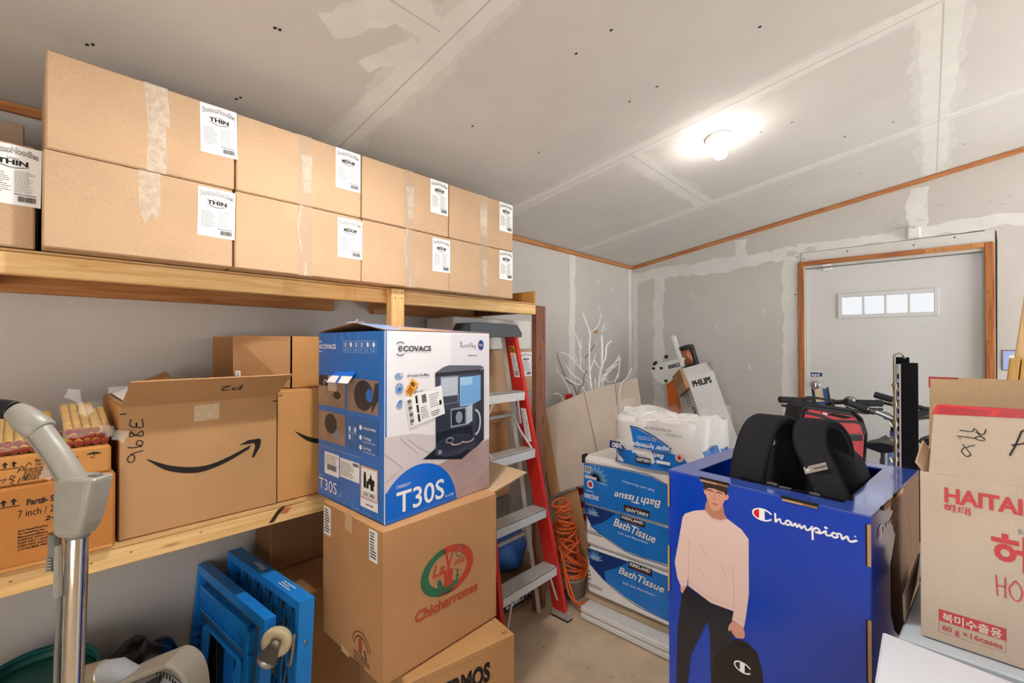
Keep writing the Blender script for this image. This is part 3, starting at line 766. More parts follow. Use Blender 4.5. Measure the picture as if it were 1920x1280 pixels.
t = thing('fireworks_carton', 'worn orange carton with umbrella mark and scrawled marker, upper of two at left', 'cardboard box', (-1.78, -.12, 1.143))
b = MB(); b.box((-1.98, -.4, 1.144), (-1.6, .158, 1.215), ORANGE2, .006); b.build('carton', t)
f = Fr((-1.6, -.4, .95), (0, 1, 0), (0, 0, 1)); b = MB()
arrows_up(b, f, .364, .236, .9); b.text(f, 'Sparklers', .418, .246, .006, INK, wid=.04, bold=.02); b.text(f, '10 inch', .42, .236, .006, INK, wid=.028, bold=.02)
b.fine(f, .4, .203, .055, .03, 7, INK, .0007, .5, 5, False)
b.poly(f, [(.508, .246), (.515, .25), (.523, .252), (.532, .25), (.54, .245)], INK); b.stroke(f, [(.524, .25), (.524, .24), (.521, .237), (.518, .24)], .0016, INK)
b.text(f, 'lers', .482, .242, .006, INK, bold=.02); b.build('printed_lettering', t)
b = MB()
for q in ([(.365, .205), (.372, .214), (.362, .212)], [(.377, .212), (.38, .22), (.386, .216), (.38, .212)], [(.385, .196), (.379, .203), (.384, .207), (.378, .212)], [(.39, .2), (.394, .212)], [(.397, .204), (.4, .216), (.403, .206), (.407, .218)], [(.39, .226), (.396, .24), (.4, .23), (.392, .232)], [(.402, .234), (.408, .246), (.412, .24)]):
    b.stroke(f, q, .0016, PEN, .001)
b.build('marker_writing', t)
# wrapped sparkler tubes lying on top
CELLO = bpy.data.materials.new('cellophane'); CELLO.use_nodes = True
def cello(m, alpha, rough=.08):
    nt = m.node_tree; p = nt.nodes['Principled BSDF']
    p.inputs['Base Color'].default_value = (.95, .95, .93, 1); p.inputs['Roughness'].default_value = rough; p.inputs['Alpha'].default_value = alpha
    p.inputs['Specular IOR Level'].default_value = .8
    tc = nt.nodes.new('ShaderNodeTexCoord'); n2 = nt.nodes.new('ShaderNodeTexNoise'); n2.inputs['Scale'].default_value = 55; n2.inputs['Detail'].default_value = 3
    bp = nt.nodes.new('ShaderNodeBump'); bp.inputs['Strength'].default_value = .8; bp.inputs['Distance'].default_value = .006
    nt.links.new(tc.outputs['Object'], n2.inputs['Vector']); nt.links.new(n2.outputs['Fac'], bp.inputs['Height']); nt.links.new(bp.outputs[0], p.inputs['Normal'])
cello(CELLO, .13)
TUBEY = mat('yellow_paper_tube', '#ecc94e', .45, hex2='#cf9a4a', nscale=30); TUBER = mat('red_tube_end', '#8e2d22', .6, noise=.2, nscale=90)
def tubes(label, ys, z, cellos, rows=2):
    t = thing('sparkler_bundle', label, 'fireworks', (-1.74, sum(ys) / len(ys), z), 0, 'wrapped sparkler bundles')
    r_ = random.Random(int(ys[0] * 1000) + 5)
    k = 0
    for row in range(rows):
        for y in ys[:len(ys) - row // 2]:
            yy = y + (.0085 if row % 2 else 0); x = -1.612 + r_.uniform(-.006, .004) - row * .006; zz = z + .0085 + row * .0148
            b = MB(); b.tube([(x - .22, yy, zz + .045), (x - .002, yy, zz)], .0085, TUBEY, 12)
            b.lathe([(.0001, 0), (.0072, 0), (.0084, -.002)], (x - .0002, yy, zz), (1, 0, -.2), TUBER, 12)
            b.build('sparkler_tube', t)
    b = MB()
    y0_, y1_ = min(ys) - .012, max(ys) + .012
    def fn(u, v):
        x = -1.84 + .24 * u; y = y0_ + (y1_ - y0_) * v
        return V((x, y, z + .034 + .0145 * (rows - 2) + .012 * sin(v * 9 + 2 * u) * .3 + (1 - u) * .045 - .02 * max(0, abs(v - .5) * 2 - .7) - (.02 * (u - .9) * 10 if u > .9 else 0)))
    b.grid(fn, 14, 14, CELLO)
    for (p, q, rr) in cellos: b.loft([[V(p).lerp(V(q), i / 6) + V((cos(2 * pi * k / 9) * .3, cos(2 * pi * k / 9), sin(2 * pi * k / 9))) * (rr * (1 - .6 * sin(pi * i / 6)) * (1 + .3 * sin(3 * k + i))) for k in range(9)] for i in range(7)], CELLO)
    b.build('cellophane_wrap', t)
    return t
tubes('cellophane bundle of yellow sparkler tubes with red ends, right of the vacuum handle', [.078 + .0172 * i for i in range(5)], 1.217, [((-1.62, .15, 1.25), (-1.6, .178, 1.235), .017), ((-1.7, .115, 1.30), (-1.72, .09, 1.345), .016)], 3)
tubes('cellophane bundle of yellow sparkler tubes with red ends, left of the vacuum handle', [-.052 + .0172 * i for i in range(6)], 1.217, [((-1.585, .035, 1.232), (-1.575, .04, 1.165), .014)])

# ================================================================ THE STACK IN THE MIDDLE
def slab_frame(P0, P1, z): 
    P0 = V((*P0, z)); P1 = V((*P1, z)); return Fr(P0, P1 - P0, (0, 0, 1)), (P1 - P0).length
# bottom: brown drinkware carton on the floor
t = thing('cardboard_carton', 'brown carton with big black capitals on the floor, bottom of the middle stack', 'cardboard box', (-1.27, .92, 0))
b = MB(); K0 = [(-1.087, .733), (-1.014, 1.106), (-1.414, 1.184), (-1.487, .811)]
TANBOX = cardboard('tan_cardboard', '#b5895a')
def hull(b, base, z0, z1, mt, ch=.004):
    """a carton with any four-sided plan"""
    c = sum((V((*p, 0)) for p in base), V()) / 4
    rings = []
    for z, k in ((z0, ch), (z0 + ch, 0), (z1 - ch, 0), (z1, ch)):
        r_ = []
        for p in base:
            q = V((*p, 0)); d = (c - q).normalized() * k * 1.4; r_.append(V((p[0] + d.x, p[1] + d.y, z)))
        rings.append(r_)
    if (V((*base[1], 0)) - V((*base[0], 0))).cross(V((*base[2], 0)) - V((*base[0], 0))).z < 0: rings = [r_[::-1] for r_ in rings]
    b.loft(rings, mt, False)
hull(b, K0, .002, .529, TANBOX, .006); b.build('carton', t)
f, L_ = slab_frame(K0[0], K0[1], 0); b = MB()
b.text(f, 'THERMOS', .285, .416, .055, INK, wid=.235, al='r', bold=.05); b.text(f, 'R', .29, .416, .006, INK)
b.rect(f, 0, .5055, L_, .5065, KRAFTD); b.stroke(f, [(.336, .435), (.337, .443)], .002, KRAFTD); b.build('printed_lettering', t)
b = MB(); g = Fr((-1.014 - .03, 1.106 - .06, .529), (-.07, -.36, 0), (.36, -.07, 0))
g = Fr((-1.045, 1.09, .5292), (K0[0][0] - K0[1][0], K0[0][1] - K0[1][1], 0), (.98, -.19, 0))
for q in ([(.0, .0), (.0, .02)], [(.012, -.002), (.012, .022)], [(.0, .01), (.012, .01)]): b.stroke(g, q, .002, INK, .0006)
b.build('ink_mark', t)

# middle: snack carton
C0 = [(-1.479, .676), (-1.112, .676), (-1.115, 1.123), (-1.482, 1.123)]
t = thing('cardboard_carton', 'brown Chicharrones carton with green and red oval logo, middle of the stack', 'cardboard box', (-1.297, .9, .53))
b = MB(); hull(b, C0, .5305, .966, KRAFT2, .006); b.build('carton', t)
b = MB(); q = [V((-1.13, 1.1235, .958)), V((-1.47, 1.1235, .958)), V((-1.42, 1.375, .972)), V((-1.19, 1.375, .965))]
b.add(q + [p + V((0, 0, .004)) for p in q], [(0, 1, 2, 3), (7, 6, 5, 4), (4, 5, 1, 0), (5, 6, 2, 1), (6, 7, 3, 2), (7, 4, 0, 3)], KRAFT); b.build('flap', t)
f, L_ = slab_frame(C0[1], C0[2], .529); b = MB()
GRN = mat('green_print', '#2e6a4c', .7); RED = mat('brick_red_print', '#b8402f', .7); BR2 = KRAFT2
cx, cy = .232, .245
b.ring(f, cx, cy, .106, .074, .018, GRN, .0008, 30, pi * .55, pi * 1.55, 0, (.011, .002)); b.ring(f, cx, cy, .106, .074, .018, RED, .0008, 30, -pi * .45, pi * .55, 0, (-.011, -.002))
b.text(f, 'La', cx - .062, cy - .004, .036, RED, wid=.048, shear=.25, bold=.015, w=.001); b.text(f, 'V', cx - .012, cy + .004, .05, RED, wid=.036, shear=.2, bold=.02, w=.001); b.text(f, 'osita', cx + .024, cy + .004, .022, RED, wid=.045, shear=.2, bold=.01, w=.001)
b.ring(f, cx + .048, cy + .045, .018, .02, .003, GRN, .001, 20)
b.ring(f, cx, cy - .032, .056, .03, .0018, RED, .0008, 24); b.ell(f, cx, cy - .05, .044, .01, GRN, .0009, 16)
for x, h in ((-.012, .052), (.0, .058), (.012, .05)): b.rect(f, cx + x - .0055, cy - .05, cx + x + .0055, cy - .05 + h, RED, .0011)
b.ell(f, cx - .034, cy - .035, .009, .018, GRN, .001, 12, .2); b.rect(f, cx + .034, cy - .05, cx + .04, cy - .012, GRN, .001); b.rect(f, cx + .028, cy - .034, cx + .046, cy - .03, GRN, .001)
b.rect(f, cx - .035, cy - .072, cx + .035, cy - .064, RED, .0008)
b.text(f, 'Chicharrones', .106, .134, .03, RED, wid=.252, bold=.05, shear=.05, w=.0008); b.text(f, 'Chicharrones', .107, .135, .029, KRAFT2, wid=.25, bold=.012, shear=.05, w=.0011)
b.text(f, 'Chicharrones', .107, .135, .029, RED, wid=.25, bold=-.004, shear=.05, w=.0014)
b.build('printed_logo', t)
f, L_ = slab_frame(C0[0], C0[1], .529); b = MB()
for (x, y, w_, h_, s_) in ((.006, .33, .05, .092, 3), (.294, .335, .046, .09, 7)):
    b = MB(); b.rect(f, x, y, x + w_, y + h_, PAPER, .0008); b.fine(f, x + .006, y + .008, w_ - .012, h_ - .014, 9, INK, .0012, .5, s_); b.build('paper_label', t)
b = MB(); b.poly(f, [(.152, .437), (.196, .437), (.194, .378), (.15, .384)], mat('pale_tape', '#cfae85', .35), .0009); b.build('packing_tape', t); b = MB(); b.poly(f, [(.13, .0), (.18, .0), (.18, .012), (.13, .02)], MATS['pale_tape'], .0009); b.build('packing_tape', t)
b = MB(); b.ring(f, .25, .058, .055, .05, .004, mat('faded_red_print', '#95472f', .8), .0008, 24, .2, 3.0); b.ring(f, .25, .05, .044, .045, .003, INK, .0008, 24, .3, 2.9)
b.rect(f, .236, .045, .244, .085, MATS['faded_red_print'], .001); b.rect(f, .247, .045, .255, .09, MATS['faded_red_print'], .001); b.stroke(f, [(.27, .06), (.28, .04)], .006, INK)
b.fine(f, .205, .006, .1, .036, 5, INK, .0008, .4, 4); b.build('printed_logo', t)

# top: blue and white robot vacuum box
A_, B_, Cc = (-1.548, .69), (-1.136, .697), (-1.171, 1.143); D_ = (-1.552, 1.137)
Z0, Z1 = .968, 1.521; HB = Z1 - Z0
t = thing('robot_vacuum_box', 'blue and white robot vacuum box printed T30S on top of the middle stack', 'product box', (-1.36, .92, Z0))
EB = mat('box_blue_print', '#1270cc', .3, spec=.5, coat=.3); EB2 = mat('bright_blue_print', '#0a6bd6', .3, spec=.5, coat=.3); EW = mat('box_white_print', '#e9e6ea', .32, spec=.5, coat=.2)
fR, LR = slab_frame(B_, Cc, Z0); fL, LL = slab_frame(A_, B_, Z0)
b = MB()
q = [V((*p, 0)) for p in (A_, B_, Cc, D_)]
for i, (p0, p1, mt) in enumerate(((q[0], q[1], EB), (q[1], q[2], EW), (q[2], q[3], EB), (q[3], q[0], EB))):
    g = Fr(p0 + V((0, 0, Z0)), p1 - p0, (0, 0, 1)); l_ = (p1 - p0).length
    b.prism(g, [(0, 0), (l_, 0), (l_, HB), (0, HB)], -.005, 0, mt)
b.prism(Fr((0, 0, Z0), (1, 0, 0), (0, 1, 0)), [A_, B_, Cc, D_], 0, .004, EB)
b.build('carton', t)
# domed, half-closed top flaps
LID = mat('lid_blue_print', '#5d93d2', .3, spec=.5, hex2='#9fb6d8', nscale=4)
pk = .028
b = MB(); m1 = q[1].lerp(q[0], .5) + V((0, .02, 0)); m2 = q[2].lerp(q[3], .5)
up = lambda p, h: V((p.x, p.y, Z1 + h))
def flapq(b, p, th, ma, mb):
    n = (p[1] - p[0]).cross(p[3] - p[0]).normalized() * th
    if n.z < 0: n = -n; p = [p[1], p[0], p[3], p[2]]
    b.add(p, [(3, 2, 1, 0)], mb); o_ = [x + n for x in p]
    b.add(o_, [(0, 1, 2, 3)], ma)
    for i in range(4): b.add([p[i], p[(i + 1) % 4], o_[(i + 1) % 4], o_[i]], [(0, 1, 2, 3)], KRAFTD)
flapq(b, [up(q[1], 0), up(q[2], 0), up(m2, .012), up(m1, pk)], .003, LID, KRAFT2); b.build('flap', t)
b = MB(); flapq(b, [up(q[3], 0), up(q[0], 0.002), up(m1 + V((-.01, -.0, 0)), pk), up(m2 + V((-.01, 0, 0)), .012)], .003, KRAFT2, KRAFT2); b.build('flap', t)
r_ = random.Random(4)
for i in range(9):
    b = MB(); p0 = up(m1, pk + .004) + V((r_.uniform(-.03, .03), r_.uniform(-.005, .01), 0)); b.tube([p0, p0 + V((r_.uniform(-.02, .02), r_.uniform(-.02, .01), r_.uniform(-.004, .012)))], .0022, CELLO, 5); b.build('torn_shrink_wrap', t)
for i in range(6):
    b = MB(); x = r_.uniform(.1, LL); b.stroke(fL, [(x, HB - .002), (x + r_.uniform(-.02, .02), HB - r_.uniform(.02, .04))], .004, CELLO, .0015); b.build('torn_shrink_wrap', t)
for i in range(9):
    b = MB(); x = r_.uniform(0, LL); b.stroke(fL, [(x, .002), (x + r_.uniform(-.05, .05), r_.uniform(.01, .05))], .003, CELLO, .0015); b.build('torn_shrink_wrap', t)
# right face artwork
b = MB(); f = fR
FLR = mat('printed_wood_floor', '#b8a2a0', .35, hex2='#a68d89', nscale=6); FLL = mat('printed_pale_floor', '#d2c8cb', .35); FLLINE = mat('printed_floor_joint', '#8f7c7c', .4); CORN = mat('printed_wall', '#dedbe2', .35)
b.poly(f, [(.255, .2), (.4405, .2), (.4405, .548), (.255, .548)], CORN, .0005)
b.poly(f, [(.0, .0), (.446, .0), (.446, .172), (.31, .2), (.1, .245), (.0, .249)], FLL, .0007); b.poly(f, [(.2, .0), (.446, .0), (.446, .172), (.36, .16), (.2, .13)], FLR, .0009)
for q2 in ([(.05, .24), (.12, .18)], [(.0, .2), (.06, .15), (.0, .12)], [(.08, .23), (.12, .2), (.19, .16)], [(.446, .06), (.35, .12), (.3, .1)], [(.4, .15), (.446, .12)], [(.29, .02), (.446, .05)]): b.stroke(f, q2, .0012, FLLINE, .0011, 2, False)
DOCK = mat('printed_dark_plastic', '#3b4052', .3); DOCK2 = mat('printed_black_plastic', '#1d2029', .3); DOCKT = mat('printed_grey_plastic', '#5a5f70', .3); DOCKS = mat('printed_side_plastic', '#2d3140', .3)
GL = mat('printed_glass', '#8796aa', .3); GL2 = mat('printed_glass_light', '#b9c3cf', .3); WATER = mat('printed_water', '#6fa9de', .3); WATER2 = mat('printed_water_light', '#9cc8ee', .3)
b.poly(f, [(.137, .16), (.19, .185), (.36, .2), (.418, .176), (.306, .127)], DOCK2, .0012)
b.poly(f, [(.187, .42), (.388, .42), (.418, .428), (.418, .176), (.36, .15), (.19, .175)], DOCK, .0014); b.poly(f, [(.388, .42), (.418, .428), (.418, .176), (.37, .152), (.375, .3)], DOCKS, .0016)
b.poly(f, [(.188, .424), (.22, .44), (.245, .446), (.4, .44), (.418, .432), (.405, .426), (.2, .412)], DOCKT, .0016); b.poly(f, [(.187, .424), (.4, .426), (.4, .416), (.187, .412)], DOCK2, .0018)
b.rect(f, .209, .32, .29, .41, GL, .0018); b.rect(f, .213, .322, .286, .345, DOCK, .002); b.rect(f, .213, .346, .286, .405, GL2, .002)
b.rect(f, .297, .306, .357, .404, WATER2, .0018); b.poly(f, [(.357, .306), (.4, .318), (.4, .407), (.357, .404)], WATER, .0018); b.rect(f, .3, .31, .356, .375, WATER, .002)
b.rect(f, .19, .24, .36, .3, DOCKS, .0016); b.rect(f, .254, .24, .33, .303, GL, .0019); b.rect(f, .259, .246, .322, .297, DOCK2, .0021); b.ell(f, .293, .27, .016, .02, GL, .0023, 14); b.poly(f, [(.33, .24), (.358, .25), (.358, .306), (.33, .303)], GL2, .0019)
b.ring(f, .372, .243, .03, .046, .008, GL2, .0021, 24, -pi * .5, pi * .5)
b.rect(f, .19, .18, .36, .236, DOCK2, .0017); b.ell(f, .275, .185, .088, .03, DOCK, .002, 28); b.ell(f, .275, .188, .08, .024, DOCKS, .0022, 28); b.poly(f, [(.188, .184), (.188, .163), (.24, .148), (.3, .146), (.36, .17), (.362, .186)], DOCK, .0018)
b.ell(f, .25, .2, .018, .01, GL, .0025, 16); b.ell(f, .25, .2, .013, .006, DOCK2, .0027, 16)
for x in (.285, .335): b.ell(f, x, .188, .03, .009, mat('printed_pink_pad', '#cfa9a4', .35), .0025, 18); b.ell(f, x, .192, .026, .009, DOCKS, .0027, 18)
b.rect(f, .2, .163, .214, .176, GL, .0023)
# blue half disc with the model name
PTS = [(.0, .0)] + [(.125 + .157 * cos(a), -.012 + .16 * sin(a)) for a in [0.08 + (2.45 - .08) * i / 22 for i in range(23)]]
PTS = [(x, max(y, 0)) for x, y in PTS]; b.poly(f, PTS + [(.0, .09)], EB2, .0016)
b.text(f, 'DEEBOT', .038, .094, .0085, WHITE, wid=.051, w=.0022); b.text(f, 'T30S', .038, .022, .06, WHITE, wid=.188, w=.0022, bold=.012); b.text(f, 'AI CARE', .23, .019, .0075, WHITE, wid=.037, w=.0022)
GRAPH = mat('graphite_print', '#34363f', .4)
def ecovacs(b, f, x, y, k, mt, mt2):
    b.text(f, 'ecovacs'.upper()[1:], x + .026 * k, y - .0075 * k, .0155 * k, mt, wid=.108 * k, w=.0016, bold=.03)
    b.ring(f, x + .016 * k, y, .0085 * k, .0085 * k, .0035 * k, mt, .0016, 20, .5, 2 * pi - .6); b.rect(f, x + .01 * k, y - .0015 * k, x + .024 * k, y + .0015 * k, mt, .0016)
    for a0, a1 in ((.9, 2.35), (2 * pi - 2.35, 2 * pi - .9)): b.ring(f, x + .016 * k, y, .022 * k, .021 * k, .003 * k, mt2, .0016, 16, a0, a1)
ecovacs(b, f, .036, .501, 1, GRAPH, mat('steel_blue_print', '#2b4f78', .4))
for q2 in ([(.298, .503), (.305, .52), (.299, .522), (.307, .508), (.312, .504), (.318, .512), (.324, .504), (.33, .513), (.336, .505), (.343, .512), (.348, .52), (.348, .505)], [(.356, .504), (.356, .52)], [(.356, .51), (.362, .509), (.358, .504)], [(.366, .51), (.37, .504)], [(.375, .51), (.367, .496)]): b.stroke(f, q2, .0015, GRAPH, .0016)
b.ell(f, .402, .512, .0145, .018, NAVY, .0016, 24); b.text(f, 'Yiko', .402, .508, .008, WHITE, wid=.02, al='c', w=.002, shear=.2)
b.fine(f, .335, .473, .07, .006, 1, PENCIL, .0016)
b.text(f, 'AI Instant Re-Mop', .076, .416, .0085, GRAPH, wid=.086, w=.0016, bold=.01); b.text(f, 'TruEdge', .076, .38, .0085, GRAPH, wid=.04, w=.0016, bold=.01); b.text(f, 'Adaptive Edge Mopping', .09, .368, .006, GRAPH, wid=.09, w=.0016)
ICON = mat('icon_blue_print', '#7fa3c8', .4)
b.ell(f, .046, .421, .015, .009, ICON, .0016, 14); b.ell(f, .055, .425, .006, .006, GL2, .0018, 10); b.ring(f, .048, .385, .015, .016, .006, ICON, .0016, 20); b.ell(f, .048, .383, .007, .007, EB, .0018, 10); b.poly(f, [(.036, .335), (.05, .352), (.06, .348), (.058, .33), (.045, .326)], ICON, .0016); b.poly(f, [(.038, .338), (.05, .35), (.056, .346)], EB, .0018)
b.build('printed_artwork', t)
# shipping stickers on the right face
b = MB(); g = Fr(f.p(.0685, .358), f.u * .985 + f.v * .17, f.v * .985 - f.u * .17); lw, lh = .146, .094
b.rect(g, 0, -lh, lw, 0, PAPER, .0024)
for i in range(4): b.rect(g, .005, -.022 - i * .02, .02, -.012 - i * .02, PENCIL, .0028); b.fine(g, .004, -.03 - i * .02, .018, .007, 2, INK, .0028, .5, i)
for i in range(3): b.rect(g, .036, -.03 - i * .029, .044, -.006 - i * .029, INK, .0028)
b.bars(g, .06, -.036, .018, .026, INK, .0028); b.fine(g, .05, -.085, .03, .04, 6, PENCIL, .0028, .35, 5); b.fine(g, .09, -.06, .045, .045, 6, PENCIL, .0028, .25, 6); b.rect(g, .128, -.06, .138, -.045, INK, .0028)
b.fine(g, .09, -.088, .045, .018, 3, INK, .0028, .4, 9); b.build('shipping_label', t)
b = MB(); g = Fr(f.p(.065, .374), f.u * .6 + f.v * .8, f.v * .6 - f.u * .8); b.rect(g, 0, -.031, .048, 0, mat('orange_sticker', '#f0a732', .5), .003); b.text(g, 'B', .03, -.02, .015, INK, w=.0034, bold=.03); b.fine(g, .004, -.026, .024, .02, 3, INK, .0034, .5, 2); b.build('orange_sticker', t)
# left face artwork
b = MB(); f = fL
ecovacs(b, f, .0, .507, .92, WHITE, WHITE)
for i in range(6):
    x = .172 + i * .033; frm = mat('pale_blue_line', '#a9c7e6', .4)
    for (xa, ya, xb, yb) in ((x, .488, x + .031, .489), (x, .5005, x + .031, .5015), (x, .524, x + .031, .525), (x, .488, x + .001, .525), (x + .03, .488, x + .031, .525)): b.rect(f, xa, ya, xb, yb, frm, .0014)
    b.fine(f, x + .005, .492, .02, .006, 1, frm, .0014, .5, i)
    if i in (0, 2, 3): b.rect(f, x + .01, .505, x + .013, .52, WHITE, .0014); b.rect(f, x + .017, .505, x + .02, .52, WHITE, .0014)
    else: b.ell(f, x + .0155, .513, .007, .008, WHITE, .0014, 10)
PHA = mat('printed_photo_taupe', '#9c877b', .35, hex2='#877166', nscale=7); PHB = mat('printed_photo_brown', '#a88f7b', .35, hex2='#8c7564', nscale=9); PHC = mat('printed_photo_dark', '#39353a', .35); PANEL = mat('printed_panel_blue', '#2d67ab', .35)
b.rect(f, .003, .309, .186, .41, PHB, .001); b.rect(f, .003, .375, .07, .41, PHC, .0013); b.rect(f, .07, .36, .13, .41, mat('printed_photo_pale', '#c4b2a4', .4), .0012); b.ell(f, .132, .348, .026, .013, PHC, .0015, 18); b.ring(f, .05, .385, .012, .012, .004, GL2, .0015, 14, 0, 4)
b.rect(f, .197, .307, .377, .408, PHA, .001); b.ell(f, .295, .36, .055, .046, PHC, .0014, 26); b.ell(f, .33, .362, .02, .02, EB, .0016, 14); b.poly(f, [(.34, .31), (.377, .35), (.377, .4), (.36, .4), (.345, .35)], PHC, .0013)
b.rect(f, .004, .19, .186, .289, PHB, .001); b.ell(f, .09, .252, .042, .033, PHC, .0014, 24); b.ell(f, .13, .22, .03, .018, mat('printed_cable', '#8f8a96', .4), .0014, 16)
b.rect(f, .197, .189, .377, .289, PANEL, .001)
for i, (s1, s2) in enumerate((('AI Instant Re-Mop', ''), ('TruEdge', 'Adaptive Edge Mopping'), ('ZeroTangle', 'Anti-Tangle Technology'))):
    y = .262 - i * .03; b.ell(f, .28, y, .0075, .0075, WHITE, .0014, 14); b.text(f, s1, .295, y - .003, .0075, WHITE, wid=.07 if i == 0 else .045, w=.0014, bold=.01)
    if s2: b.text(f, s2, .295, y - .0125, .0045, WHITE, wid=.068, w=.0014)
for x, y in ((.215, .25), (.248, .25), (.215, .225)): b.ell(f, x, y, .007, .009, mat('pale_print', '#cfd9e8', .4), .0014, 12)
b.rect(f, .205, .238, .255, .2388, WHITE, .0014); b.rect(f, .233, .215, .2338, .26, WHITE, .0014)
b.rect(f, .008, .1695, .288, .1705, MATS['pale_blue_line'], .0014)
b.text(f, 'DEEBOT', .008, .068, .0045, MATS['pale_blue_line'], wid=.03, w=.0014); b.text(f, 'T30S', .008, .0245, .037, WHITE, wid=.124, w=.0014); b.text(f, 'AI CARE', .14, .025, .005, MATS['pale_blue_line'], w=.0014)
b.build('printed_artwork', t)
b = MB()
b.rect(f, .049, .082, .148, .155, PAPER, .0016); b.fine(f, .056, .12, .085, .028, 4, PENCIL, .002, .3, 2); b.bars(f, .066, .098, .065, .018, INK, .002); b.rect(f, .052, .118, .145, .1188, INK, .002)
b.rect(f, .154, .09, .275, .151, PAPER, .0016); b.fine(f, .16, .096, .09, .046, 9, PENCIL, .002, .35, 3); b.bars(f, .235, .137, .035, .01, INK, .002)
b.rect(f, .281, .052, .378, .15, RED, .0016); b.rect(f, .287, .058, .372, .144, PAPER, .002)
for i in range(16):
    for yy in (.0525, .1445): b.poly(f, [(.283 + i * .006, yy), (.286 + i * .006, yy), (.289 + i * .006, yy + .005), (.286 + i * .006, yy + .005)], PAPER, .002)
    for xx in (.2815, .3725): b.poly(f, [(xx, .056 + i * .0056), (xx, .059 + i * .0056), (xx + .005, .062 + i * .0056), (xx + .005, .059 + i * .0056)], PAPER, .002)
b.text(f, 'UN 3481', .33, .062, .013, INK, wid=.066, al='c', w=.0024, bold=.01)
b.rect(f, .3, .086, .314, .125, INK, .0024); b.rect(f, .302, .125, .312, .133, INK, .0024); b.poly(f, [(.325, .1), (.36, .1), (.36, .116), (.325, .116)], INK, .0024); b.poly(f, [(.333, .116), (.34, .134), (.347, .116)], INK, .0024); b.rect(f, .316, .086, .328, .108, INK, .0024); b.rect(f, .338, .084, .356, .1, INK, .0024)
b.rect(f, .281, .026, .378, .052, PAPER, .0016); b.fine(f, .312, .034, .06, .008, 1, INK, .002, .5, 4)
b.build('shipping_label', t)
b = MB(); b.add([f.p(.121, .426, .001), f.p(.252, .43, .001), f.p(.252, .416, .012), f.p(.118, .413, .012)], [(0, 3, 2, 1)], EB2); b.add([f.p(.118, .413, .012), f.p(.252, .416, .012), f.p(.243, .394, .024), f.p(.104, .392, .024)], [(0, 3, 2, 1)], WHITE)
b.add([f.p(.17, .4145, .0125), f.p(.185, .4145, .0125), f.p(.182, .393, .0245), f.p(.165, .393, .0245)], [(0, 3, 2, 1)], EB2); b.build('carry_tab', t)

# ================================================================ STEPLADDER AND WHAT STANDS BEHIND IT
LRED = mat('red_fibreglass', '#cf2b22', .4, spec=.5, noise=.06, nscale=30); ALU = mat('aluminium', '#d9d9d6', .42, metal=.3, noise=.05, nscale=60)
ALU2 = mat('dull_aluminium', '#b5b1a8', .5, metal=.3, noise=.12, nscale=40); CAPP = mat('dark_grey_plastic_cap', '#4c5156', .55, noise=.06, nscale=30); RUB = mat('black_rubber', '#221f1f', .8)
t = thing('stepladder', 'red fibreglass stepladder with aluminium steps at the end of the shelf', 'ladder', (-1.55, 1.74, 0))
FR_, FL_ = V((-1.43, 2.0, 0)), V((-1.43, 1.50, 0)); TR_, TL_ = V((-1.615, 1.79, 1.525)), V((-1.615, 1.475, 1.525))
def rail(a, c, side):
    """C-section rail: web across y, two flanges turned outward"""
    b = MB(); d = (c - a).normalized(); back = V((-.082, 0, -.01)); ou = V((0, side, 0))
    prof = [(0, 0), (.082, 0), (.082, .024), (.078, .024), (.078, .004), (.004, .004), (.004, .024), (0, .024)]
    rings = []
    for p in (a + d * .03, c): rings.append([p + V((-1, 0, 0)) * u_ + ou * w_ for u_, w_ in prof])
    if side > 0: rings = [r_[::-1] for r_ in rings]
    b.loft(rings, LRED, False); return b.build('rail', t)
rr = rail(FR_ + V((0, -.024, 0)), TR_ + V((0, -.024, 0)), 1); rl = rail(FL_ + V((0, .024, 0)), TL_ + V((0, .024, 0)), -1)
for p, nm in ((FR_, 1), (FL_, -1)):
    b = MB(); y = p.y; b.box((p.x - .1, y - .03, .006), (p.x + .012, y + .012, .05), ALU2, .004); b.box((p.x - .1, y - .03, 0), (p.x + .012, y + .012, .008), RUB); b.build('foot', t)
for k, z in enumerate((.30, .61, .93, 1.235)):
    u = z / 1.525; a = FL_.lerp(TL_, u); c = FR_.lerp(TR_, u); x = a.x
    b = MB(); y0, y1 = a.y + .026, c.y - .026
    b.box((x - .082, y0, z - .004), (x + .004, y1, z + .0), ALU, .001); b.box((x, y0, z - .046), (x + .004, y1, z), ALU, .001); b.box((x - .086, y0, z - .03), (x - .082, y1, z), ALU, .001)
    for i in range(8): b.box((x - .078 + i * .0095, y0, z), (x - .073 + i * .0095, y1, z + .0015), ALU2)
    b.build('step', t)
    if k in (0, 3):
        for yy, dy in ((y0 + .06, -.05), (y1 - .06, .05)):
            b = MB(); b.tube([(x + .004, yy, z - .035), (x + .012 if k == 0 else x - .02, yy + dy, z - .17)], .009, ALU, 6, sq=.35); b.build('step_brace', t)
b = MB()   # plastic top cap with raised tray
ya, yb = 1.455, 1.80
b.loft([[V((x, y, z)) for x, y in ((-1.605, ya - .012), (-1.605, yb + .012), (-1.745, yb + .012), (-1.745, ya - .012))] for z in (1.522, 1.545)] + [[V((x, y, z)) for x, y in ((-1.62, ya + .004), (-1.62, yb - .004), (-1.735, yb - .004), (-1.735, ya + .004))] for z in (1.583, 1.588)], CAPP, False)
b.box((-1.72, ya + .05, 1.588), (-1.64, yb - .06, 1.592), CAPP, .002)
b.build('top_cap', t)
fcp = Fr((-1.6065, ya - .01, 1.522), (0, 1, 0), (-.34, 0, 1)); b = MB()
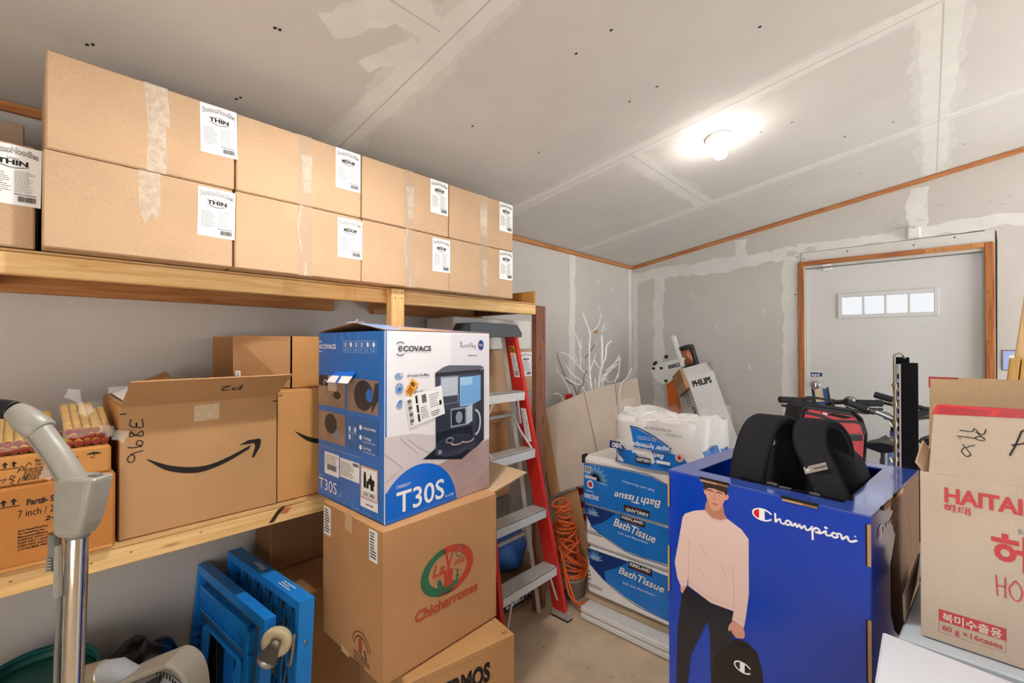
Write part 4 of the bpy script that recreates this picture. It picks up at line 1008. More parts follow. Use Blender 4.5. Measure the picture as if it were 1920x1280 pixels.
b.rect(fcp, .12, .014, .29, .045, mat('cap_recess', '#3b4450', .5), .002); b.text(fcp, 'FEATHERLITE', .15, .02, .015, WHITE, wid=.125, w=.003, bold=.03); b.poly(fcp, [(.132, .02), (.146, .02), (.142, .034), (.128, .036)], WHITE, .003)
b.build('printed_lettering', t)
web = Fr(FR_ + V((0, -.0255, 0)), (1, 0, 0), (TR_ - FR_)); b = MB()
b.rect(web, -.052, 1.33, -.012, 1.49, PAPER, .001); b.rect(web, -.052, 1.46, -.012, 1.5, mat('warning_yellow', '#d6a52a', .5), .0012); b.fine(web, -.049, 1.37, .034, .085, 9, PENCIL, .0014, .4, 3); b.bars(web, -.045, 1.338, .026, .028, INK, .0014); b.fine(web, -.049, 1.465, .034, .03, 3, INK, .0016, .6, 4); b.build('warning_label', t)
b = MB(); b.rect(web, -.05, .98, -.012, 1.16, PAPER, .001); b.fine(web, -.047, .99, .032, .16, 18, PENCIL, .0014, .4, 7); b.build('instruction_label', t)
for y, p, q in ((1.53, V((-1.575, 1.53, .02)), V((-1.70, 1.50, 1.52))), (1.93, V((-1.575, 1.92, .02)), V((-1.70, 1.765, 1.52)))):
    b = MB(); b.tube([p, q], .015, ALU2 if y > 1.7 else LRED, 4, smooth=False); b.build('rear_rail', t)
for z in (.45, 1.1):
    b = MB(); u = z / 1.5; b.tube([(-1.60 - .1 * u, 1.53, z), (-1.60 - .1 * u, 1.955 - .19 * u, z)], .011, ALU2, 8); b.build('rear_bar', t)
for y0_, y1_ in ((1.53, 1.52), (1.83, 1.8)):
    b = MB(); b.tube([(-1.55, y0_, .93), (-1.62, (y0_ + y1_) / 2, 1.02), (-1.672, y1_, 1.12)], .007, ALU, 6, sq=.4); b.build('spreader', t)

# --- stored boxes behind the ladder
o = thing('cardboard_carton', 'brown carton seen between the ladder rungs under the upper shelf', 'cardboard box', (-1.9, 1.6, .62))
b = MB(); b.box((-2.03, 1.32, .624), (-1.775, 1.90, 1.195), KRAFT2, .004); b.build('carton', o)
b = MB(); q = [V((-1.777, 1.6, 1.19)), V((-1.777, 1.88, 1.19)), V((-1.735, 1.87, 1.06)), V((-1.735, 1.62, 1.06))]; b.add(q + [p + V((.004, 0, .001)) for p in q], [(0, 1, 2, 3), (7, 6, 5, 4), (4, 5, 1, 0), (5, 6, 2, 1), (6, 7, 3, 2), (7, 4, 0, 3)], KRAFT2); b.build('flap', o)
o = thing('cardboard_carton', 'noodle carton under the upper shelf with its label showing past the ladder rail', 'cardboard box', (-1.9, 1.85, 1.2))
b = MB(); b.box((-2.03, 1.56, 1.197), (-1.785, 2.115, 1.452), KRAFT, .004); b.build('carton', o)
g = Fr((-1.785, 2.0, 1.292), (0, 1, 0), (0, 0, 1)); b = MB(); lw, lh = .105, .145; b.rect(g, 0, 0, lw, lh, PAPER, .001)
b.text(g, 'BonmoNoodles', lw / 2, lh - .026, .012, INK, wid=.09, al='c', w=.0014, arc=.007); b.text(g, 'MEDIUM', lw / 2, lh - .048, .011, INK, wid=.05, al='c', w=.0014, bold=.045, shear=.15); b.fine(g, .01, .03, .085, .06, 10, PENCIL, .0014, .3, 3); b.bars(g, .06, .01, .034, .014, INK, .0014); b.build('shipping_label', o)
o = MB().box((-2.03, 1.5, 1.454), (-1.8, 2.12, 1.628), mat('white_foam', '#e8e6e1', .8, noise=.03, nscale=90), .006).build('foam_block'); tag(o, 'white foam block on top of a carton just beneath the upper shelf', 'packing foam')
# floor level: dark powder box, blue bag, tote
o = thing('detergent_box', 'dark blue and brown box printed DOBLE PODER on the floor under the ladder', 'product box', (-1.86, 1.9, 0))
b = MB(); b.box((-2.03, 1.66, .002), (-1.69, 2.13, .20), mat('brown_kraft_dark', '#8d6b4a', .7, noise=.08, nscale=50), .004); b.build('carton', o)
f = Fr((-1.69, 1.66, 0), (0, 1, 0), (0, 0, 1)); b = MB(); b.rect(f, .004, .03, .466, .1, mat('dark_navy_print', '#2a3142', .5), .0008); b.rect(f, .1, .115, .2, .19, mat('faded_print', '#6f6258', .7), .0008)
for i in range(4): b.rect(f, .11 + i * .022, .12, .124 + i * .022, .185, MATS['dark_navy_print'], .0011)
b.text(f, 'DOBLE PODER', .12, .047, .034, WHITE, wid=.32, w=.0014, bold=.04); b.build('printed_lettering', o)
BLUEB = mat('blue_plastic_bag', '#2a62ae', .45, spec=.5, noise=.2, nscale=14, bump=.6, bscale=26)
r_ = random.Random(11)
def blob(c, rx, ry, rz, mt, seed, amp=.12, name='bag', nu=26, nv=16, parent=None, flat=None):
    q = random.Random(seed); ph = [(q.uniform(1, 5), q.uniform(1, 5), q.uniform(0, 6), q.uniform(.4, 1)) for _ in range(5)]
    c = V(c); b = MB(); rings = []
    for j in range(nv + 1):
        th = pi * max(.002, min(.998, j / nv)); ring = []
        for i in range(nu):
            a = 2 * pi * i / nu; k = 1 + amp * sum(w * sin(m * 1.0 * round(u_) * a / 1 + v_ * th + p) * .3 for u_, v_, p, w in ph for m in (1,))
            z = -cos(th) * rz * k
            if flat is not None: z = max(z, flat)
            sp = sin(th) ** .7
            ring.append(c + V((rx * sp * cos(a) * k, ry * sp * sin(a) * k, z)))
        rings.append(ring)
    b.loft(rings, mt, True); return b.build(name, parent)
o = blob((-1.83, 1.87, .305), .14, .19, .11, BLUEB, 3, .16, 'plastic_bag', flat=-.1); tag(o, 'crumpled blue plastic bag behind the lowest ladder steps', 'bag')
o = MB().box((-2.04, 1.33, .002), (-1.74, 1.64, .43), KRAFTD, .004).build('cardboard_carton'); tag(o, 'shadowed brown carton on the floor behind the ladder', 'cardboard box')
o = MB().box((-2.04, 1.34, .432), (-1.79, 1.93, .62), mat('grey_storage_tote', '#8b8780', .6, noise=.06, nscale=30), .01).build('storage_tote'); tag(o, 'grey storage tote behind the ladder beneath a brown carton', 'storage box')

# ================================================================ TISSUE PACKS
k_ = 1.044; YP = 2.15
FOAM = mat('speckled_white_foam', '#dcdad5', .8, noise=.1, nscale=140, bump=.2, bscale=160)
b = MB()
for i, (x0, y0, z0, x1, y1, z1) in enumerate(((-1.395, 2.05, .003, -.62, 2.56, .034), (-1.395, 2.05, .037, -.62, 2.56, .068))):
    o = MB().box((x0, y0, z0), (x1, y1, z1), FOAM, .006).build('foam_slab')
    tag(o, ('speckled white foam slab flat on the floor under the tissue packs', 'upper speckled white foam slab between tissue packs and floor slab')[i], 'foam board', 'foam slabs under the tissue')
o = thing('wooden_pallet', 'thin pale wooden pallet edge beneath the lowest tissue pack', 'pallet', (-1.05, 2.35, .069))
b = MB(); PALW = wood('pallet_wood', '#c2ad8f', '#9d8765', 'X')
b.box((-1.42, YP - .012, .07), (-.66, YP + .09, .086), PALW, .002); b.build('slat', o)
for y in (YP + .16, YP + .3): b = MB(); b.box((-1.42, y, .07), (-.66, y + .09, .086), PALW, .002); b.build('slat', o)
TW = mat('tissue_wrap_white', '#efece6', .35, spec=.5, noise=.03, nscale=20, bump=.25, bscale=22); TB = mat('tissue_wrap_blue', '#1f80d8', .3, spec=.5, hex2='#176fc4', nscale=7); TN = mat('tissue_wrap_navy', '#173a78', .3, spec=.5); TLB = mat('tissue_leaf_blue', '#6ea3d6', .35)
KBLK = mat('brand_black', '#2b2422', .5); KRED = mat('brand_red', '#b8372f', .5)
fk = Fr((-1.38 * k_, YP, 1.48 * (1 - k_)), (1, 0, 0), (0, 0, 1))
fk.p = lambda x, y, w=0, _o=fk.o.copy(), _k=k_: _o + V((x * _k, -w, y * _k))
def zk(z): return 1.48 + (z - 1.48) * k_
def pack(label, z0, z1, xa, xb):
    t = thing('bath_tissue_pack', label, 'toilet paper', ((xa + xb) / 2, YP + .18, z0), 0, None)
    b = MB(); b.box((xa, YP, z0), (xb, YP + .36, z1), TW, .022)
    b.build('plastic_wrap', t)
    for s_ in (1, 0):
        b = MB(); x = xa - .001 if s_ else xb; q = random.Random(int(z0 * 100))
        b.loft([[V((xa + (-.03 if s_ else 0) * i / 2, YP + .05 + .13 * j / 5 + (.03 * i * (2.5 - j) / 5), (z0 + z1) / 2 + .05 * sin(j * 1.3) * (1 - i * .3) + q.uniform(-.01, .01))) for j in range(6)] for i in range(3)], CELLO, True, False, False)
        if s_: b.build('end_seal', t)
    return t
def brandbox(b, x, y, wd, ht, rot, up=True):
    c, s_ = cos(rot), sin(rot)
    g = Fr((0, 0, 0), (1, 0, 0), (0, 0, 1)); g.p = lambda a, d, w=0: fk.p(x + a * c - d * s_, y + a * s_ + d * c, w)
    b.rect(g, 0, 0, wd, ht, KBLK, .001); b.text(g, 'KIRKLAND', wd * .06, ht * .42, ht * .42, WHITE, wid=wd * .86, w=.0014, bold=.03); b.text(g, 'Signature', wd * .2, ht * .1, ht * .22, KRED, wid=wd * .6, w=.0014, shear=.3)
def bath(b, x, y, wd, h, rot):
    for bo, mt, w in ((.05, TN, .0012), (.018, WHITE, .0016)): b.text(fk, 'BathTissue', x, y, h, mt, wid=wd, w=w, bold=bo, shear=.3, rot=rot)
def leaf(b, x, y, k, mt, n=7):
    for i in range(n):
        a = pi * (.05 + .9 * i / (n - 1)); b.ell(fk, x + cos(a) * k, y + sin(a) * k, k * .95, k * .2, mt, .0011, 12, a)
# lowest
z0, z1 = .088, zk(.4); p1 = pack('lowest Kirkland bath tissue pack in the stack, upright lettering above the pallet', z0, z1, -1.425, -.70)
b = MB()
b.poly(fk, [(.026, .392), (.042, .313), (.085, .28), (.14, .253), (.252, .213), (.365, .193), (.47, .187), (.64, .19), (.66, .39), (.3, .396)], TB, .0008)
b.poly(fk, [(.026, .392), (.042, .313), (.085, .28), (.14, .253), (.13, .3), (.2, .34), (.27, .394)], TN, .001)
b.stroke(fk, [(.04, .312), (.14, .25), (.252, .209), (.365, .189), (.6, .183)], .004, TN, .0011)
brandbox(b, .27, .365, .125, .036, -.02); bath(b, .214, .322, .24, .034, -.06); b.text(fk, 'Soft and Absorbent', .238, .276, .012, WHITE, wid=.17, w=.0014, rot=-.01)
leaf(b, .075, .345, .024, TLB); b.text(fk, 'THICKER', .05, .352, .008, WHITE, wid=.05, w=.0016); b.text(fk, 'ROLLS', .055, .34, .008, WHITE, wid=.04, w=.0016)
b.fine(fk, .03, .19, .13, .02, 2, PENCIL, .001, .5, 3); b.fine(fk, .03, .22, .02, .06, 3, PENCIL, .001, .5, 4); b.build('printed_film', p1)
z0, z1 = zk(.4) + .003, zk(.625); p2 = pack('second bath tissue pack from the bottom, upright lettering against the inverted pack', z0, z1, -1.435, -.71)
b = MB()
b.poly(fk, [(.003, .621), (.02, .565), (.051, .515), (.09, .495), (.14, .478), (.252, .446), (.349, .441), (.464, .447), (.64, .45), (.65, .617), (.3, .62)], TB, .0008)
b.poly(fk, [(.003, .621), (.02, .565), (.051, .515), (.12, .55), (.2, .618)], TN, .001); b.stroke(fk, [(.049, .514), (.14, .475), (.252, .443), (.349, .438), (.6, .444)], .004, TN, .0011)
brandbox(b, .225, .592, .135, .03, -.03); bath(b, .184, .556, .228, .04, -.12); b.text(fk, 'Soft and Absorbent', .211, .52, .011, WHITE, wid=.165, w=.0014, rot=-.03)
leaf(b, .06, .575, .022, TLB); b.text(fk, 'THICKER', .04, .585, .007, WHITE, wid=.045, w=.0016); b.text(fk, 'ROLLS', .045, .574, .007, WHITE, wid=.036, w=.0016); b.fine(fk, .01, .47, .12, .022, 2, PENCIL, .001, .5, 6); b.build('printed_film', p2)
z0, z1 = zk(.625) + .003, zk(.885); p3 = pack('third bath tissue pack with upside-down lettering beneath the torn open pack', z0, z1, -1.445, -.72)
b = MB()
b.poly(fk, [(.0, .63), (.3, .632), (.64, .634), (.645, .76), (.56, .79), (.461, .822), (.392, .843), (.307, .848), (.141, .845), (.008, .84)], TB, .0008); b.stroke(fk, [(.008, .844), (.141, .849), (.307, .852), (.392, .847), (.461, .826), (.6, .78)], .004, TN, .0011)
def inv(s_, x, y, h, wd, mt, w, rot=0, bold=.0, shear=0): b.text(fk, s_, x, y, h, mt, wid=wd, w=w, rot=pi + rot, bold=bold, shear=shear)
for bo, mt, w in ((.05, TN, .0012), (.018, WHITE, .0016)): inv('BathTissue', .44, .738, .036, .25, mt, w, .04, bo, .3)
inv('Soft and Absorbent', .408, .785, .011, .175, WHITE, .0014, -.06); b.rect(fk, .245, .643, .382, .676, KBLK, .001); inv('KIRKLAND', .375, .662, .015, .12, WHITE, .0014, .0, .03); inv('Signature', .345, .673, .007, .08, KRED, .0014, 0, 0, .3)
for i in range(9): a = pi * (.1 + .9 * i / 8) - .5; b.ell(fk, .075 + cos(a) * .04, .765 + sin(a) * .04, .038, .01, TLB, .001, 12, a)
b.rect(fk, .012, .795, .05, .83, PAPER, .0012); b.bars(fk, .015, .8, .032, .026, INK, .0016); b.rect(fk, .012, .765, .085, .779, PAPER, .0012); b.text(fk, 'PREFERRED', .082, .776, .007, KRED, wid=.066, w=.0016, rot=pi)
b.ell(fk, .046, .735, .02, .022, PAPER, .0012, 20); b.ell(fk, .046, .735, .013, .0145, KRED, .0016, 16); inv('30|380', .098, .681, .022, .09, WHITE, .0014, 0, .02); b.fine(fk, .02, .695, .065, .008, 1, WHITE, .0014, .5, 3); b.build('printed_film', p3)
b = MB(); b.box((-1.452, YP + .0, zk(.84)), (-1.44, YP + .05, zk(.885)), RUB, .003); b.build('torn_edge', p3)
# top, torn open
x0, x1, ya_, yb_, z0, z1 = -1.245, -.755, YP - .02, YP + .33, zk(.885) + .003, zk(1.165)
p4 = thing('bath_tissue_pack', 'torn open bath tissue pack with loose clear plastic on top of the stack', 'toilet paper', (-1.0, YP + .16, z0))
ROLL = mat('toilet_roll_paper', '#f3f1ee', .9, spec=.1, noise=.03, nscale=60); CORE = mat('cardboard_core', '#8b8078', .9)
rd_ = .0565
for iz in range(2):
    for iy in range(3):
        for ix in range(4):
            cx, cy = x0 + .06 + ix * .116, ya_ + .06 + iy * .113; zz = z0 + .004 + iz * .122
            if iz == 0 and 0 < iy < 2: continue
            b = MB(); b.lathe([(.02, .1), (.02, 0), (rd_ - .004, 0), (rd_, .004), (rd_, .114), (rd_ - .004, .118), (.021, .118), (.02, .1)], (cx, cy, zz), (0, 0, 1), ROLL, 20)
            b.lathe([(.0195, .0), (.0195, .112), (.0185, .112), (.0185, 0)], (cx, cy, zz), (0, 0, 1), CORE, 14); b.build('toilet_roll', p4)
b = MB(); r_ = random.Random(21)
def wrapfn(z_lo, z_hi, ex, sd):
    q = random.Random(sd); N = 44; ph = [q.uniform(0, 6) for _ in range(4)]
    rings = []
    for j in range(8):
        v = j / 7; ring = []
        for i in range(N):
            a = 2 * pi * i / N; c, s_ = cos(a), sin(a); m = max(abs(c), abs(s_)) ** .85
            X = (x0 + x1) / 2 + c / m * (x1 - x0 + ex) / 2; Y = (ya_ + yb_) / 2 + s_ / m * (yb_ - ya_ + ex) / 2
            wob = .008 * sin(7 * a + ph[0] + 3 * v) + .006 * sin(13 * a + ph[1]) * v
            top = z_hi + .025 * sin(2 * a + ph[2]) + .012 * sin(5 * a + ph[3])
            ring.append(V((X + c * wob, Y + s_ * wob, z_lo + (top - z_lo) * v)))
        rings.append(ring)
    return rings
LOW = wrapfn(z0 + .0, z0 + .105, .012, 3)
b.loft(LOW, TB, True, False); b.build('printed_film', p4)
b = MB(); b.loft(wrapfn(z0 + .002, z1 - .04, .006, 3), TW, True, False); b.build('white_film', p4)
ff = Fr((x0, ya_ - .008, z0), (1, 0, 0), (0, 0, 1)); b = MB()
b.poly(ff, [(.0, .115), (.06, .112), (.095, .08), (.0, .075)], TN, .014); b.text(ff, '380', .075, .106, .024, WHITE, wid=.06, w=.016, rot=pi, bold=.03)
b.poly(ff, [(.12, .2), (.16, .195), (.24, .165), (.33, .12), (.33, .1), (.14, .1), (.13, .16)], TB, .016); b.stroke(ff, [(.12, .203), (.17, .198), (.25, .167), (.335, .122)], .006, TN, .017); b.text(ff, 'papier hygienique', .33, .125, .024, WHITE, wid=.2, w=.019, rot=pi, bold=.02, shear=.2); b.text(ff, 'Doux et absorbant', .26, .16, .007, WHITE, wid=.1, w=.019, rot=pi); b.text(ff, 'Soft and absorbent', .26, .15, .007, WHITE, wid=.1, w=.019, rot=pi)
b.text(ff, 'ATTENTION', .385, .19, .009, PENCIL, wid=.07, w=.016, rot=pi); b.fine(ff, .2, .2, .2, .012, 2, PENCIL, .016, .4, 3)
b.rect(ff, .15, .025, .23, .055, KBLK, .014); b.text(ff, 'KIRKLAND', .226, .05, .016, WHITE, wid=.07, w=.017, rot=pi, bold=.02); b.text(ff, 'Bath Tissue', .3, .085, .022, WHITE, wid=.17, w=.017, rot=pi, bold=.02, shear=.25)
b.ell(ff, .375, .085, .02, .021, mat('pale_pink_print', '#e7b7b0', .5), .016, 18); b.ell(ff, .375, .085, .009, .01, KRED, .018, 12); b.text(ff, '30', .43, .035, .02, WHITE, w=.017, rot=pi); b.rect(ff, .26, .04, .33, .055, PAPER, .016); b.build('printed_lettering', p4)
b = MB(); HI = wrapfn(z0 + .085, z1 - .012, .03, 8); b.loft(HI, CELLO, True, False)
top = HI[-1]; cen = V(((x0 + x1) / 2, (ya_ + yb_) / 2, z1 + .006))
in1 = [p.lerp(cen, .3) + V((0, 0, .012 + .012 * sin(i * 1.7))) for i, p in enumerate(top)]
b.loft([top, in1], CELLO, True, False)
b.build('clear_plastic_wrap', p4)

# ================================================================ CORNER: FLATTENED CARTONS, TWIGS, TUBE BOX, TOOL
def sheet(name, label, pts, n, th, mt, edge):
    b = MB(); P = [V(p) for p in pts]; n = V(n).normalized(); Q = [p - n * th for p in P]; m = len(P)
    b.add(P, [tuple(range(m))], mt); b.add(Q, [tuple(reversed(range(m)))], mt)
    for i in range(m): b.add([P[i], Q[i], Q[(i + 1) % m], P[(i + 1) % m]], [(0, 1, 2, 3)], edge)
    return b
SHN = V((.868, -.496, .25)); GREYC = cardboard('pale_grey_cardboard', '#c6b6a6')
t = thing('flattened_carton', 'large flattened carton leaning into the corner in front of the white twigs', 'cardboard sheet', (-1.5, 2.6, 0))
P = [(-1.863, 2.345, 1.059), (-1.730, 2.319, .545), (-1.678, 2.421, .566), (-1.585, 2.60, .585), (-1.45, 2.56, .003), (-1.27, 2.86, .003), (-1.544, 2.997, 1.244), (-1.665, 2.761, 1.195), (-1.74, 2.609, 1.156)]
b = sheet('', '', P, SHN, .012, GREYC, KRAFT); b.build('panel', t)
P2 = [(-1.893, 2.278, 1.031), (-1.762, 2.262, .52), (-1.730, 2.319, .545), (-1.863, 2.345, 1.059)]
b = sheet('', '', P2, SHN, .02, KRAFT2, KRAFTD); b.build('folded_edge', t)
b = MB(); g0 = SHN.normalized() * .0012
for p, q in (((-1.74, 2.609, 1.156), (-1.585, 2.60, .6)), ((-1.63, 2.83, 1.21), (-1.5, 2.75, .6))): b.tube([V(p) + g0, V(q) + g0], .0018, KRAFTD, 4)
b.build('fold_crease', t)
t = thing('flattened_carton', 'smaller brown flattened carton standing low beside the orange cord', 'cardboard sheet', (-1.62, 2.4, 0))
b = sheet('', '', [(-1.767, 2.328, .500), (-1.625, 2.335, .013), (-1.596, 2.365, .003), (-1.55, 2.45, .003), (-1.69, 2.46, .545), (-1.738, 2.388, .519)], V((.868, -.496, .3)), .014, KRAFT2, KRAFTD); b.build('panel', t)

t = thing('twig_bunch', 'bunch of bare white painted twigs standing in the corner behind flattened cartons', 'branches', (-1.78, 2.74, 0))
TWW = mat('white_painted_twig', '#f4f2ee', .7, noise=.08, nscale=60); TWD = mat('bare_grey_twig', '#8d857c', .8, noise=.15, nscale=60)
BR = [[(-1.765,2.730,1.144),(-1.777,2.718,1.300),(-1.775,2.717,1.496),(-1.773,2.719,1.567),(-1.813,2.680,1.710)],
[(-1.773,2.719,1.564),(-1.722,2.765,1.613),(-1.700,2.784,1.710)],
[(-1.711,2.776,1.574),(-1.694,2.791,1.636)],
[(-1.772,2.723,1.242),(-1.819,2.678,1.313),(-1.879,2.622,1.404),(-1.924,2.580,1.430)],
[(-1.819,2.678,1.313),(-1.823,2.673,1.470),(-1.847,2.650,1.567),(-1.877,2.621,1.658)],
[(-1.829,2.669,1.359),(-1.852,2.646,1.437)],
[(-1.824,2.673,1.417),(-1.814,2.681,1.522)],
[(-1.809,2.686,1.457),(-1.833,2.664,1.502)],
[(-1.769,2.725,1.294),(-1.738,2.753,1.417)],
[(-1.788,2.706,1.385),(-1.737,2.752,1.483)],
[(-1.747,2.744,1.378),(-1.714,2.775,1.307)],
[(-1.720,2.772,1.222),(-1.710,2.780,1.313),(-1.685,2.801,1.391),(-1.680,2.805,1.470),(-1.654,2.830,1.509)],
[(-1.706,2.781,1.444),(-1.718,2.770,1.535)],
[(-1.729,2.763,1.164),(-1.710,2.780,1.235),(-1.652,2.833,1.339),(-1.623,2.859,1.411)],
[(-1.705,2.785,1.255),(-1.619,2.864,1.349)],
[(-1.681,2.806,1.294),(-1.602,2.879,1.391)],
[(-1.602,2.879,1.391),(-1.614,2.869,1.229)],
[(-1.725,2.767,1.190),(-1.658,2.829,1.212),(-1.638,2.847,1.222)],
[(-1.638,2.847,1.216),(-1.614,2.868,1.294)],
[(-1.62,2.86,1.15),(-1.583,2.897,1.248),(-1.559,2.919,1.317)],
[(-1.864,2.640,1.098),(-1.906,2.599,1.235),(-1.939,2.568,1.300),(-1.946,2.561,1.346)],
[(-1.835,2.666,1.131),(-1.882,2.621,1.222),(-1.924,2.581,1.359),(-1.936,2.569,1.424)],
[(-1.797,2.701,1.131),(-1.853,2.648,1.209),(-1.906,2.599,1.255)],
[(-1.830,2.670,1.105),(-1.806,2.692,1.209),(-1.803,2.694,1.261),(-1.788,2.707,1.300)],
[(-1.768,2.728,1.157),(-1.801,2.696,1.235)],
[(-1.907,2.600,1.079),(-1.966,2.544,1.138)],
[(-1.710,2.781,1.170),(-1.681,2.807,1.248)],
[(-1.741,2.752,1.170),(-1.739,2.754,1.242)],
[(-1.796,2.701,1.151),(-1.858,2.643,1.268),(-1.896,2.607,1.339)],
[(-1.712,2.778,1.313),(-1.711,2.777,1.502),(-1.713,2.774,1.548)]]
r_ = random.Random(2); root = V((-1.74, 2.82, .003))
for i, L in enumerate(BR):
    off = V((.679, -.734, 0)) * r_.uniform(-.05, .05); P = [V(p) + off for p in L]
    low = P[0].z < 1.2 or i == 0
    if low: P = [root + V((r_.uniform(-.03, .03), r_.uniform(-.02, .03), 0)), (root + P[0]) / 2 + V((0, .02, 0))] + P
    n = len(P); a0, a1 = (.0095, .005) if i in (0, 11) else ((.007, .0035) if low else (.0055, .0034))
    if i == 29: a0 = a1 = .009
    if i == 30 - 1: pass
    C_ = catmull(P, 4); R_ = [a0 + (a1 - a0) * j / (len(C_) - 1) for j in range(len(C_))]
    b = MB(); b.tube(C_, R_, TWD if i in (9, 19, 20, 21, 22, 23, 4) and i not in (19,) and i % 2 else TWW, 6); b.build('twig', t)
o = blob((-1.734, 2.755, 1.573), .016, .016, .012, mat('tan_sawn_end', '#c39a68', .8), 2, .1, 'sawn_end', 10, 6, t)
o = thing('gift_wrap_roll', 'red and white striped gift roll end poking out beside the twigs', 'gift wrap', (-1.87, 2.56, 0))
b = MB(); p0, p1 = V((-1.80, 2.74, .003)), V((-1.862, 2.60, 1.135)); n_ = 24
for i in range(n_): b.tube([p0.lerp(p1, i / n_), p0.lerp(p1, (i + 1) / n_)], .026, mat('gift_red', '#c0262b', .5) if i % 2 else PAPER, 12, caps=i in (0, n_ - 1))
b.build('roll', o)

t = thing('lamp_tube_box', 'long white PHILIPS tube lamp box leaning on the far wall', 'product box', (-1.0, 3.5, 0))
PHW = mat('white_lamp_carton', '#dcdad7', .5, noise=.02, nscale=20); ax = V((-.33, .0, .944)).normalized()
NB, NT = V((-.964, 3.45, .078)), V((-.964, 3.45, .078)) + ax * 1.215
dR, dL = V((.156, .109, .065)), V((-.14, .15, -.05)); dR = dR - ax * dR.dot(ax); dL = dL - ax * dL.dot(ax)
b = MB(); ring = lambda o_: [o_, o_ + dR, o_ + dR + dL, o_ + dL]
b.loft([ring(NB), ring(NT)], PHW, False); b.build('carton', t)
fp = Fr(NB, dR, ax); wR = dR.length; Lx = 1.215; b = MB()
b.text(fp, 'PHILIPS', .025, Lx - .075, .042, INK, wid=wR - .06, w=.001, bold=.05)
b.fine(fp, .03, .42, wR - .05, .12, 5, mat('light_grey_print', '#b3b0ac', .6), .001, .3, 4, False); b.build('printed_lettering', t)
fq = Fr(NB + dL, -dL, ax); wL = dL.length; b = MB()
GREYP = mat('mid_grey_print', '#8b8b8c', .6); b.rect(fq, wL - .075, .25, wL - .008, .92, GREYP, .001)
for i, s_ in enumerate(('TLD', '40', '=')): pass
b.text(fq, 'TLD 40 =', wL - .02, .4, .045, WHITE, wid=.4, w=.0014, rot=pi / 2, bold=.03)
b.ell(fq, wL - .06, .97, .03, .03, INK, .001, 20); b.ell(fq, wL - .06, .97, .01, .014, WHITE, .0014, 10)
for i in range(8):
    for j in (0, 1): b.rect(fq, wL - .14 + j * .045 - i * .0, 1.0 + i * .022, wL - .125 + j * .045, 1.012 + i * .022, INK, .001)
b.build('printed_lettering', t)
b = MB(); q = ring(NT); up_ = ax * .11 + V((-.02, .05, .03))
fl_ = [q[0], q[1], q[1] + dR * .25 + ax * .1, q[0] + dR * .25 + ax * .1 - dL * .0]; b.add([q[3] * .0 + q[0], q[1], q[1] + ax * .085 + dL * .3, q[0] + ax * .085 + dL * .3], [(0, 1, 2, 3)], PHW)
b.add([q[1], q[2], q[2] + ax * .04, q[1] + ax * .09 + dR * .1], [(0, 1, 2, 3)], PHW); b.build('end_flap', t)
b = MB(); g = Fr(NT + dL + ax * .02 - ax * .14, -dL, ax); g.o -= g.n * -.004
b.prism(g, [(.02, .0), (.23, .05), (.21, .2), (.03, .17)], .004, .03, KRAFT2); b.prism(g, [(.03, .0), (.235, .05), (.225, .11), (.03, .06)], .031, .034, KRAFT)
b.text(g, 'FRAGILE', .06, .145, .012, WHITE, wid=.05, w=.032, rot=.1); b.build('torn_flap', t)

t = thing('electric_hoist', 'orange arm hoist with steel plate and copper motor leaning in the far corner', 'tool', (-1.5, 3.72, 0))
ORG = mat('orange_powder_coat', '#e0701f', .45, spec=.5); STL = mat('zinc_plate', '#f0f0ea', .4, metal=.0, noise=.05, nscale=50); COP = mat('copper_winding', '#b5795a', .35, metal=.6); BLK = mat('black_plastic', '#232225', .45, spec=.5)
fy = Fr((0, 3.70, 0), (1, 0, 0), (0, 0, 1)); b = MB()
b.prism(fy, [(-1.63, 1.19), (-1.57, 1.21), (-1.36, .0), (-1.52, .003), (-1.56, .5)], -.03, .03, ORG); b.build('arm', t)
b = MB(); P = [(-1.745, 1.305), (-1.755, 1.27), (-1.735, 1.215), (-1.70, 1.175), (-1.655, 1.155), (-1.6, 1.16), (-1.56, 1.2), (-1.5, 1.24), (-1.46, 1.38), (-1.52, 1.365)]
b.prism(fy, P, .032, .045, STL); b.prism(fy, [(x * 1 + .01, z + .01) for x, z in P], -.045, -.03, STL)
for x, z in ((-1.73, 1.28), (-1.66, 1.285), (-1.62, 1.18)): b.lathe([(.012, 0), (.012, .012), (.0001, .014)], (x, 3.655, z), (0, -1, 0), BLK, 12)
b.build('plate', t)
b = MB(); b.lathe([(.0001, 0), (.03, 0), (.03, .11), (.0001, .11)], (-1.60, 3.68, 1.295), (.9, 0, .25), mat('drum_steel', '#8d9191', .3, metal=.5), 18); b.lathe([(.0001, 0), (.02, 0), (.024, .02), (.0001, .03)], (-1.71, 3.66, 1.315), (-.6, -.2, .6), BLK, 12); b.lathe([(.0001, 0), (.014, 0), (.018, .02), (.0001, .03)], (-1.62, 3.66, 1.37), (0, -.2, 1), BLK, 12); b.build('drum', t)
b = MB(); b.box((-.015, -.02, 0), (.015, .02, .27), STL, .003, Matrix.Translation((-1.475, 3.66, 1.30)) @ Matrix.Rotation(-.32, 4, 'Y')); b.build('bar', t)
b = MB(); M_ = Matrix.Translation((-1.42, 3.70, 1.29)) @ Matrix.Rotation(-.3, 4, 'Y')
b.lathe([(.0001, 0), (.045, 0), (.045, .17), (.0001, .17)], M_ @ V((0, 0, .02)), M_.to_3x3() @ V((0, 0, 1)), COP, 20)
for z in (.0, .16): b.lathe([(.0001, 0), (.056, 0), (.06, .01), (.056, .03), (.0001, .03)], M_ @ V((0, 0, z)), M_.to_3x3() @ V((0, 0, 1)), BLK, 20)
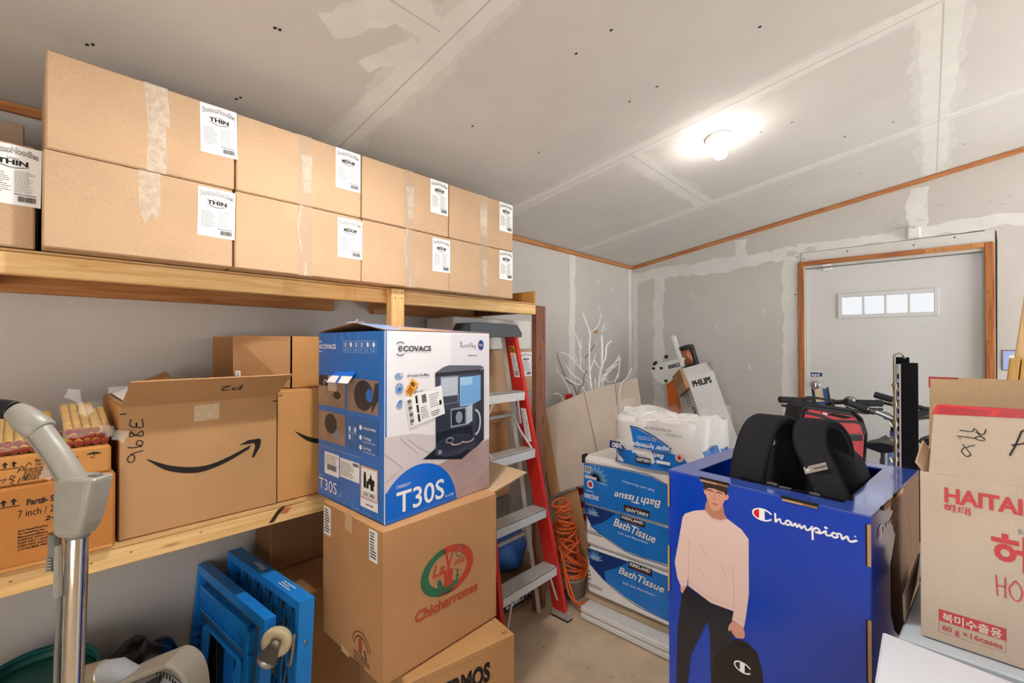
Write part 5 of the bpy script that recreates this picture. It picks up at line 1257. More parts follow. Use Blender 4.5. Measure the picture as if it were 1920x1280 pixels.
b.box((.035, -.03, .0), (.06, .03, .19), BLK, .008, M_); b.build('motor', t)

# ================================================================ ORANGE CORD ON A SMALL DRUM
BUCK = mat('grey_paint_pail', '#9c8f7d', .6, noise=.1, nscale=20); CORD = mat('orange_cord', '#e0662a', .4, spec=.5)
o = thing('paint_pail', 'short grey pail on the floor under the heap of orange cord', 'bucket', (-1.585, 2.235, 0))
b = MB(); b.lathe([(.0001, .002), (.088, .002), (.09, .01), (.094, .1), (.098, .104), (.098, .11), (.094, .112), (.0001, .112)], (-1.585, 2.225, 0), (0, 0, 1), BUCK, 28); b.build('body', o)
b = MB(); b.lathe([(.097, .108), (.1, .114), (.097, .12), (.088, .118), (.0001, .116)], (-1.585, 2.225, 0), (0, 0, 1), BUCK, 28); b.build('lid', o)
t = thing('extension_cord', 'tangled orange extension cord heaped between ladder and tissue packs', 'cord', (-1.58, 2.22, .12))
r_ = random.Random(33); P = []; c0 = V((-1.575, 2.222, 0))
for i in range(26):
    z = .135 + .42 * (i / 26) ** 1.25; R0 = .095 * (1 - .45 * (i / 26)); cx, cy = c0.x - .05 * (i / 26) + r_.uniform(-.015, .015), c0.y - .03 * (i / 26) + r_.uniform(-.01, .01)
    tl, td = r_.uniform(-.07, .09), r_.uniform(0, 6.3)
    for k in range(9):
        a = 2 * pi * k / 9 + i * .5; rr_ = R0 * r_.uniform(.8, 1.08)
        P.append(V((cx + rr_ * cos(a), cy + rr_ * .85 * sin(a), max(.13, z + tl * cos(a - td)))))
b = MB(); b.tube(catmull(P, 3), .0062, CORD, 6); b.build('cord', t)
b = MB(); b.tube(catmull([(-1.60, 2.14, .3), (-1.53, 2.10, .2), (-1.47, 2.09, .08), (-1.435, 2.09, .03), (-1.415, 2.1, .02), (-1.41, 2.13, .02)], 6), .0065, CORD, 8); b.build('cord', t)
b = MB(); b.tube(catmull([(-1.56, 2.12, .22), (-1.5, 2.085, .1), (-1.46, 2.08, .06), (-1.42, 2.09, .055), (-1.41, 2.12, .05)], 6), .0065, CORD, 8); b.build('cord', t)
PLUG = mat('dark_blue_plug', '#2c3550', .5, spec=.5)
b = MB(); b.tube([(-1.535, 2.105, .075), (-1.515, 2.1, .07), (-1.49, 2.096, .066), (-1.465, 2.092, .062)], [.015, .019, .017, .010], PLUG, 12); b.build('plug', t)

# ================================================================ BLUE DISPLAY BIN WITH BACKPACK
CA = math.atan2(-.063, .498); co = V((-.597, 1.36, 0))
t = thing('display_bin', 'glossy blue cardboard Champion display bin printed with a standing model', 'cardboard display', co, CA)
TB_ = PM[t.name]
CBL = mat('glossy_blue_print', '#003db6', .16, spec=.6, coat=.5, bump=.1, bscale=18); CBF = mat('flange_blue_print', '#3553b4', .1, spec=.9, coat=1, bump=.12, bscale=26); CIN = mat('inner_blue_print', '#10296e', .4)
CBROWN = cardboard('worn_kraft_liner', '#775840')
w_, d_, h_ = .502, .582, 1.093
def lb(b): b.v = [TB_ @ p for p in b.v]; return b
b = MB()
for lo, hi in (((0, 0, 0), (w_, .008, h_ - .004)), ((0, d_ - .008, 0), (w_, d_, h_ - .004)), ((0, .008, 0), (.008, d_ - .008, h_ - .004)), ((w_ - .008, .008, 0), (w_, d_ - .008, h_ - .004))): b.box(lo, hi, CBL, .002)
b.box((.008, .008, .6), (w_ - .008, d_ - .008, .606), CIN)
lb(b).build('carton', t)
for nm, P in (('front', [(0, 0), (w_, 0), (w_ - .065, .06), (.065, .06)]), ('right', [(w_, 0), (w_, d_), (w_ - .075, d_ - .06), (w_ - .065, .06)]), ('left', [(0, d_), (0, 0), (.065, .06), (.06, d_ - .06)]), ('back', [(w_, d_), (0, d_), (.06, d_ - .06), (w_ - .075, d_ - .06)])):
    b = MB(); b.prism(Fr((0, 0, h_ - .004), (1, 0, 0), (0, 1, 0)), P, 0, .005, CBF)
    lb(b).build('rim_flange', t)
f = Fr(TB_ @ V((0, 0, 0)), TB_.to_3x3() @ V((1, 0, 0)), (0, 0, 1))
# tabs through slots along the edges
EDGEB = mat('board_edge', '#b98f66', .7); SLOT = mat('slot_shadow', '#1a1410', .9)
for i, (x0_, x1_) in enumerate(((.1, .188), (.318, .402))):
    b = MB(); b.rect(f, x0_, h_ - .005, x1_, h_ + .002, SLOT, .0008); b.rect(f, x0_ + .004, h_ - .0105, x0_ + (x1_ - x0_) * .6, h_ - .005, EDGEB, .003); b.rect(f, x0_ + (x1_ - x0_) * .6, h_ - .0105, x1_ - .002, h_ - .005, KRAFTD, .003); b.build('tab', t)
for z0_, z1_ in ((.98, 1.075), (.72, .86)):
    for x in (-.001, w_ - .006):
        b = MB(); b.rect(f, x, z0_, x + .007, z1_, EDGEB, .0015); b.rect(f, x + (.006 if x < .1 else -.003), z0_, x + (.008 if x < .1 else 0), z1_, SLOT, .002); b.build('tab', t)
# printed model: flat print on the board
SK = mat('printed_skin', '#d39a84', .3, coat=.4); SKD = mat('printed_skin_shade', '#b97f6b', .3, coat=.4); HAIR = mat('printed_hair', '#3a2a24', .3, coat=.4); LIP = mat('printed_lip', '#b4615a', .3, coat=.4)
SWT = mat('printed_sweater', '#e2c6bc', .3, coat=.4); SWT2 = mat('printed_sweater_fold', '#cfaea4', .3, coat=.4); TRS = mat('printed_trousers', '#20232d', .25, coat=.4); PKB = mat('printed_backpack', '#17171a', .25, coat=.4)
b = MB()
b.poly(f, [(.061, .758), (.044, .727), (.03, .617), (.025, .448), (.02, .1), (.06, .1), (.063, .47), (.074, .562), (.124, .681), (.131, .646), (.133, .51), (.14, .1), (.2, .1), (.201, .548), (.196, .696), (.198, .743), (.134, .739)], TRS, .0006)
b.poly(f, [(.148, .601), (.206, .673), (.233, .677), (.259, .663), (.271, .625), (.278, .55), (.28, .3), (.13, .3), (.133, .5), (.138, .561)], PKB, .0008)
b.poly(f, [(.121, 1.025), (.117, 1.001), (.14, .984), (.164, .984), (.181, .995), (.174, 1.006), (.169, 1.035)], SKD, .0008)
b.poly(f, [(.117, 1.001), (.085, .99), (.056, .973), (.048, .96), (.034, .88), (.022, .816), (.03, .772), (.043, .748), (.061, .758), (.066, .797), (.065, .761), (.134, .74), (.199, .745), (.194, .719), (.226, .713), (.232, .75), (.239, .808), (.239, .956), (.22, .977), (.181, .995), (.164, .985), (.14, .984)], SWT, .001)
for q in ([(.069, .9), (.067, .84), (.066, .77)], [(.195, .87), (.199, .82), (.199, .748)], [(.117, 1.0), (.14, .981), (.164, .982), (.181, .994)], [(.07, .772), (.134, .752), (.196, .757)], [(.044, .765), (.06, .773)], [(.197, .733), (.228, .728)], [(.1, .9), (.12, .87)], [(.16, .86), (.18, .83)], [(.09, .83), (.13, .8)]): b.stroke(f, q, .0022, SWT2, .0012)
b.poly(f, [(.114, 1.058), (.117, 1.048), (.121, 1.046), (.126, 1.022), (.134, 1.011), (.147, 1.006), (.158, 1.011), (.169, 1.029), (.175, 1.044), (.182, 1.047), (.187, 1.056), (.184, 1.063), (.179, 1.06), (.178, 1.075), (.15, 1.085), (.122, 1.075)], SK, .0012)
b.poly(f, [(.112, 1.075), (.118, 1.056), (.122, 1.063), (.13, 1.068), (.145, 1.0695), (.162, 1.067), (.174, 1.066), (.179, 1.056), (.184, 1.075), (.18, 1.085), (.168, 1.0905), (.13, 1.0905), (.118, 1.085)], HAIR, .0014)
for x in (.133, .16):
    b.stroke(f, [(x - .008, 1.06), (x, 1.063), (x + .008, 1.06)], .0028, HAIR, .0016); b.ell(f, x, 1.054, .0046, .0017, WHITE, .0016, 12); b.ell(f, x, 1.054, .0019, .0019, HAIR, .0018, 10)
b.stroke(f, [(.146, 1.056), (.1445, 1.045), (.142, 1.04), (.147, 1.038), (.152, 1.04)], .0016, SKD, .0016); b.poly(f, [(.137, 1.027), (.143, 1.0295), (.147, 1.0285), (.151, 1.0295), (.157, 1.027), (.147, 1.0225)], LIP, .0016); b.stroke(f, [(.137, 1.027), (.147, 1.0262), (.157, 1.027)], .0008, SKD, .0018)
b.poly(f, [(.122, 1.042), (.126, 1.022), (.134, 1.011), (.128, 1.03)], SKD, .0015)
b.poly(f, [(.195, .717), (.186, .7), (.183, .688), (.186, .684), (.192, .69), (.195, .682), (.202, .678), (.206, .675), (.212, .678), (.219, .68), (.224, .682), (.228, .69), (.228, .7), (.224, .714)], SK, .0014)
for x in (.2, .207, .214, .221): b.stroke(f, [(x, .695), (x + .002, .681)], .001, SKD, .0016)
b.poly(f, [(.04, .748), (.042, .735), (.047, .73), (.053, .743), (.06, .757)], SK, .0012)
b.stroke(f, [(.2, .668), (.215, .66), (.235, .666)], .003, INK, .0012)
def cmark(b, f, x, y, k, red=True, w=.0012):
    """oval C emblem"""
    b.ring(f, x, y, .026 * k, .0165 * k, .0042 * k, WHITE, w, 30, .42, 2 * pi - .42); b.rect(f, x - .008 * k, y - .0135 * k, x + .006 * k, y + .0135 * k, WHITE, w + .0003)
    if red: b.ell(f, x - .008 * k, y, .0135 * k, .0115 * k, mat('emblem_red', '#d3222b', .3), w + .0001, 16, 0, pi / 2, 1.5 * pi)
cmark(b, f, .222, .603, .9, False)
b.text(f, 'Champion', .195, .545, .016, WHITE, wid=.07, w=.0014, rot=-1.2, shear=.2, bold=.02)
b.build('printed_model', t)
SCR = [[(.305, 1.044), (.3055, 1.033), (.306, 1.023), (.311, 1.03), (.3165, 1.033), (.318, 1.026), (.324, 1.0235), (.33, 1.027)],
       [(.341, 1.033), (.334, 1.035), (.3295, 1.029), (.333, 1.0235), (.339, 1.027), (.342, 1.033), (.343, 1.025), (.348, 1.028), (.3515, 1.033), (.3545, 1.025), (.358, 1.029), (.361, 1.033), (.364, 1.025), (.368, 1.029), (.372, 1.033), (.375, 1.025), (.381, 1.026), (.387, 1.034)],
       [(.3875, 1.036), (.3885, 1.022), (.389, 1.006)], [(.389, 1.026), (.395, 1.035), (.403, 1.033), (.402, 1.027), (.395, 1.0255), (.404, 1.025), (.414, 1.032)], [(.4165, 1.034), (.417, 1.026), (.423, 1.0255), (.429, 1.029)],
       [(.4385, 1.0335), (.432, 1.035), (.4285, 1.029), (.433, 1.0245), (.44, 1.028), (.4385, 1.034), (.446, 1.036), (.449, 1.026), (.454, 1.031), (.459, 1.035), (.461, 1.028), (.4665, 1.0255), (.476, 1.031)]]
def champion(b, f, sx=1, x0=0, y0=0, w=.0012, wd=.0046, mt=None, upto=6):
    for q in SCR[:upto]: b.stroke(f, [((x - .249) * sx + x0, (y - 1.03) * sx + y0) for x, y in q], wd * sx, mt or WHITE, w, 5)
    if upto > 4: b.ell(f, (.4165 - .249) * sx + x0, (1.042 - 1.03) * sx + y0, .004 * sx, .003 * sx, mt or WHITE, w, 10)
b = MB(); cmark(b, f, .274, 1.0325, 1.0); champion(b, f, 1, .249, 1.03); b.ell(f, .474, 1.04, .0018, .0018, WHITE, .0012, 8); b.build('printed_logo', t)
# right side: print torn away to bare board
g = Fr(TB_ @ V((w_, 0, 0)), TB_.to_3x3() @ V((0, 1, 0)), (0, 0, 1)); b = MB()
b.poly(g, [(.211, 1.088), (.205, 1.06), (.235, 1.05), (.195, 1.038), (.185, 1.032), (.23, 1.015), (.235, 1.0), (.258, .984), (.24, .965), (.22, .945), (.2, .925), (.2, .8), (.24, .74), (.3, .70), (.42, .685), (.58, .70), (.58, 1.088)], CBROWN, .0008)
for q in ([(.25, 1.04), (.29, 1.0), (.28, .94)], [(.32, 1.08), (.33, .95), (.31, .8)], [(.42, 1.02), (.46, .9), (.43, .75)]): b.stroke(g, q, .006, KRAFTD, .0012)
b.build('torn_patch', t)
b = MB(); cmark(b, g, .09, 1.036, 1.0); champion(b, g, 1, .065, 1.034, upto=2); b.build('printed_logo', t)
for a0, a1, zz in ((.123, .2, 1.09), (.265, .345, 1.091)):
    b = MB(); b.rect(g, a0, zz - .014, a1, zz - .001, EDGEB, .0015); b.rect(g, a0 - .03, zz - .006, a0, zz + .003, SLOT, .0014); b.build('tab', t)

# backpack sitting in the bin (axes of the bin)
t = thing('backpack', 'black padded Champion backpack sitting upright inside the blue bin', 'bag', TB_ @ V((.28, .3, .606)), CA)
FAB = mat('black_fabric', '#252529', .95, spec=.1, noise=.2, nscale=180, bump=.35, bscale=420); FABM = mat('black_mesh', '#202023', .95, spec=.06, noise=.35, nscale=260, bump=.6, bscale=300); WEB = mat('black_webbing', '#141416', .8, spec=.08); BUCKL = mat('black_buckle', '#161618', .3, spec=.6)
def B(x, y, z): return TB_ @ V((x, y, z))
b = MB(); rings = []
for j in range(13):
    v = j / 12; z = .608 + .58 * v; tw = 1 - .0 * v
    hw = .145 * (1 - .15 * v ** 6) * (1 if v < .85 else sqrt(max(.05, 1 - ((v - .85) / .15) ** 2 * .75))); hd = .12 * (1 - .35 * v) * (1 if v < .9 else .85)
    if v < .08: hw *= .9; hd *= .9
    ring = []
    for i in range(28):
        a = 2 * pi * i / 28; c, s_ = cos(a), sin(a); e = .45
        ring.append(B(.285 + hw * abs(c) ** e * (1 if c > 0 else -1), .37 - .07 * (1 - v) + hd * abs(s_) ** e * (1 if s_ > 0 else -1), z))
    rings.append(ring)
b.loft(rings, FAB, True); b.build('body', t)
b = MB(); b.grid(lambda u, v: B(.2 + .17 * u, .255 - .028 * sin(pi * u) * sin(pi * v) + .03 * v, .85 + .31 * v), 10, 10, FABM); b.build('back_padding', t)
def strap(name, path, wd):
    b = MB(); C_ = catmull([B(*p) for p in path], 5); b.ribbon(C_, TB_.to_3x3() @ V((1, .12, 0)), wd, .022, FAB)
    o = b.build(name, t)
    for s_ in (-1, 1):
        e = MB(); e.tube([p + (TB_.to_3x3() @ V((1, .12, 0))).normalized() * s_ * wd * .46 for p in C_], .0065, WEB, 6); e.build('piping', o)
    return o
strap('shoulder_strap', [(.235, .35, 1.10), (.232, .33, 1.19), (.222, .265, 1.248), (.208, .19, 1.248), (.198, .14, 1.19), (.19, .11, 1.1), (.185, .105, 1.0)], .092)
sp_ = strap('shoulder_strap', [(.352, .35, 1.10), (.352, .33, 1.19), (.342, .265, 1.25), (.33, .195, 1.252), (.342, .145, 1.205), (.385, .1, 1.14), (.425, .09, 1.04), (.43, .09, .95)], .078)
lf = Fr(B(.349, .09, 1.137), TB_.to_3x3() @ V((.9, .0, .42)), TB_.to_3x3() @ V((-.3, .35, .6))); b = MB(); b.rect(lf, 0, 0, .056, .019, mat('grey_woven_label', '#8f8580', .7), .006); cmark(b, lf, .009, .0095, .22, False, .0066); champion(b, lf, .22, .013, .0092, .0066, .006, INK); b.build('woven_label', t)
b = MB(); b.ribbon(catmull([B(.17, .1, 1.085), B(.24, .078, 1.086), B(.33, .072, 1.088), B(.43, .08, 1.085)], 5), (0, 0, 1), .02, .003, WEB); b.build('chest_strap', t)
b = MB(); b.v = []; M_ = TB_ @ Matrix.Translation((.29, .066, 1.09)); b.box((-.03, -.007, -.014), (.0, .008, .014), BUCKL, .003, M_); b.box((-.001, -.005, -.01), (.032, .006, .01), BUCKL, .003, M_); b.build('buckle', t); b = MB(); b.box((.07, -.007, -.012), (.1, .008, .012), BUCKL, .004, M_); b.build('buckle', t)
b = MB(); b.ribbon(catmull([B(.26, .33, 1.16), B(.265, .32, 1.19), B(.29, .315, 1.198), B(.318, .32, 1.19), B(.32, .33, 1.16)], 5), TB_.to_3x3() @ V((0, 1, .2)), .022, .006, WEB); b.build('grab_handle', t)

# ================================================================ RIGHT FOREGROUND: SNACK CARTON ON WHITE CARTONS
HA = radians(-1.95); ho = V((-.016, 1.314, .856))
t = thing('white_carton', 'pale bluish white carton under the snack box with an upright torn flap', 'cardboard box', (.15, 1.45, 0))
PALEB = mat('pale_blue_white_board', '#cfdbe6', .35, spec=.5, coat=.3); WBRD = mat('white_board', '#e2e7f0', .5, spec=.3)
b = MB(); hull(b, [(-.052, 1.282), (.46, 1.262), (.475, 1.70), (-.012, 1.72)], .002, .853, PALEB, .004); b.build('carton', t)
b = MB(); GT = cardboard('grey_torn_cardboard', '#9d8c7e'); q = [V((-.046, 1.36, .853)), V((-.030, 1.62, .853)), V((-.024, 1.61, .93)), V((-.047, 1.345, .918))]
b.add(q + [p + V((.004, 0, 0)) for p in q], [(3, 2, 1, 0), (4, 5, 6, 7), (0, 1, 5, 4), (1, 2, 6, 5), (2, 3, 7, 6), (3, 0, 4, 7)], GT); b.build('flap', t)
t = thing('white_carton', 'plain white carton top filling the bottom right corner in front', 'cardboard box', (.15, 1.0, 0))
b = MB(); hull(b, [(-.076, 1.247), (-.075, .72), (.45, .70), (.47, 1.172)], .002, .869, WBRD, .004); b.build('carton', t)

t = thing('snack_carton', 'open Haitai snack carton with red lettering and marker scrawl on its raised flap', 'cardboard box', ho, HA)
TH = PM[t.name]; HK = cardboard('greyish_tan_cardboard', '#c5b6a3'); HK2 = cardboard('warm_tan_cardboard', '#cdb08c')
HREDP = mat('faded_red_print_ink', '#c7474a', .7)
W_, D_, Hh = .44, .31, .352
b = MB()
def hb(lo, hi, mt): b.box(lo, hi, mt, .0015, TH)
hb((0, 0, .0), (W_, .005, Hh), HK); hb((0, D_ - .005, 0), (W_, D_, Hh), HK); hb((0, .005, 0), (.005, D_ - .005, Hh), HK2); hb((W_ - .005, .005, 0), (W_, D_ - .005, Hh), HK2); hb((.005, .005, 0), (W_ - .005, D_ - .005, .005), HK)
b.build('carton', t)
HR = TH.to_3x3(); hp = lambda x, y, z: TH @ V((x, y, z))
def slabq(b, P, th, mt, edge):
    n = (P[1] - P[0]).cross(P[3] - P[0]).normalized() * th; Q = [p - n for p in P]
    b.add(P, [(0, 1, 2, 3)], mt); b.add(Q, [(3, 2, 1, 0)], mt)
    for i in range(4): b.add([P[i], Q[i], Q[(i + 1) % 4], P[(i + 1) % 4]], [(0, 1, 2, 3)], edge)
b = MB(); slabq(b, [hp(.014, .001, Hh), hp(W_, .001, Hh), hp(W_, -.004, Hh + .152), hp(.024, -.004, Hh + .146)], .004, HK, KRAFT)
ff = Fr(hp(0, .001, Hh), HR @ V((1, 0, 0)), HR @ V((0, -.034, 1))); fl1 = b.build('flap', t)
b = MB(); RT = mat('red_tape', '#b8323a', .3, spec=.5); RT2 = mat('red_tape_edge', '#d8353a', .3, spec=.5)
b.poly(ff, [(.022, .126), (.15, .131), (W_, .137), (W_, .153), (.15, .149), (.03, .147), (.026, .143)], RT, .0008); b.poly(ff, [(.02, .125), (.028, .127), (.034, .147), (.026, .145)], RT2, .0011); b.poly(ff, [(.034, .143), (.11, .142), (.112, .147), (.034, .148)], RT2, .0011); b.poly(ff, [(.1, .13), (.112, .131), (.122, .147), (.112, .147)], RT2, .0012)
b.build('red_tape', fl1)
b = MB()
for q in ([(.062, .097), (.079, .096), (.083, .103), (.09, .093), (.096, .094), (.099, .103)], [(.085, .096), (.097, .083), (.09, .08), (.084, .084), (.089, .088), (.096, .086)], [(.058, .084), (.068, .084), (.085, .083)], [(.0615, .0795), (.0625, .0795)], [(.066, .068), (.07, .062), (.076, .066), (.083, .069)], [(.069, .063), (.064, .054), (.071, .044), (.077, .049), (.071, .06)]): b.stroke(ff, q, .0017, PEN, .001)
b.build('marker_writing', fl1); b = MB()
for q in ([(.146, .105), (.139, .08), (.131, .057)], [(.134, .077), (.15, .084), (.158, .1), (.15, .108), (.146, .104)], [(.16, .06), (.164, .085)], [(.175, .06), (.18, .1), (.19, .06)]): b.stroke(ff, q, .0026, PEN, .001)
b.build('marker_writing', fl1)
b = MB(); slabq(b, [hp(.004, D_ - .001, Hh), hp(W_, D_ - .001, Hh), hp(W_, D_ + .004, Hh + .188), hp(.006, D_ + .004, Hh + .188)], .004, HK2, KRAFT)
fb2 = b.build('flap', t); g2 = Fr(hp(0, D_ - .001, Hh), HR @ V((1, 0, 0)), HR @ V((0, .026, 1))); b = MB()
b.rect(g2, .005, .184, .06, .1885, RT, .0008); b.rect(g2, .004, .16, .007, .188, RT, .0008); b.build('red_tape', fb2)
b = MB(); slabq(b, [hp(.001, D_ - .01, Hh), hp(.001, .02, Hh), hp(-.009, .02, Hh + .014), hp(-.009, D_ - .02, Hh + .02)], .004, HK2, KRAFT); b.build('flap', t)
f = Fr(hp(0, 0, 0), HR @ V((1, 0, 0)), (0, 0, 1)); b = MB()
b.text(f, 'HAITAI', .038, .2965, .0285, HREDP, wid=.109, w=.001, bold=.035)
b.text(f, '해', .037, .277, .0125, HREDP, wid=.0175, w=.001, bold=.03); b.text(f, '태', .0585, .277, .0125, HREDP, wid=.0175, w=.001, bold=.012)
b.build('printed_logo', t); b = MB()
b.text(f, 'BBQ', .141, .259, .009, GREYP, w=.001); b.fine(f, .2, .24, .15, .02, 2, HREDP, .001, .4, 4)
b.build('printed_lettering', t); b = MB()
b.text(f, '허니버터칩', .105, .192, .05, HREDP, wid=.28, w=.001, bold=.03)
for q in ([(.111, .168), (.113, .129)], [(.1235, .168), (.1235, .1285)], [(.112, .149), (.1235, .149)], [(.137, .166), (.1295, .152), (.1295, .14), (.135, .129), (.142, .13), (.1455, .145), (.143, .158), (.137, .166)]): b.stroke(f, q, .0022, HREDP, .001)
b.text(f, 'NEY BUTTER', .155, .129, .039, HREDP, wid=.2, w=.001, bold=-.02)
b.build('printed_lettering', t); b = MB()
b.rect(f, .028, .02, .124, .0205, HREDP); b.rect(f, .028, .02, .0286, .068, HREDP); b.rect(f, .1234, .02, .124, .068, HREDP); b.rect(f, .028, .044, .124, .068, HREDP)
b.text(f, '북미수출용', .076, .0475, .0135, mat('cream_print', '#dccfbf', .7), wid=.085, al='c', w=.0014, bold=.02); b.text(f, '60 g ×16cases', .076, .0265, .0105, HREDP, wid=.086, al='c', w=.001, bold=.015)
b.build('printed_lettering', t)
g3 = Fr(hp(0, D_, 0), HR @ V((0, -1, 0)), (0, 0, 1)); b = MB(); b.stroke(g3, [(.27, .34), (.28, .3), (.275, .25)], .004, HREDP, .001); b.build('red_pen_line', t); b = MB(); b.text(g3, '해태', .285, .325, .009, HREDP, w=.001); b.build('printed_lettering', t)

# pale boards at the right edge
PLY = wood('pale_plank', '#e3b872', '#c99a55', 'Z')
for i, (x0, x1, zt, tilt, lb_) in enumerate(((.262, .292, 1.42, .06, 'leftmost narrow pine plank leaning behind the snack carton'), (.296, .326, 1.415, .06, 'second narrow pine plank leaning behind the snack carton'), (.33, .36, 1.41, .055, 'third narrow pine plank leaning behind the snack carton'))):
    b = MB(); M_ = Matrix.Translation((x0 - .14, 2.86, .002)) @ Matrix.Rotation(.095, 4, 'Y') @ Matrix.Rotation(-.02, 4, 'X'); b.box((0, 0, 0), (.03, .04, zt + .01), PLY, .003, M_)
    o = b.build('wooden_plank'); tag(o, lb_, 'plank', 'planks leaning at the right edge')
b = MB(); M_ = Matrix.Translation((.12, 2.93, .003)) @ Matrix.Rotation(.108, 4, 'Y'); b.box((0, 0, 0), (.19, .018, 1.75), wood('pale_plywood_panel', '#e6c48f', '#d2a86a', 'Z'), .003, M_); o = b.build('plywood_panel'); tag(o, 'wide pale plywood panel leaning behind the pine planks at the right edge', 'panel')
b = MB(); fw_ = Fr((0, YF, 0), (1, 0, 0), (0, 0, 1)); b.box((.315, YF - .004, 1.33), (.5, YF - .001, 1.45), PENCIL); b.rect(Fr((0, YF - .004, 0), (1, 0, 0), (0, 0, 1)), .32, 1.335, .495, 1.445, mat('poster_blue', '#a9bdf0', .4), .0006); b.rect(Fr((0, YF - .004, 0), (1, 0, 0), (0, 0, 1)), .345, 1.36, .43, 1.42, WHITE, .001)
o = b.build('notice_sheet'); tag(o, 'small blue framed notice on the wall right of the door', 'notice')

# ================================================================ POLE WITH CLIP STRIP, BIKES, RED BAG
t = thing('display_post', 'tall black metal shelving post standing behind the blue bin', 'post', (-.057, 2.19, 0))
PB = mat('black_painted_steel', '#0f1014', .6, spec=.12); PW = mat('worn_white_edge', '#d8d8da', .5)
RZ = Matrix.Translation((-.057, 2.19, 0)) @ Matrix.Rotation(radians(20), 4, 'Z')
b = MB(); b.box((-.025, -.015, .02), (.025, .02, 1.415), PB, .002, RZ); b.box((-.029, -.013, .02), (-.025, .016, 1.41), PW, 0, RZ); b.box((-.03, .02, .02), (.012, .045, 1.435), PB, .002, RZ)
for i in range(34): b.box((-.0297, -.008, .3 + i * .032), (-.0288, .008, .318 + i * .032), PB, 0, RZ)
b.build('post', t); b = MB(); b.box((-.05, -.1, 0), (.05, .1, .02), PB, .003, RZ); b.build('foot', t)
t = thing('clip_strip', 'metal merchandising strip with hanging clips hooked over the black post', 'clip strip', (-.09, 2.16, 1.0))
NICK = mat('dull_nickel', '#9c927f', .35, metal=.8)
b = MB(); b.tube(catmull([(-.066, 2.19, 1.432), (-.072, 2.183, 1.446), (-.085, 2.172, 1.447), (-.093, 2.166, 1.437), (-.094, 2.165, 1.40), (-.093, 2.166, 1.0)], 6), .0042, NICK, 8); b.build('rod', t)
for i, z in enumerate((1.33, 1.265, 1.19, 1.13, 1.06, 1.005)):
    b = MB(); r_ = random.Random(i); c = V((-.094, 2.163, z)); a = V((.7, .68, 0)) * (1 if i % 2 else -1)
    b.add([c + a * .002, c + a * .022 + V((0, 0, .012)), c + a * .018 + V((.004, -.004, -.008)), c + V((0, 0, -.012))], [(0, 1, 2, 3), (3, 2, 1, 0)], NICK); b.lathe([(.006, -.012), (.008, 0), (.006, .012)], c, (0, 0, 1), NICK, 10); b.tube([c - a * .004, c - a * .016 + V((0, 0, .004))], .003, NICK, 6); b.build('clip', t)

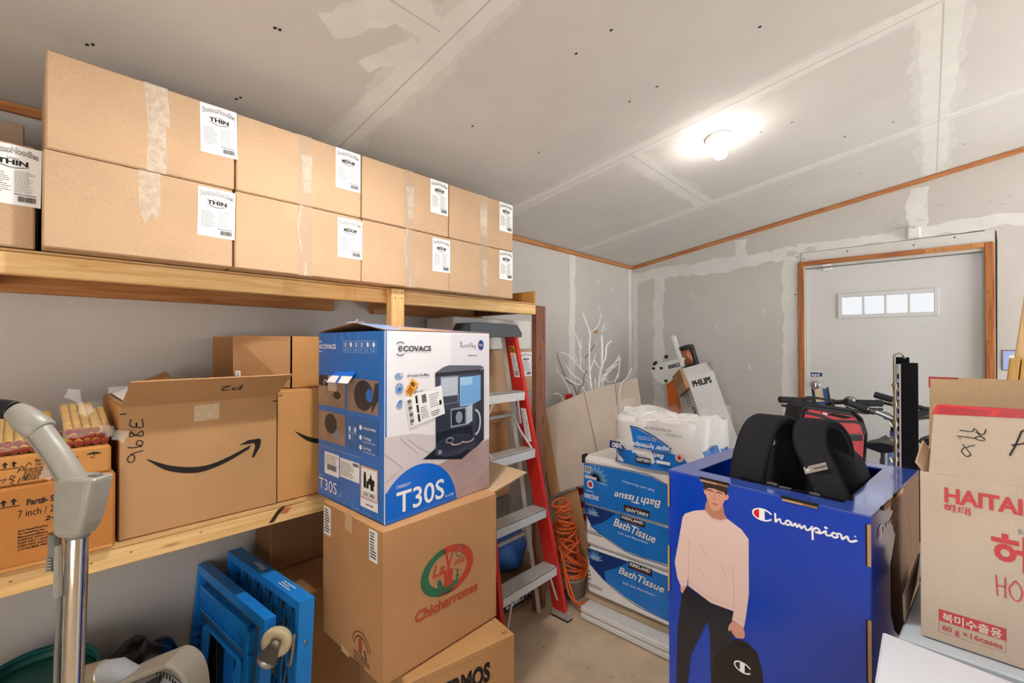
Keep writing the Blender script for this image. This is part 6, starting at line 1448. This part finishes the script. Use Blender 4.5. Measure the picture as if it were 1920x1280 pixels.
def bike(label, stem, bar_l, bar_r, seat, axle_r, axle_f, col, mount=False, rack=False, helm=None):
    """mountain bike facing the far wall; points are stem, grips, saddle and axles"""
    t = thing('bicycle', label, 'bicycle', (axle_r[0], (axle_r[1] + axle_f[1]) / 2, 0), 0, 'bicycles by the door')
    FRM = mat('bike_paint_' + col[1:], col, .3, spec=.5, coat=.4); GRP = mat('rubber_grip', '#232326', .75, bump=.4, bscale=300); CHR = mat('bike_alloy', '#8f9093', .3, metal=.8); CHN = mat('bike_black', '#18181b', .4, spec=.5)
    st, gl, gr, se, ar, af = map(V, (stem, bar_l, bar_r, seat, axle_r, axle_f)); R0 = ar.z
    for a in (ar, af):
        b = MB(); n_ = 36; b.tube([a + V((0, cos(2 * pi * i / n_), sin(2 * pi * i / n_))) * (R0 - .022) for i in range(n_ + 1)], .021, CHN, 8, caps=False); w = b.build('wheel', t)
        b = MB(); b.tube([a + V((0, cos(2 * pi * i / n_), sin(2 * pi * i / n_))) * (R0 - .048) for i in range(n_ + 1)], .011, CHR, 6, caps=False); b.tube([a + V((-.04, 0, 0)), a + V((.04, 0, 0))], .014, CHN, 10); b.build('rim', w)
        b = MB()
        for i in range(20):
            q = 2 * pi * i / 20; b.tube([a + V((.02 if i % 2 else -.02, 0, 0)), a + V((0, cos(q + .25), sin(q + .25))) * (R0 - .05)], .0012, CHR, 4)
        b.build('spoke', w)
    hd = V((st.x, st.y + .03, st.z - .07)); hl = V((st.x, st.y + .06, st.z - .2)); bb_ = V((se.x, (ar.y + af.y) / 2 - .06, .3)); stt = V((se.x, se.y + .03, se.z - .22))
    b = MB()
    for p, q, r_ in ((hd, hl, .02), (hd + V((0, .01, -.03)), stt, .016), (hl, bb_, .019), (stt, bb_, .016)): b.tube([p, q], r_, FRM, 10)
    for sx in (-.05, .05):
        b.tube([stt + V((sx * .3, 0, 0)), ar + V((sx, 0, 0))], .008, FRM, 8); b.tube([bb_ + V((sx * .6, 0, 0)), ar + V((sx, 0, 0))], .009, FRM, 8)
    b.build('frame', t)
    b = MB(); b.tube([hl, hl + V((0, .03, -.05))], .022, CHN, 8)
    for sx in (-.055, .055): b.tube([hl + V((sx, .03, -.05)), af + V((sx, 0, 0))], .014, CHN, 8)
    b.tube([hl + V((-.055, .03, -.05)), hl + V((.055, .03, -.05))], .014, CHN, 8); b.build('fork', t)
    b = MB(); b.tube([hd, st], .016, CHN, 10); b.tube([st + V((0, -.02, 0)), st + V((0, .03, .0))], .018, CHN, 10); b.build('stem', t)
    b = MB(); dl = (st - gl); dr = (gr - st); b.tube(catmull([gl, gl + dl * .3, gl + dl * .62 + V((0, 0, .004)), st - dl * .12, st, st + dr * .12, st + dr * .38 + V((0, 0, .004)), st + dr * .7, gr], 4), .0135, CHR if mount is None else CHN, 10); b.build('handlebar', t)
    for g_, dd in ((gl, dl.normalized()), (gr, -dr.normalized())):
        b = MB(); P = [g_ - dd * .004 + dd * (.13 * i / 12) for i in range(13)]; b.tube(P, [.0195 if i % 2 else .018 for i in range(13)], GRP, 12); b.build('grip', t)
        b = MB(); m_ = g_ + dd * .16; b.tube([m_ - dd * .02, m_ + dd * .02], .018, CHN, 10); b.tube(catmull([m_ + V((0, .02, -.012)), m_ - dd * .04 + V((0, .045, -.03)), g_ + dd * .03 + V((0, .05, -.04)), g_ - dd * .002 + V((0, .05, -.038))], 4), .0085, CHN, 8); b.build('brake_lever', t)
        b = MB(); b.tube(catmull([m_ + dd * .02, m_ + dd * .12 + V((0, .08, .01)), st + V((0, .13, -.05)), hl + V((0, .07, -.02)), hl + V((.03, .05, -.2))], 5), .003, CHN, 6); b.build('cable', t)
    b = MB(); b.loft([[se + V((x * w * sx_, y, z)) for sx_, z in ((-1, -.012), (-.8, .012), (0, .02), (.8, .012), (1, -.012), (0, -.03))] for x, y, w in ((1, -.12, .06), (1, -.09, .075), (1, -.03, .06), (1, .05, .028), (1, .12, .018), (1, .14, .008))], CHN, True); b.build('saddle', t)
    b = MB(); b.tube([se + V((0, .0, -.02)), stt], .0135, CHR, 10); b.build('seat_post', t)
    for i, sx in enumerate((-1, 1)):
        b = MB(); p = bb_ + V((sx * .09, .0, 0)); q = p + V((0, .12 * sx, -.11 * sx)); b.tube([bb_ + V((sx * .05, 0, 0)), p, q], .009, CHN, 8); b.box((min(q.x, q.x + sx * .09), q.y - .03, q.z - .01), (max(q.x, q.x + sx * .09), q.y + .03, q.z + .01), CHN, .004); b.build('pedal', t)
    b = MB(); c = bb_ + V((.055, 0, 0)); b.lathe([(.03, -.002), (.09, -.002), (.09, .002), (.03, .002)], c, (1, 0, 0), CHR, 30); b.build('chainring', t)
    if rack:
        b = MB()
        for sx in (-.06, .06): b.tube([stt + V((sx, -.05, .0)), V((ar.x + sx, ar.y - .12, rack))], .006, CHN, 6); b.tube([V((ar.x + sx, ar.y - .05, rack)), ar + V((sx, 0, 0))], .006, CHN, 6)
        for y in (-.1, 0, .1): b.tube([V((ar.x - .06, ar.y + y, rack)), V((ar.x + .06, ar.y + y, rack))], .005, CHN, 6)
        b.tube([V((ar.x - .06, ar.y - .12, rack)), V((ar.x - .06, ar.y + .3, rack))], .006, CHN, 6); b.tube([V((ar.x + .06, ar.y - .12, rack)), V((ar.x + .06, ar.y + .3, rack))], .006, CHN, 6)
        b.build('rear_rack', t)
    if mount:
        b = MB(); M_ = Matrix.Translation(st + V((-.03, -.03, .035))) @ Matrix.Rotation(.9, 4, 'X') @ Matrix.Rotation(.2, 4, 'Z'); b.box((-.035, -.05, -.006), (.035, .05, .006), mat('phone_holder_blue', '#2d5fa8', .35, spec=.5), .004, M_); b.box((-.028, -.045, .006), (.012, .045, .012), mat('beige_plastic', '#cdbf9f', .4), .003, M_); b.box((-.042, -.05, -.008), (-.034, .05, .02), CHN, .003, M_); b.box((.034, -.05, -.008), (.042, .05, .02), CHN, .003, M_); b.build('phone_holder', t)
        b = MB(); c = st + dr * .42 + V((0, 0, .02)); b.lathe([(.026, -.01), (.027, 0), (.02, .014), (.0001, .018)], c, (0, 0, 1), CHR, 20); b.build('bell', t)
    return t
bike('bicycle with phone holder and bell carrying the red bag, leftmost by the door', (-.43, 3.16, 1.15), (-.637, 2.984, 1.163), (-.20, 3.29, 1.15), (-.46, 2.93, .93), (-.43, 2.48, .33), (-.43, 3.50, .33), '#27406e', True, .84)
bike('bicycle with silver curved handlebar in the middle of the row', (-.148, 3.33, 1.062), (-.342, 3.10, 1.165), (.05, 3.42, 1.13), (-.165, 2.86, 1.0), (-.16, 2.56, .34), (-.15, 3.52, .34), '#3f6fae', None)
bike('bicycle farthest right in the row behind the black post', (.02, 3.50, 1.10), (-.235, 3.43, 1.185), (.28, 3.5, 1.17), (.03, 2.98, 1.03), (.03, 2.70, .33), (.02, 3.56, .33), '#2c4f86', False)

t = thing('red_bag', 'red and black zipped insulated bag on the rear rack of the left bicycle', 'bag', (-.33, 2.66, .855))
BR_ = mat('red_nylon', '#b50f1c', .5, spec=.4, noise=.12, nscale=14, bump=.3, bscale=30); BKN = mat('black_nylon', '#1e1e22', .6, spec=.3, noise=.15, nscale=60)
p0, p1 = V((-.455, 2.555, .855)), V((-.238, 2.75, .855)); du = (p1 - p0); Lb = du.length; du.normalize(); dn_ = V((-du.y, du.x, 0))
fb_ = Fr(p0, du, (0, 0, 1)); prof = [(0, .0), (Lb, .0), (Lb + .012, .2), (Lb - .01, .27), (Lb - .05, .31), (.03, .34), (.0, .325), (-.02, .22)]
b = MB(); b.prism(fb_, prof, -.12, .0, BKN); b.build('body', t)
b = MB(); b.prism(fb_, [(.012, .012), (Lb - .012, .012), (Lb, .2), (Lb - .022, .255), (Lb - .06, .285), (.03, .315), (.012, .3), (-.008, .22)], .0, .012, BR_); b.build('front_panel', t)
b = MB(); b.stroke(fb_, [(.01, .3), (.08, .285), (.14, .262), (.2, .258), (Lb - .02, .25), (Lb, .2)], .014, BKN, .0135); b.rect(fb_, .06, .165, Lb - .01, .195, BKN, .0135); b.stroke(fb_, [(.12, .2), (.2, .198), (Lb - .02, .196)], .004, mat('zip_olive', '#4a4a3a', .5), .016); b.poly(fb_, [(.1, .292), (.2, .27), (.24, .278), (.14, .298)], PB, .0135)
b.tube([fb_.p(.09, .297, .016), fb_.p(.11, .291, .016)], .005, ALU, 6); b.build('zip', t)
b = MB(); b.tube([fb_.p(x, y, .004) for x, y in prof + prof[:1]], .008, BKN, 8); b.build('piping', t)
b = MB(); b.tube(catmull([fb_.p(.05, .34, -.06), fb_.p(.07, .365, -.06), fb_.p(.17, .35, -.06), fb_.p(.2, .32, -.06)], 5), .008, BKN, 8, sq=.5); b.build('carry_handle', t)
t = thing('toy_scooter', 'child scooter handlebar with purple grip behind the bin corner', 'scooter', (-.13, 2.35, 0))
PUR = mat('purple_grip', '#7d4a86', .4); b = MB(); b.tube([(-.065, 2.36, .05), (-.11, 2.34, .86)], .014, mat('scooter_alloy', '#b9bcc4', .3, metal=.7), 10); b.build('post', t)
b = MB(); b.tube([(-.17, 2.30, .88), (-.118, 2.34, .865), (-.06, 2.39, .92)], .011, MATS['scooter_alloy'], 10); b.build('handlebar', t); b = MB(); b.tube([(-.148, 2.317, .874), (-.128, 2.33, .9), (-.105, 2.35, .955)], .016, PUR, 10); b.build('grip', t)
b = MB(); b.box((-.11, 2.33, .03), (-.03, 2.66, .05), PB, .006); b.build('deck', t)
for y in (2.36, 2.64):
    b = MB(); b.lathe([(.0001, -.012), (.028, -.012), (.03, -.006), (.03, .006), (.028, .012), (.0001, .012)], (-.07, y, .03), (1, 0, 0), PUR, 18); b.build('wheel', t)
t = thing('blue_tote', 'translucent blue plastic tote leaning between backpack and red bag', 'storage box', (-.2, 2.2, 0))
BT = mat('translucent_blue_plastic', '#4c77b8', .25, spec=.5, alpha=.75)
b = MB(); f_ = Fr((-.348, 2.085, 0), (.85, .52, 0), (0, 0, 1)); b.prism(f_, [(.0, .002), (.2, .002), (.215, .95), (.195, .99), (.17, .95), (.05, .93), (.035, .97), (.0, .97)], -.01, .0, BT); b.prism(f_, [(.0, .002), (.2, .002), (.2, .6), (.0, .6)], -.1, -.02, BT); b.build('body', t)

# ================================================================ LEFT FOREGROUND: VACUUM, DOLLIES, UNDER THE SHELF
t = thing('vacuum_cleaner', 'grey vacuum cleaner handle on a chrome wand at the left edge', 'vacuum cleaner', (-1.034, .04, 0))
VG = mat('grey_vacuum_plastic', '#96938a', .38, spec=.5, noise=.05, nscale=25); VGD = mat('dark_grey_plastic', '#75746d', .45); VB = mat('black_ribbed_hose', '#1d1c1e', .5, spec=.4); CHROME = mat('chrome_tube', '#dcdcdc', .06, metal=1)
H_ = catmull([(-1.30, -.20, 1.15), (-1.22, -.14, 1.28), (-1.128, -.061, 1.349), (-1.106, -.041, 1.371), (-1.090, -.027, 1.378), (-1.072, -.011, 1.375)], 14)
b = MB(); b.tube(H_, [.0155 if i % 2 else .0135 for i in range(len(H_))], VB, 14); b.build('hose', t)
b = MB(); b.tube([(-1.072, -.010, 1.374), (-1.066, -.004, 1.369), (-1.059, .002, 1.361), (-1.042, .018, 1.344), (-1.040, .020, 1.342)], [.0155, .0175, .0195, .0205, .0175], VG, 24); b.build('cuff', t)
C_ = catmull([(-1.047, .013, 1.349), (-1.036, .024, 1.327), (-1.022, .037, 1.302), (-1.011, .047, 1.279), (-1.004, .054, 1.262), (-1.0005, .057, 1.245)], 5); n_ = len(C_)
b = MB(); b.tube(C_, [.0172 + .001 * (i / n_) for i in range(n_)], VG, 24); b.tube([p + V((.734, .679, 0)) * -.004 + V((-.679, .734, 0)) * -.0172 for p in C_], .0012, VGD, 5); b.build('handle', t)
RU, FU = V((.734, .679, 0)), V((-.679, .734, 0)); oc = V((-1.0, .058, 0))
def sec(z, l, r, dpt, e=.35):
    ring = []
    for i in range(24):
        a = 2 * pi * i / 24; c, s_ = cos(a), sin(a); ring.append(oc + RU * ((l + r) / 2 + (r - l) / 2 * abs(c) ** e * (1 if c > 0 else -1)) + FU * (dpt * abs(s_) ** e * (1 if s_ > 0 else -1)) + V((0, 0, z)))
    return ring
b = MB(); b.loft([sec(1.18, -.020, .020, .018, .6), sec(1.186, -.0215, .0225, .02), sec(1.2, -.022, .028, .021), sec(1.235, -.0215, .037, .022), sec(1.262, -.02, .0425, .022), sec(1.268, -.0195, .043, .0215), sec(1.2705, -.017, .041, .019), sec(1.272, -.016, .02, .017)], VG, False); b.build('switch_housing', t)
b = MB(); b.box((.022, -.006, 1.271), (.036, .006, 1.2735), VGD, 0, Matrix(((RU.x, FU.x, 0, oc.x), (RU.y, FU.y, 0, oc.y), (0, 0, 1, 0), (0, 0, 0, 1)))); b.build('switch', t)
b = MB(); b.tube([(-1.000, .059, 1.187), (-1.003, .057, 1.077), (-1.007, .055, .94), (-1.034, .04, .16)], .0142, CHROME, 28); b.build('chrome_wand', t)
b = MB(); b.tube([(-1.0, .059, 1.187), (-1.0003, .0588, 1.174)], .0155, VGD, 20); b.build('collar', t)
MV = Matrix(((RU.x, FU.x, 0, oc.x), (RU.y, FU.y, 0, oc.y), (0, 0, 1, 0), (0, 0, 0, 1)))
b = MB(); b.box((-.026, -.022, 1.15), (-.016, -.006, 1.185), VGD, .002, MV); b.box((-.019, -.02, 1.085), (-.0115, -.008, 1.168), VG, .002, MV)
for i in range(5): b.box((-.029, -.022, 1.128 + i * .0045), (-.019, -.01, 1.131 + i * .0045), VG, .001, MV)
b.build('cord_clip', t)
b = MB(); b.tube(catmull([(-1.019, .039, 1.13), (-1.0165, .041, 1.10), (-1.0175, .040, 1.06), (-1.022, .038, 1.0), (-1.024, .037, .95), (-1.03, .034, .6), (-1.05, .03, .12)], 5), .0036, VGD, 8); b.build('power_cord', t)
b = MB(); b.box((-1.14, -.09, .004), (-.93, .12, .07), VGD, .02); b.tube([(-1.034, .04, .06), (-1.034, .04, .2)], .024, VG, 18); b.build('floor_nozzle', t)
# upright power head stored beside it
t = thing('vacuum_power_head', 'grey vacuum power head with curved rim and ribbed hose end at bottom left', 'vacuum cleaner', (-1.27, .2, 0))
def PHP(a, z, w=0): return V((-1.27, .195, 0)) + RU * a + FU * w + V((0, 0, z))
prof = [(-.13, .69), (-.05, .745), (.045, .785), (.06, .788), (.075, .782), (.09, .765), (.1, .735), (.105, .69), (.105, .42), (-.13, .42)]
RIMM = mat('beige_grey_plastic', '#8a8478', .45, spec=.4); HOUS = mat('dark_housing_plastic', '#66625a', .35, spec=.5)
b = MB(); rim = catmull([PHP(a, z) for a, z in prof[:8]], 5)
b.ribbon(rim, FU, .07, .012, RIMM); b.build('rim', t)
b = MB(); P_ = [(a * .93, z - .015) for a, z in prof]; fpz = Fr(PHP(0, 0, .02), RU, (0, 0, 1)); b.prism(fpz, P_, -.0, .03, VGD)
b.loft([[PHP(.01 + .085 * k * cos(2 * pi * i / 20), .69 + .075 * k * sin(2 * pi * i / 20), -.012 - .035 * (1 - k)) for i in range(20)] for k in (1, .85, .5, .05)], HOUS, True); b.build('housing', t)
b = MB(); q = [(-.09, .70), (.035, .762), (.035, .748), (-.09, .684)]; fpz2 = Fr(PHP(0, 0, -.02), RU, (0, 0, 1)); b.prism(fpz2, q, 0, .004, VB)
for i in range(14):
    a = 1.45 - 1.5 * i / 13; b.box((-.0015, -.001, -.004), (.0015, .002, .004), VB, 0, Matrix.Translation(PHP(.028 + .066 * cos(a), .705 + .07 * sin(a), -.032)) @ Matrix.Rotation(0, 4, 'X'))
b.build('bristle_strip', t)
b = MB(); b.box((-1.35, .13, .003), (-1.19, .25, .42), VGD, .02); b.build('base', t)
P_ = [V((-1.395, .08, .735)).lerp(V((-1.35, .125, .752)), i / 18) for i in range(19)]
b = MB(); b.tube(P_, [.026 if i % 2 else .0225 for i in range(19)], mat('silver_hose', '#b7ad98', .3, metal=.7), 18); b.build('hose_end', t)
b = MB(); b.tube([(-1.352, .123, .752), (-1.33, .143, .757), (-1.29, .18, .735)], [.0235, .0245, .019], mat('pale_grey_plastic', '#94979b', .4), 18); b.build('hose_connector', t)
b = MB(); b.tube(catmull([(-1.395, .08, .735), (-1.47, .02, .6), (-1.44, -.02, .3), (-1.38, .05, .1), (-1.3, .15, .1)], 10), .022, MATS['silver_hose'], 12); b.build('hose', t)

# blue plastic dollies standing on end
DBL = mat('blue_dolly_plastic', '#1d8cea', .38, spec=.5, noise=.06, nscale=20); DGR = mat('scuffed_blue_plastic', '#3f6285', .6, noise=.2, nscale=18); CAST = mat('cream_caster_wheel', '#cbbf9c', .45, spec=.4); ZINC = mat('zinc_bracket', '#a5a29a', .4, metal=.7)
ux = V((.997, .077, 0)); uv_ = V((0, .0425, 1))
def bar(b, f, x0, y0, x1, y1, w0, w1, mt): b.prism(f, [(x0, y0), (x1, y0), (x1, y1), (x0, y1)], w0, w1, mt)
t = thing('plastic_dolly', 'blue plastic dolly with white Weston lettering standing on end, nearer the stack', 'dolly', (-1.7, .56, 0))
f1 = Fr((-1.978, .533 - .0425 * .69, .003), ux, uv_); W1, H1 = .56, .688
b = MB()
bar(b, f1, 0, H1 - .028, W1, H1, -.048, 0, DBL); bar(b, f1, 0, 0, W1, .028, -.048, 0, DBL); bar(b, f1, 0, .028, .022, H1 - .028, -.048, 0, DBL); bar(b, f1, W1 - .022, .028, W1, H1 - .028, -.048, 0, DBL)
b.build('frame', t)
b = MB(); r_ = random.Random(3)
for i in range(22):
    x = .03 + i * .0235
    P = [f1.p(x + .010 * sin(y * 42 + i * 1.6), y, -.03) for y in [.03 + .05 * k for k in range(13)]]
    b.tube(catmull(P, 2), .0055, DBL, 5)
for y in (.1, .22, .34, .46, .58): bar(b, f1, .022, y, W1 - .022, y + .012, -.04, -.028, DBL)
b.build('lattice', t)
tf = Fr(f1.p(0, H1, 0), ux, -f1.n); b = MB(); b.text(tf, 'Weston', .26, .034, .02, WHITE, wid=.085, w=.0008, rot=pi, bold=.03, shear=.2)
for i in range(3): b.fine(tf, .39, .012 + i * .009, .08, .006, 1, WHITE, .0008, .6, i)
b.build('printed_lettering', t)
b = MB(); b.lathe([(.005, 0), (.005, .002), (.002, .002)], f1.p(W1 + .0005, .56, -.024), ux, ZINC, 12); b.build('rivet', t)
def caster(parent, c, ax, up):
    c = V(c); ax = V(ax).normalized(); up = V(up).normalized(); o_ = ax.cross(up)
    b = MB(); b.lathe([(.012, -.012), (.036, -.012), (.043, -.008), (.045, 0), (.043, .008), (.036, .012), (.012, .012), (.012, -.012)], c, ax, CAST, 28); w = b.build('caster_wheel', parent)
    b = MB(); b.lathe([(.0001, -.016), (.013, -.016), (.013, .016), (.0001, .016)], c, ax, ZINC, 14); b.build('hub', w)
    b = MB()
    for s_ in (-.0145, .0145):
        p = c + ax * s_; b.add([p + up * .016 + o_ * .012, p + up * .016 - o_ * .012, p - up * .055 - o_ * .03, p - up * .06 + o_ * .0, p - up * .055 + o_ * .03], [(0, 1, 2, 3, 4), (4, 3, 2, 1, 0)], ZINC)
    b.lathe([(.0001, 0), (.028, 0), (.03, .006), (.0001, .008)], c - up * .066, up, ZINC, 16); b.build('caster_fork', parent)
t2 = thing('plastic_dolly', 'blue plastic dolly with open centre and comb slots, front of the two', 'dolly', (-1.82, .48, 0))
ux2 = V((.9967, .0805, 0)); uv2 = V((0, .09, 1)); f2 = Fr((-2.062, .455 - .09 * .63, .003), ux2, uv2); W2, H2 = .572, .640
b = MB()
bar(b, f2, 0, H2 - .03, W2, H2, -.035, 0, DBL); bar(b, f2, 0, 0, W2, .03, -.035, 0, DBL); bar(b, f2, 0, .03, .024, H2 - .03, -.035, 0, DBL); bar(b, f2, W2 - .026, .03, W2, H2 - .03, -.035, 0, DBL); b.build('frame', t2)
b = MB(); bar(b, f2, .024, H2 - .185, W2 - .026, H2 - .03, -.034, -.022, DGR); bar(b, f2, W2 - .15, .03, W2 - .026, H2 - .185, -.034, -.022, DGR); bar(b, f2, .024, .03, .1, H2 - .185, -.034, -.022, DGR); bar(b, f2, .1, .03, W2 - .15, .09, -.034, -.022, DGR); b.build('deck_plate', t2)
b = MB(); bar(b, f2, .05, H2 - .075, W2 - .1, H2 - .062, -.022, .0, DBL); bar(b, f2, .05, H2 - .15, W2 - .1, H2 - .142, -.022, -.004, DBL); bar(b, f2, W2 - .118, H2 - .15, W2 - .1, H2 - .062, -.022, 0, DBL)
for i in range(26): bar(b, f2, .056 + i * .0155, H2 - .1, .064 + i * .0155, H2 - .075, -.022, .0, DBL)
for i in range(13): bar(b, f2, .056 + i * .031, H2 - .142, .062 + i * .031, H2 - .1, -.022, -.006, DBL)
b.build('comb_rib', t2)
b = MB()
for P in ([(W2 - .118, H2 - .15), (W2 - .092, H2 - .15), (W2 - .092, H2 - .26), (W2 - .045, H2 - .33), (W2 - .045, H2 - .5), (W2 - .062, H2 - .5), (W2 - .062, H2 - .335), (W2 - .118, H2 - .265)], [(.1, .09), (.12, .09), (.12, H2 - .24), (.1, H2 - .19)]): b.prism(f2, P, -.022, -.002, DBL)
b.prism(f2, [(W2 - .16, .09), (W2 - .135, .09), (W2 - .135, H2 - .185), (W2 - .16, H2 - .185)], -.05, .0, DBL); b.prism(f2, [(.1, H2 - .2), (W2 - .135, H2 - .2), (W2 - .135, H2 - .185), (.1, H2 - .185)], -.05, -.01, DBL); b.build('inner_rail', t2)
for i in range(12): b = MB(); bar(b, f2, .028, .06 + i * .034, .06, .068 + i * .034, -.022, .004, DBL); b.build('side_rib', t2)
for x, y in ((W2 - .05, H2 - .07), (W2 - .085, H2 - .05)): pass
caster(t2, (-1.445, .520, .588), (.75, -.66, 0), (.30, .34, .89))
b = MB(); b.tube(catmull([(-1.405, .556, .61), (-1.41, .552, .56), (-1.415, .548, .52), (-1.43, .546, .515)], 4), .004, ZINC, 6); b.build('wire_hook', t2)

# things in the dark under the shelf
t = thing('cardboard_carton', 'large shadowed brown carton under the lower shelf behind the dollies', 'cardboard box', (-1.8, .85, 0))
b = MB(); b.box((-2.03, .64, .003), (-1.62, 1.15, .60), KRAFT2, .005); b.box((-2.027, .885, .5995), (-1.623, .888, .6008), KRAFTD); b.build('carton', t)
t = thing('cardboard_carton', 'dark brown carton deep under the lower shelf on top of another', 'cardboard box', (-1.95, .8, .6))
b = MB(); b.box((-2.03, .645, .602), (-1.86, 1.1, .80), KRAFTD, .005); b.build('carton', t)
BAGB = mat('black_bin_bag', '#141416', .22, spec=.6, bump=1.0, bscale=34, noise=.2, nscale=20)
o = blob((-1.90, .275, .25), .14, .125, .25, BAGB, 9, .2, 'garbage_bag', flat=-.246); tag(o, 'shiny black plastic bag slumped under the shelf left of the blue dollies', 'bag')
o = blob((-2.0, .492, .27), .06, .02, .27, BAGB, 12, .12, 'garbage_bag', 20, 12, None, -.266); tag(o, 'black plastic bag seen through the open centre of the front blue dolly', 'bag')
t = thing('laundry_basket', 'dark teal plastic basket in the shadow under the shelf at left', 'basket', (-1.84, .03, 0))
TEAL = mat('dark_teal_plastic', '#12615c', .4, spec=.5)
b = MB(); cxx, cyy = -1.84, .03
def oval(z, k): return [V((cxx + .16 * k * cos(2 * pi * i / 32), cyy + .125 * k * sin(2 * pi * i / 32), z)) for i in range(32)]
b.loft([oval(.003, .8), oval(.52, .97)], TEAL, True, True); b.build('body', t)
b = MB(); b.loft([oval(.51, .97), oval(.51, 1.03), oval(.55, 1.05), oval(.555, 1.0), oval(.545, .97)], TEAL, True, False); b.build('rim', t)
b = MB()
for i in range(32):
    a = 2 * pi * i / 32; p = V((cxx + .16 * cos(a), cyy + .125 * sin(a), .505)); q = V((cxx + .15 * cos(a), cyy + .117 * sin(a), .38)); b.tube([p, q], .004, TEAL, 5)
b.build('rim_slats', t)
o = blob((-1.86, -.33, .3), .17, .18, .3, mat('dark_cloth', '#1c1c1f', .9, noise=.2, nscale=30), 19, .12, 'garbage_bag', flat=-.297); tag(o, 'dark full bag standing under the shelf at the far left edge', 'bag')
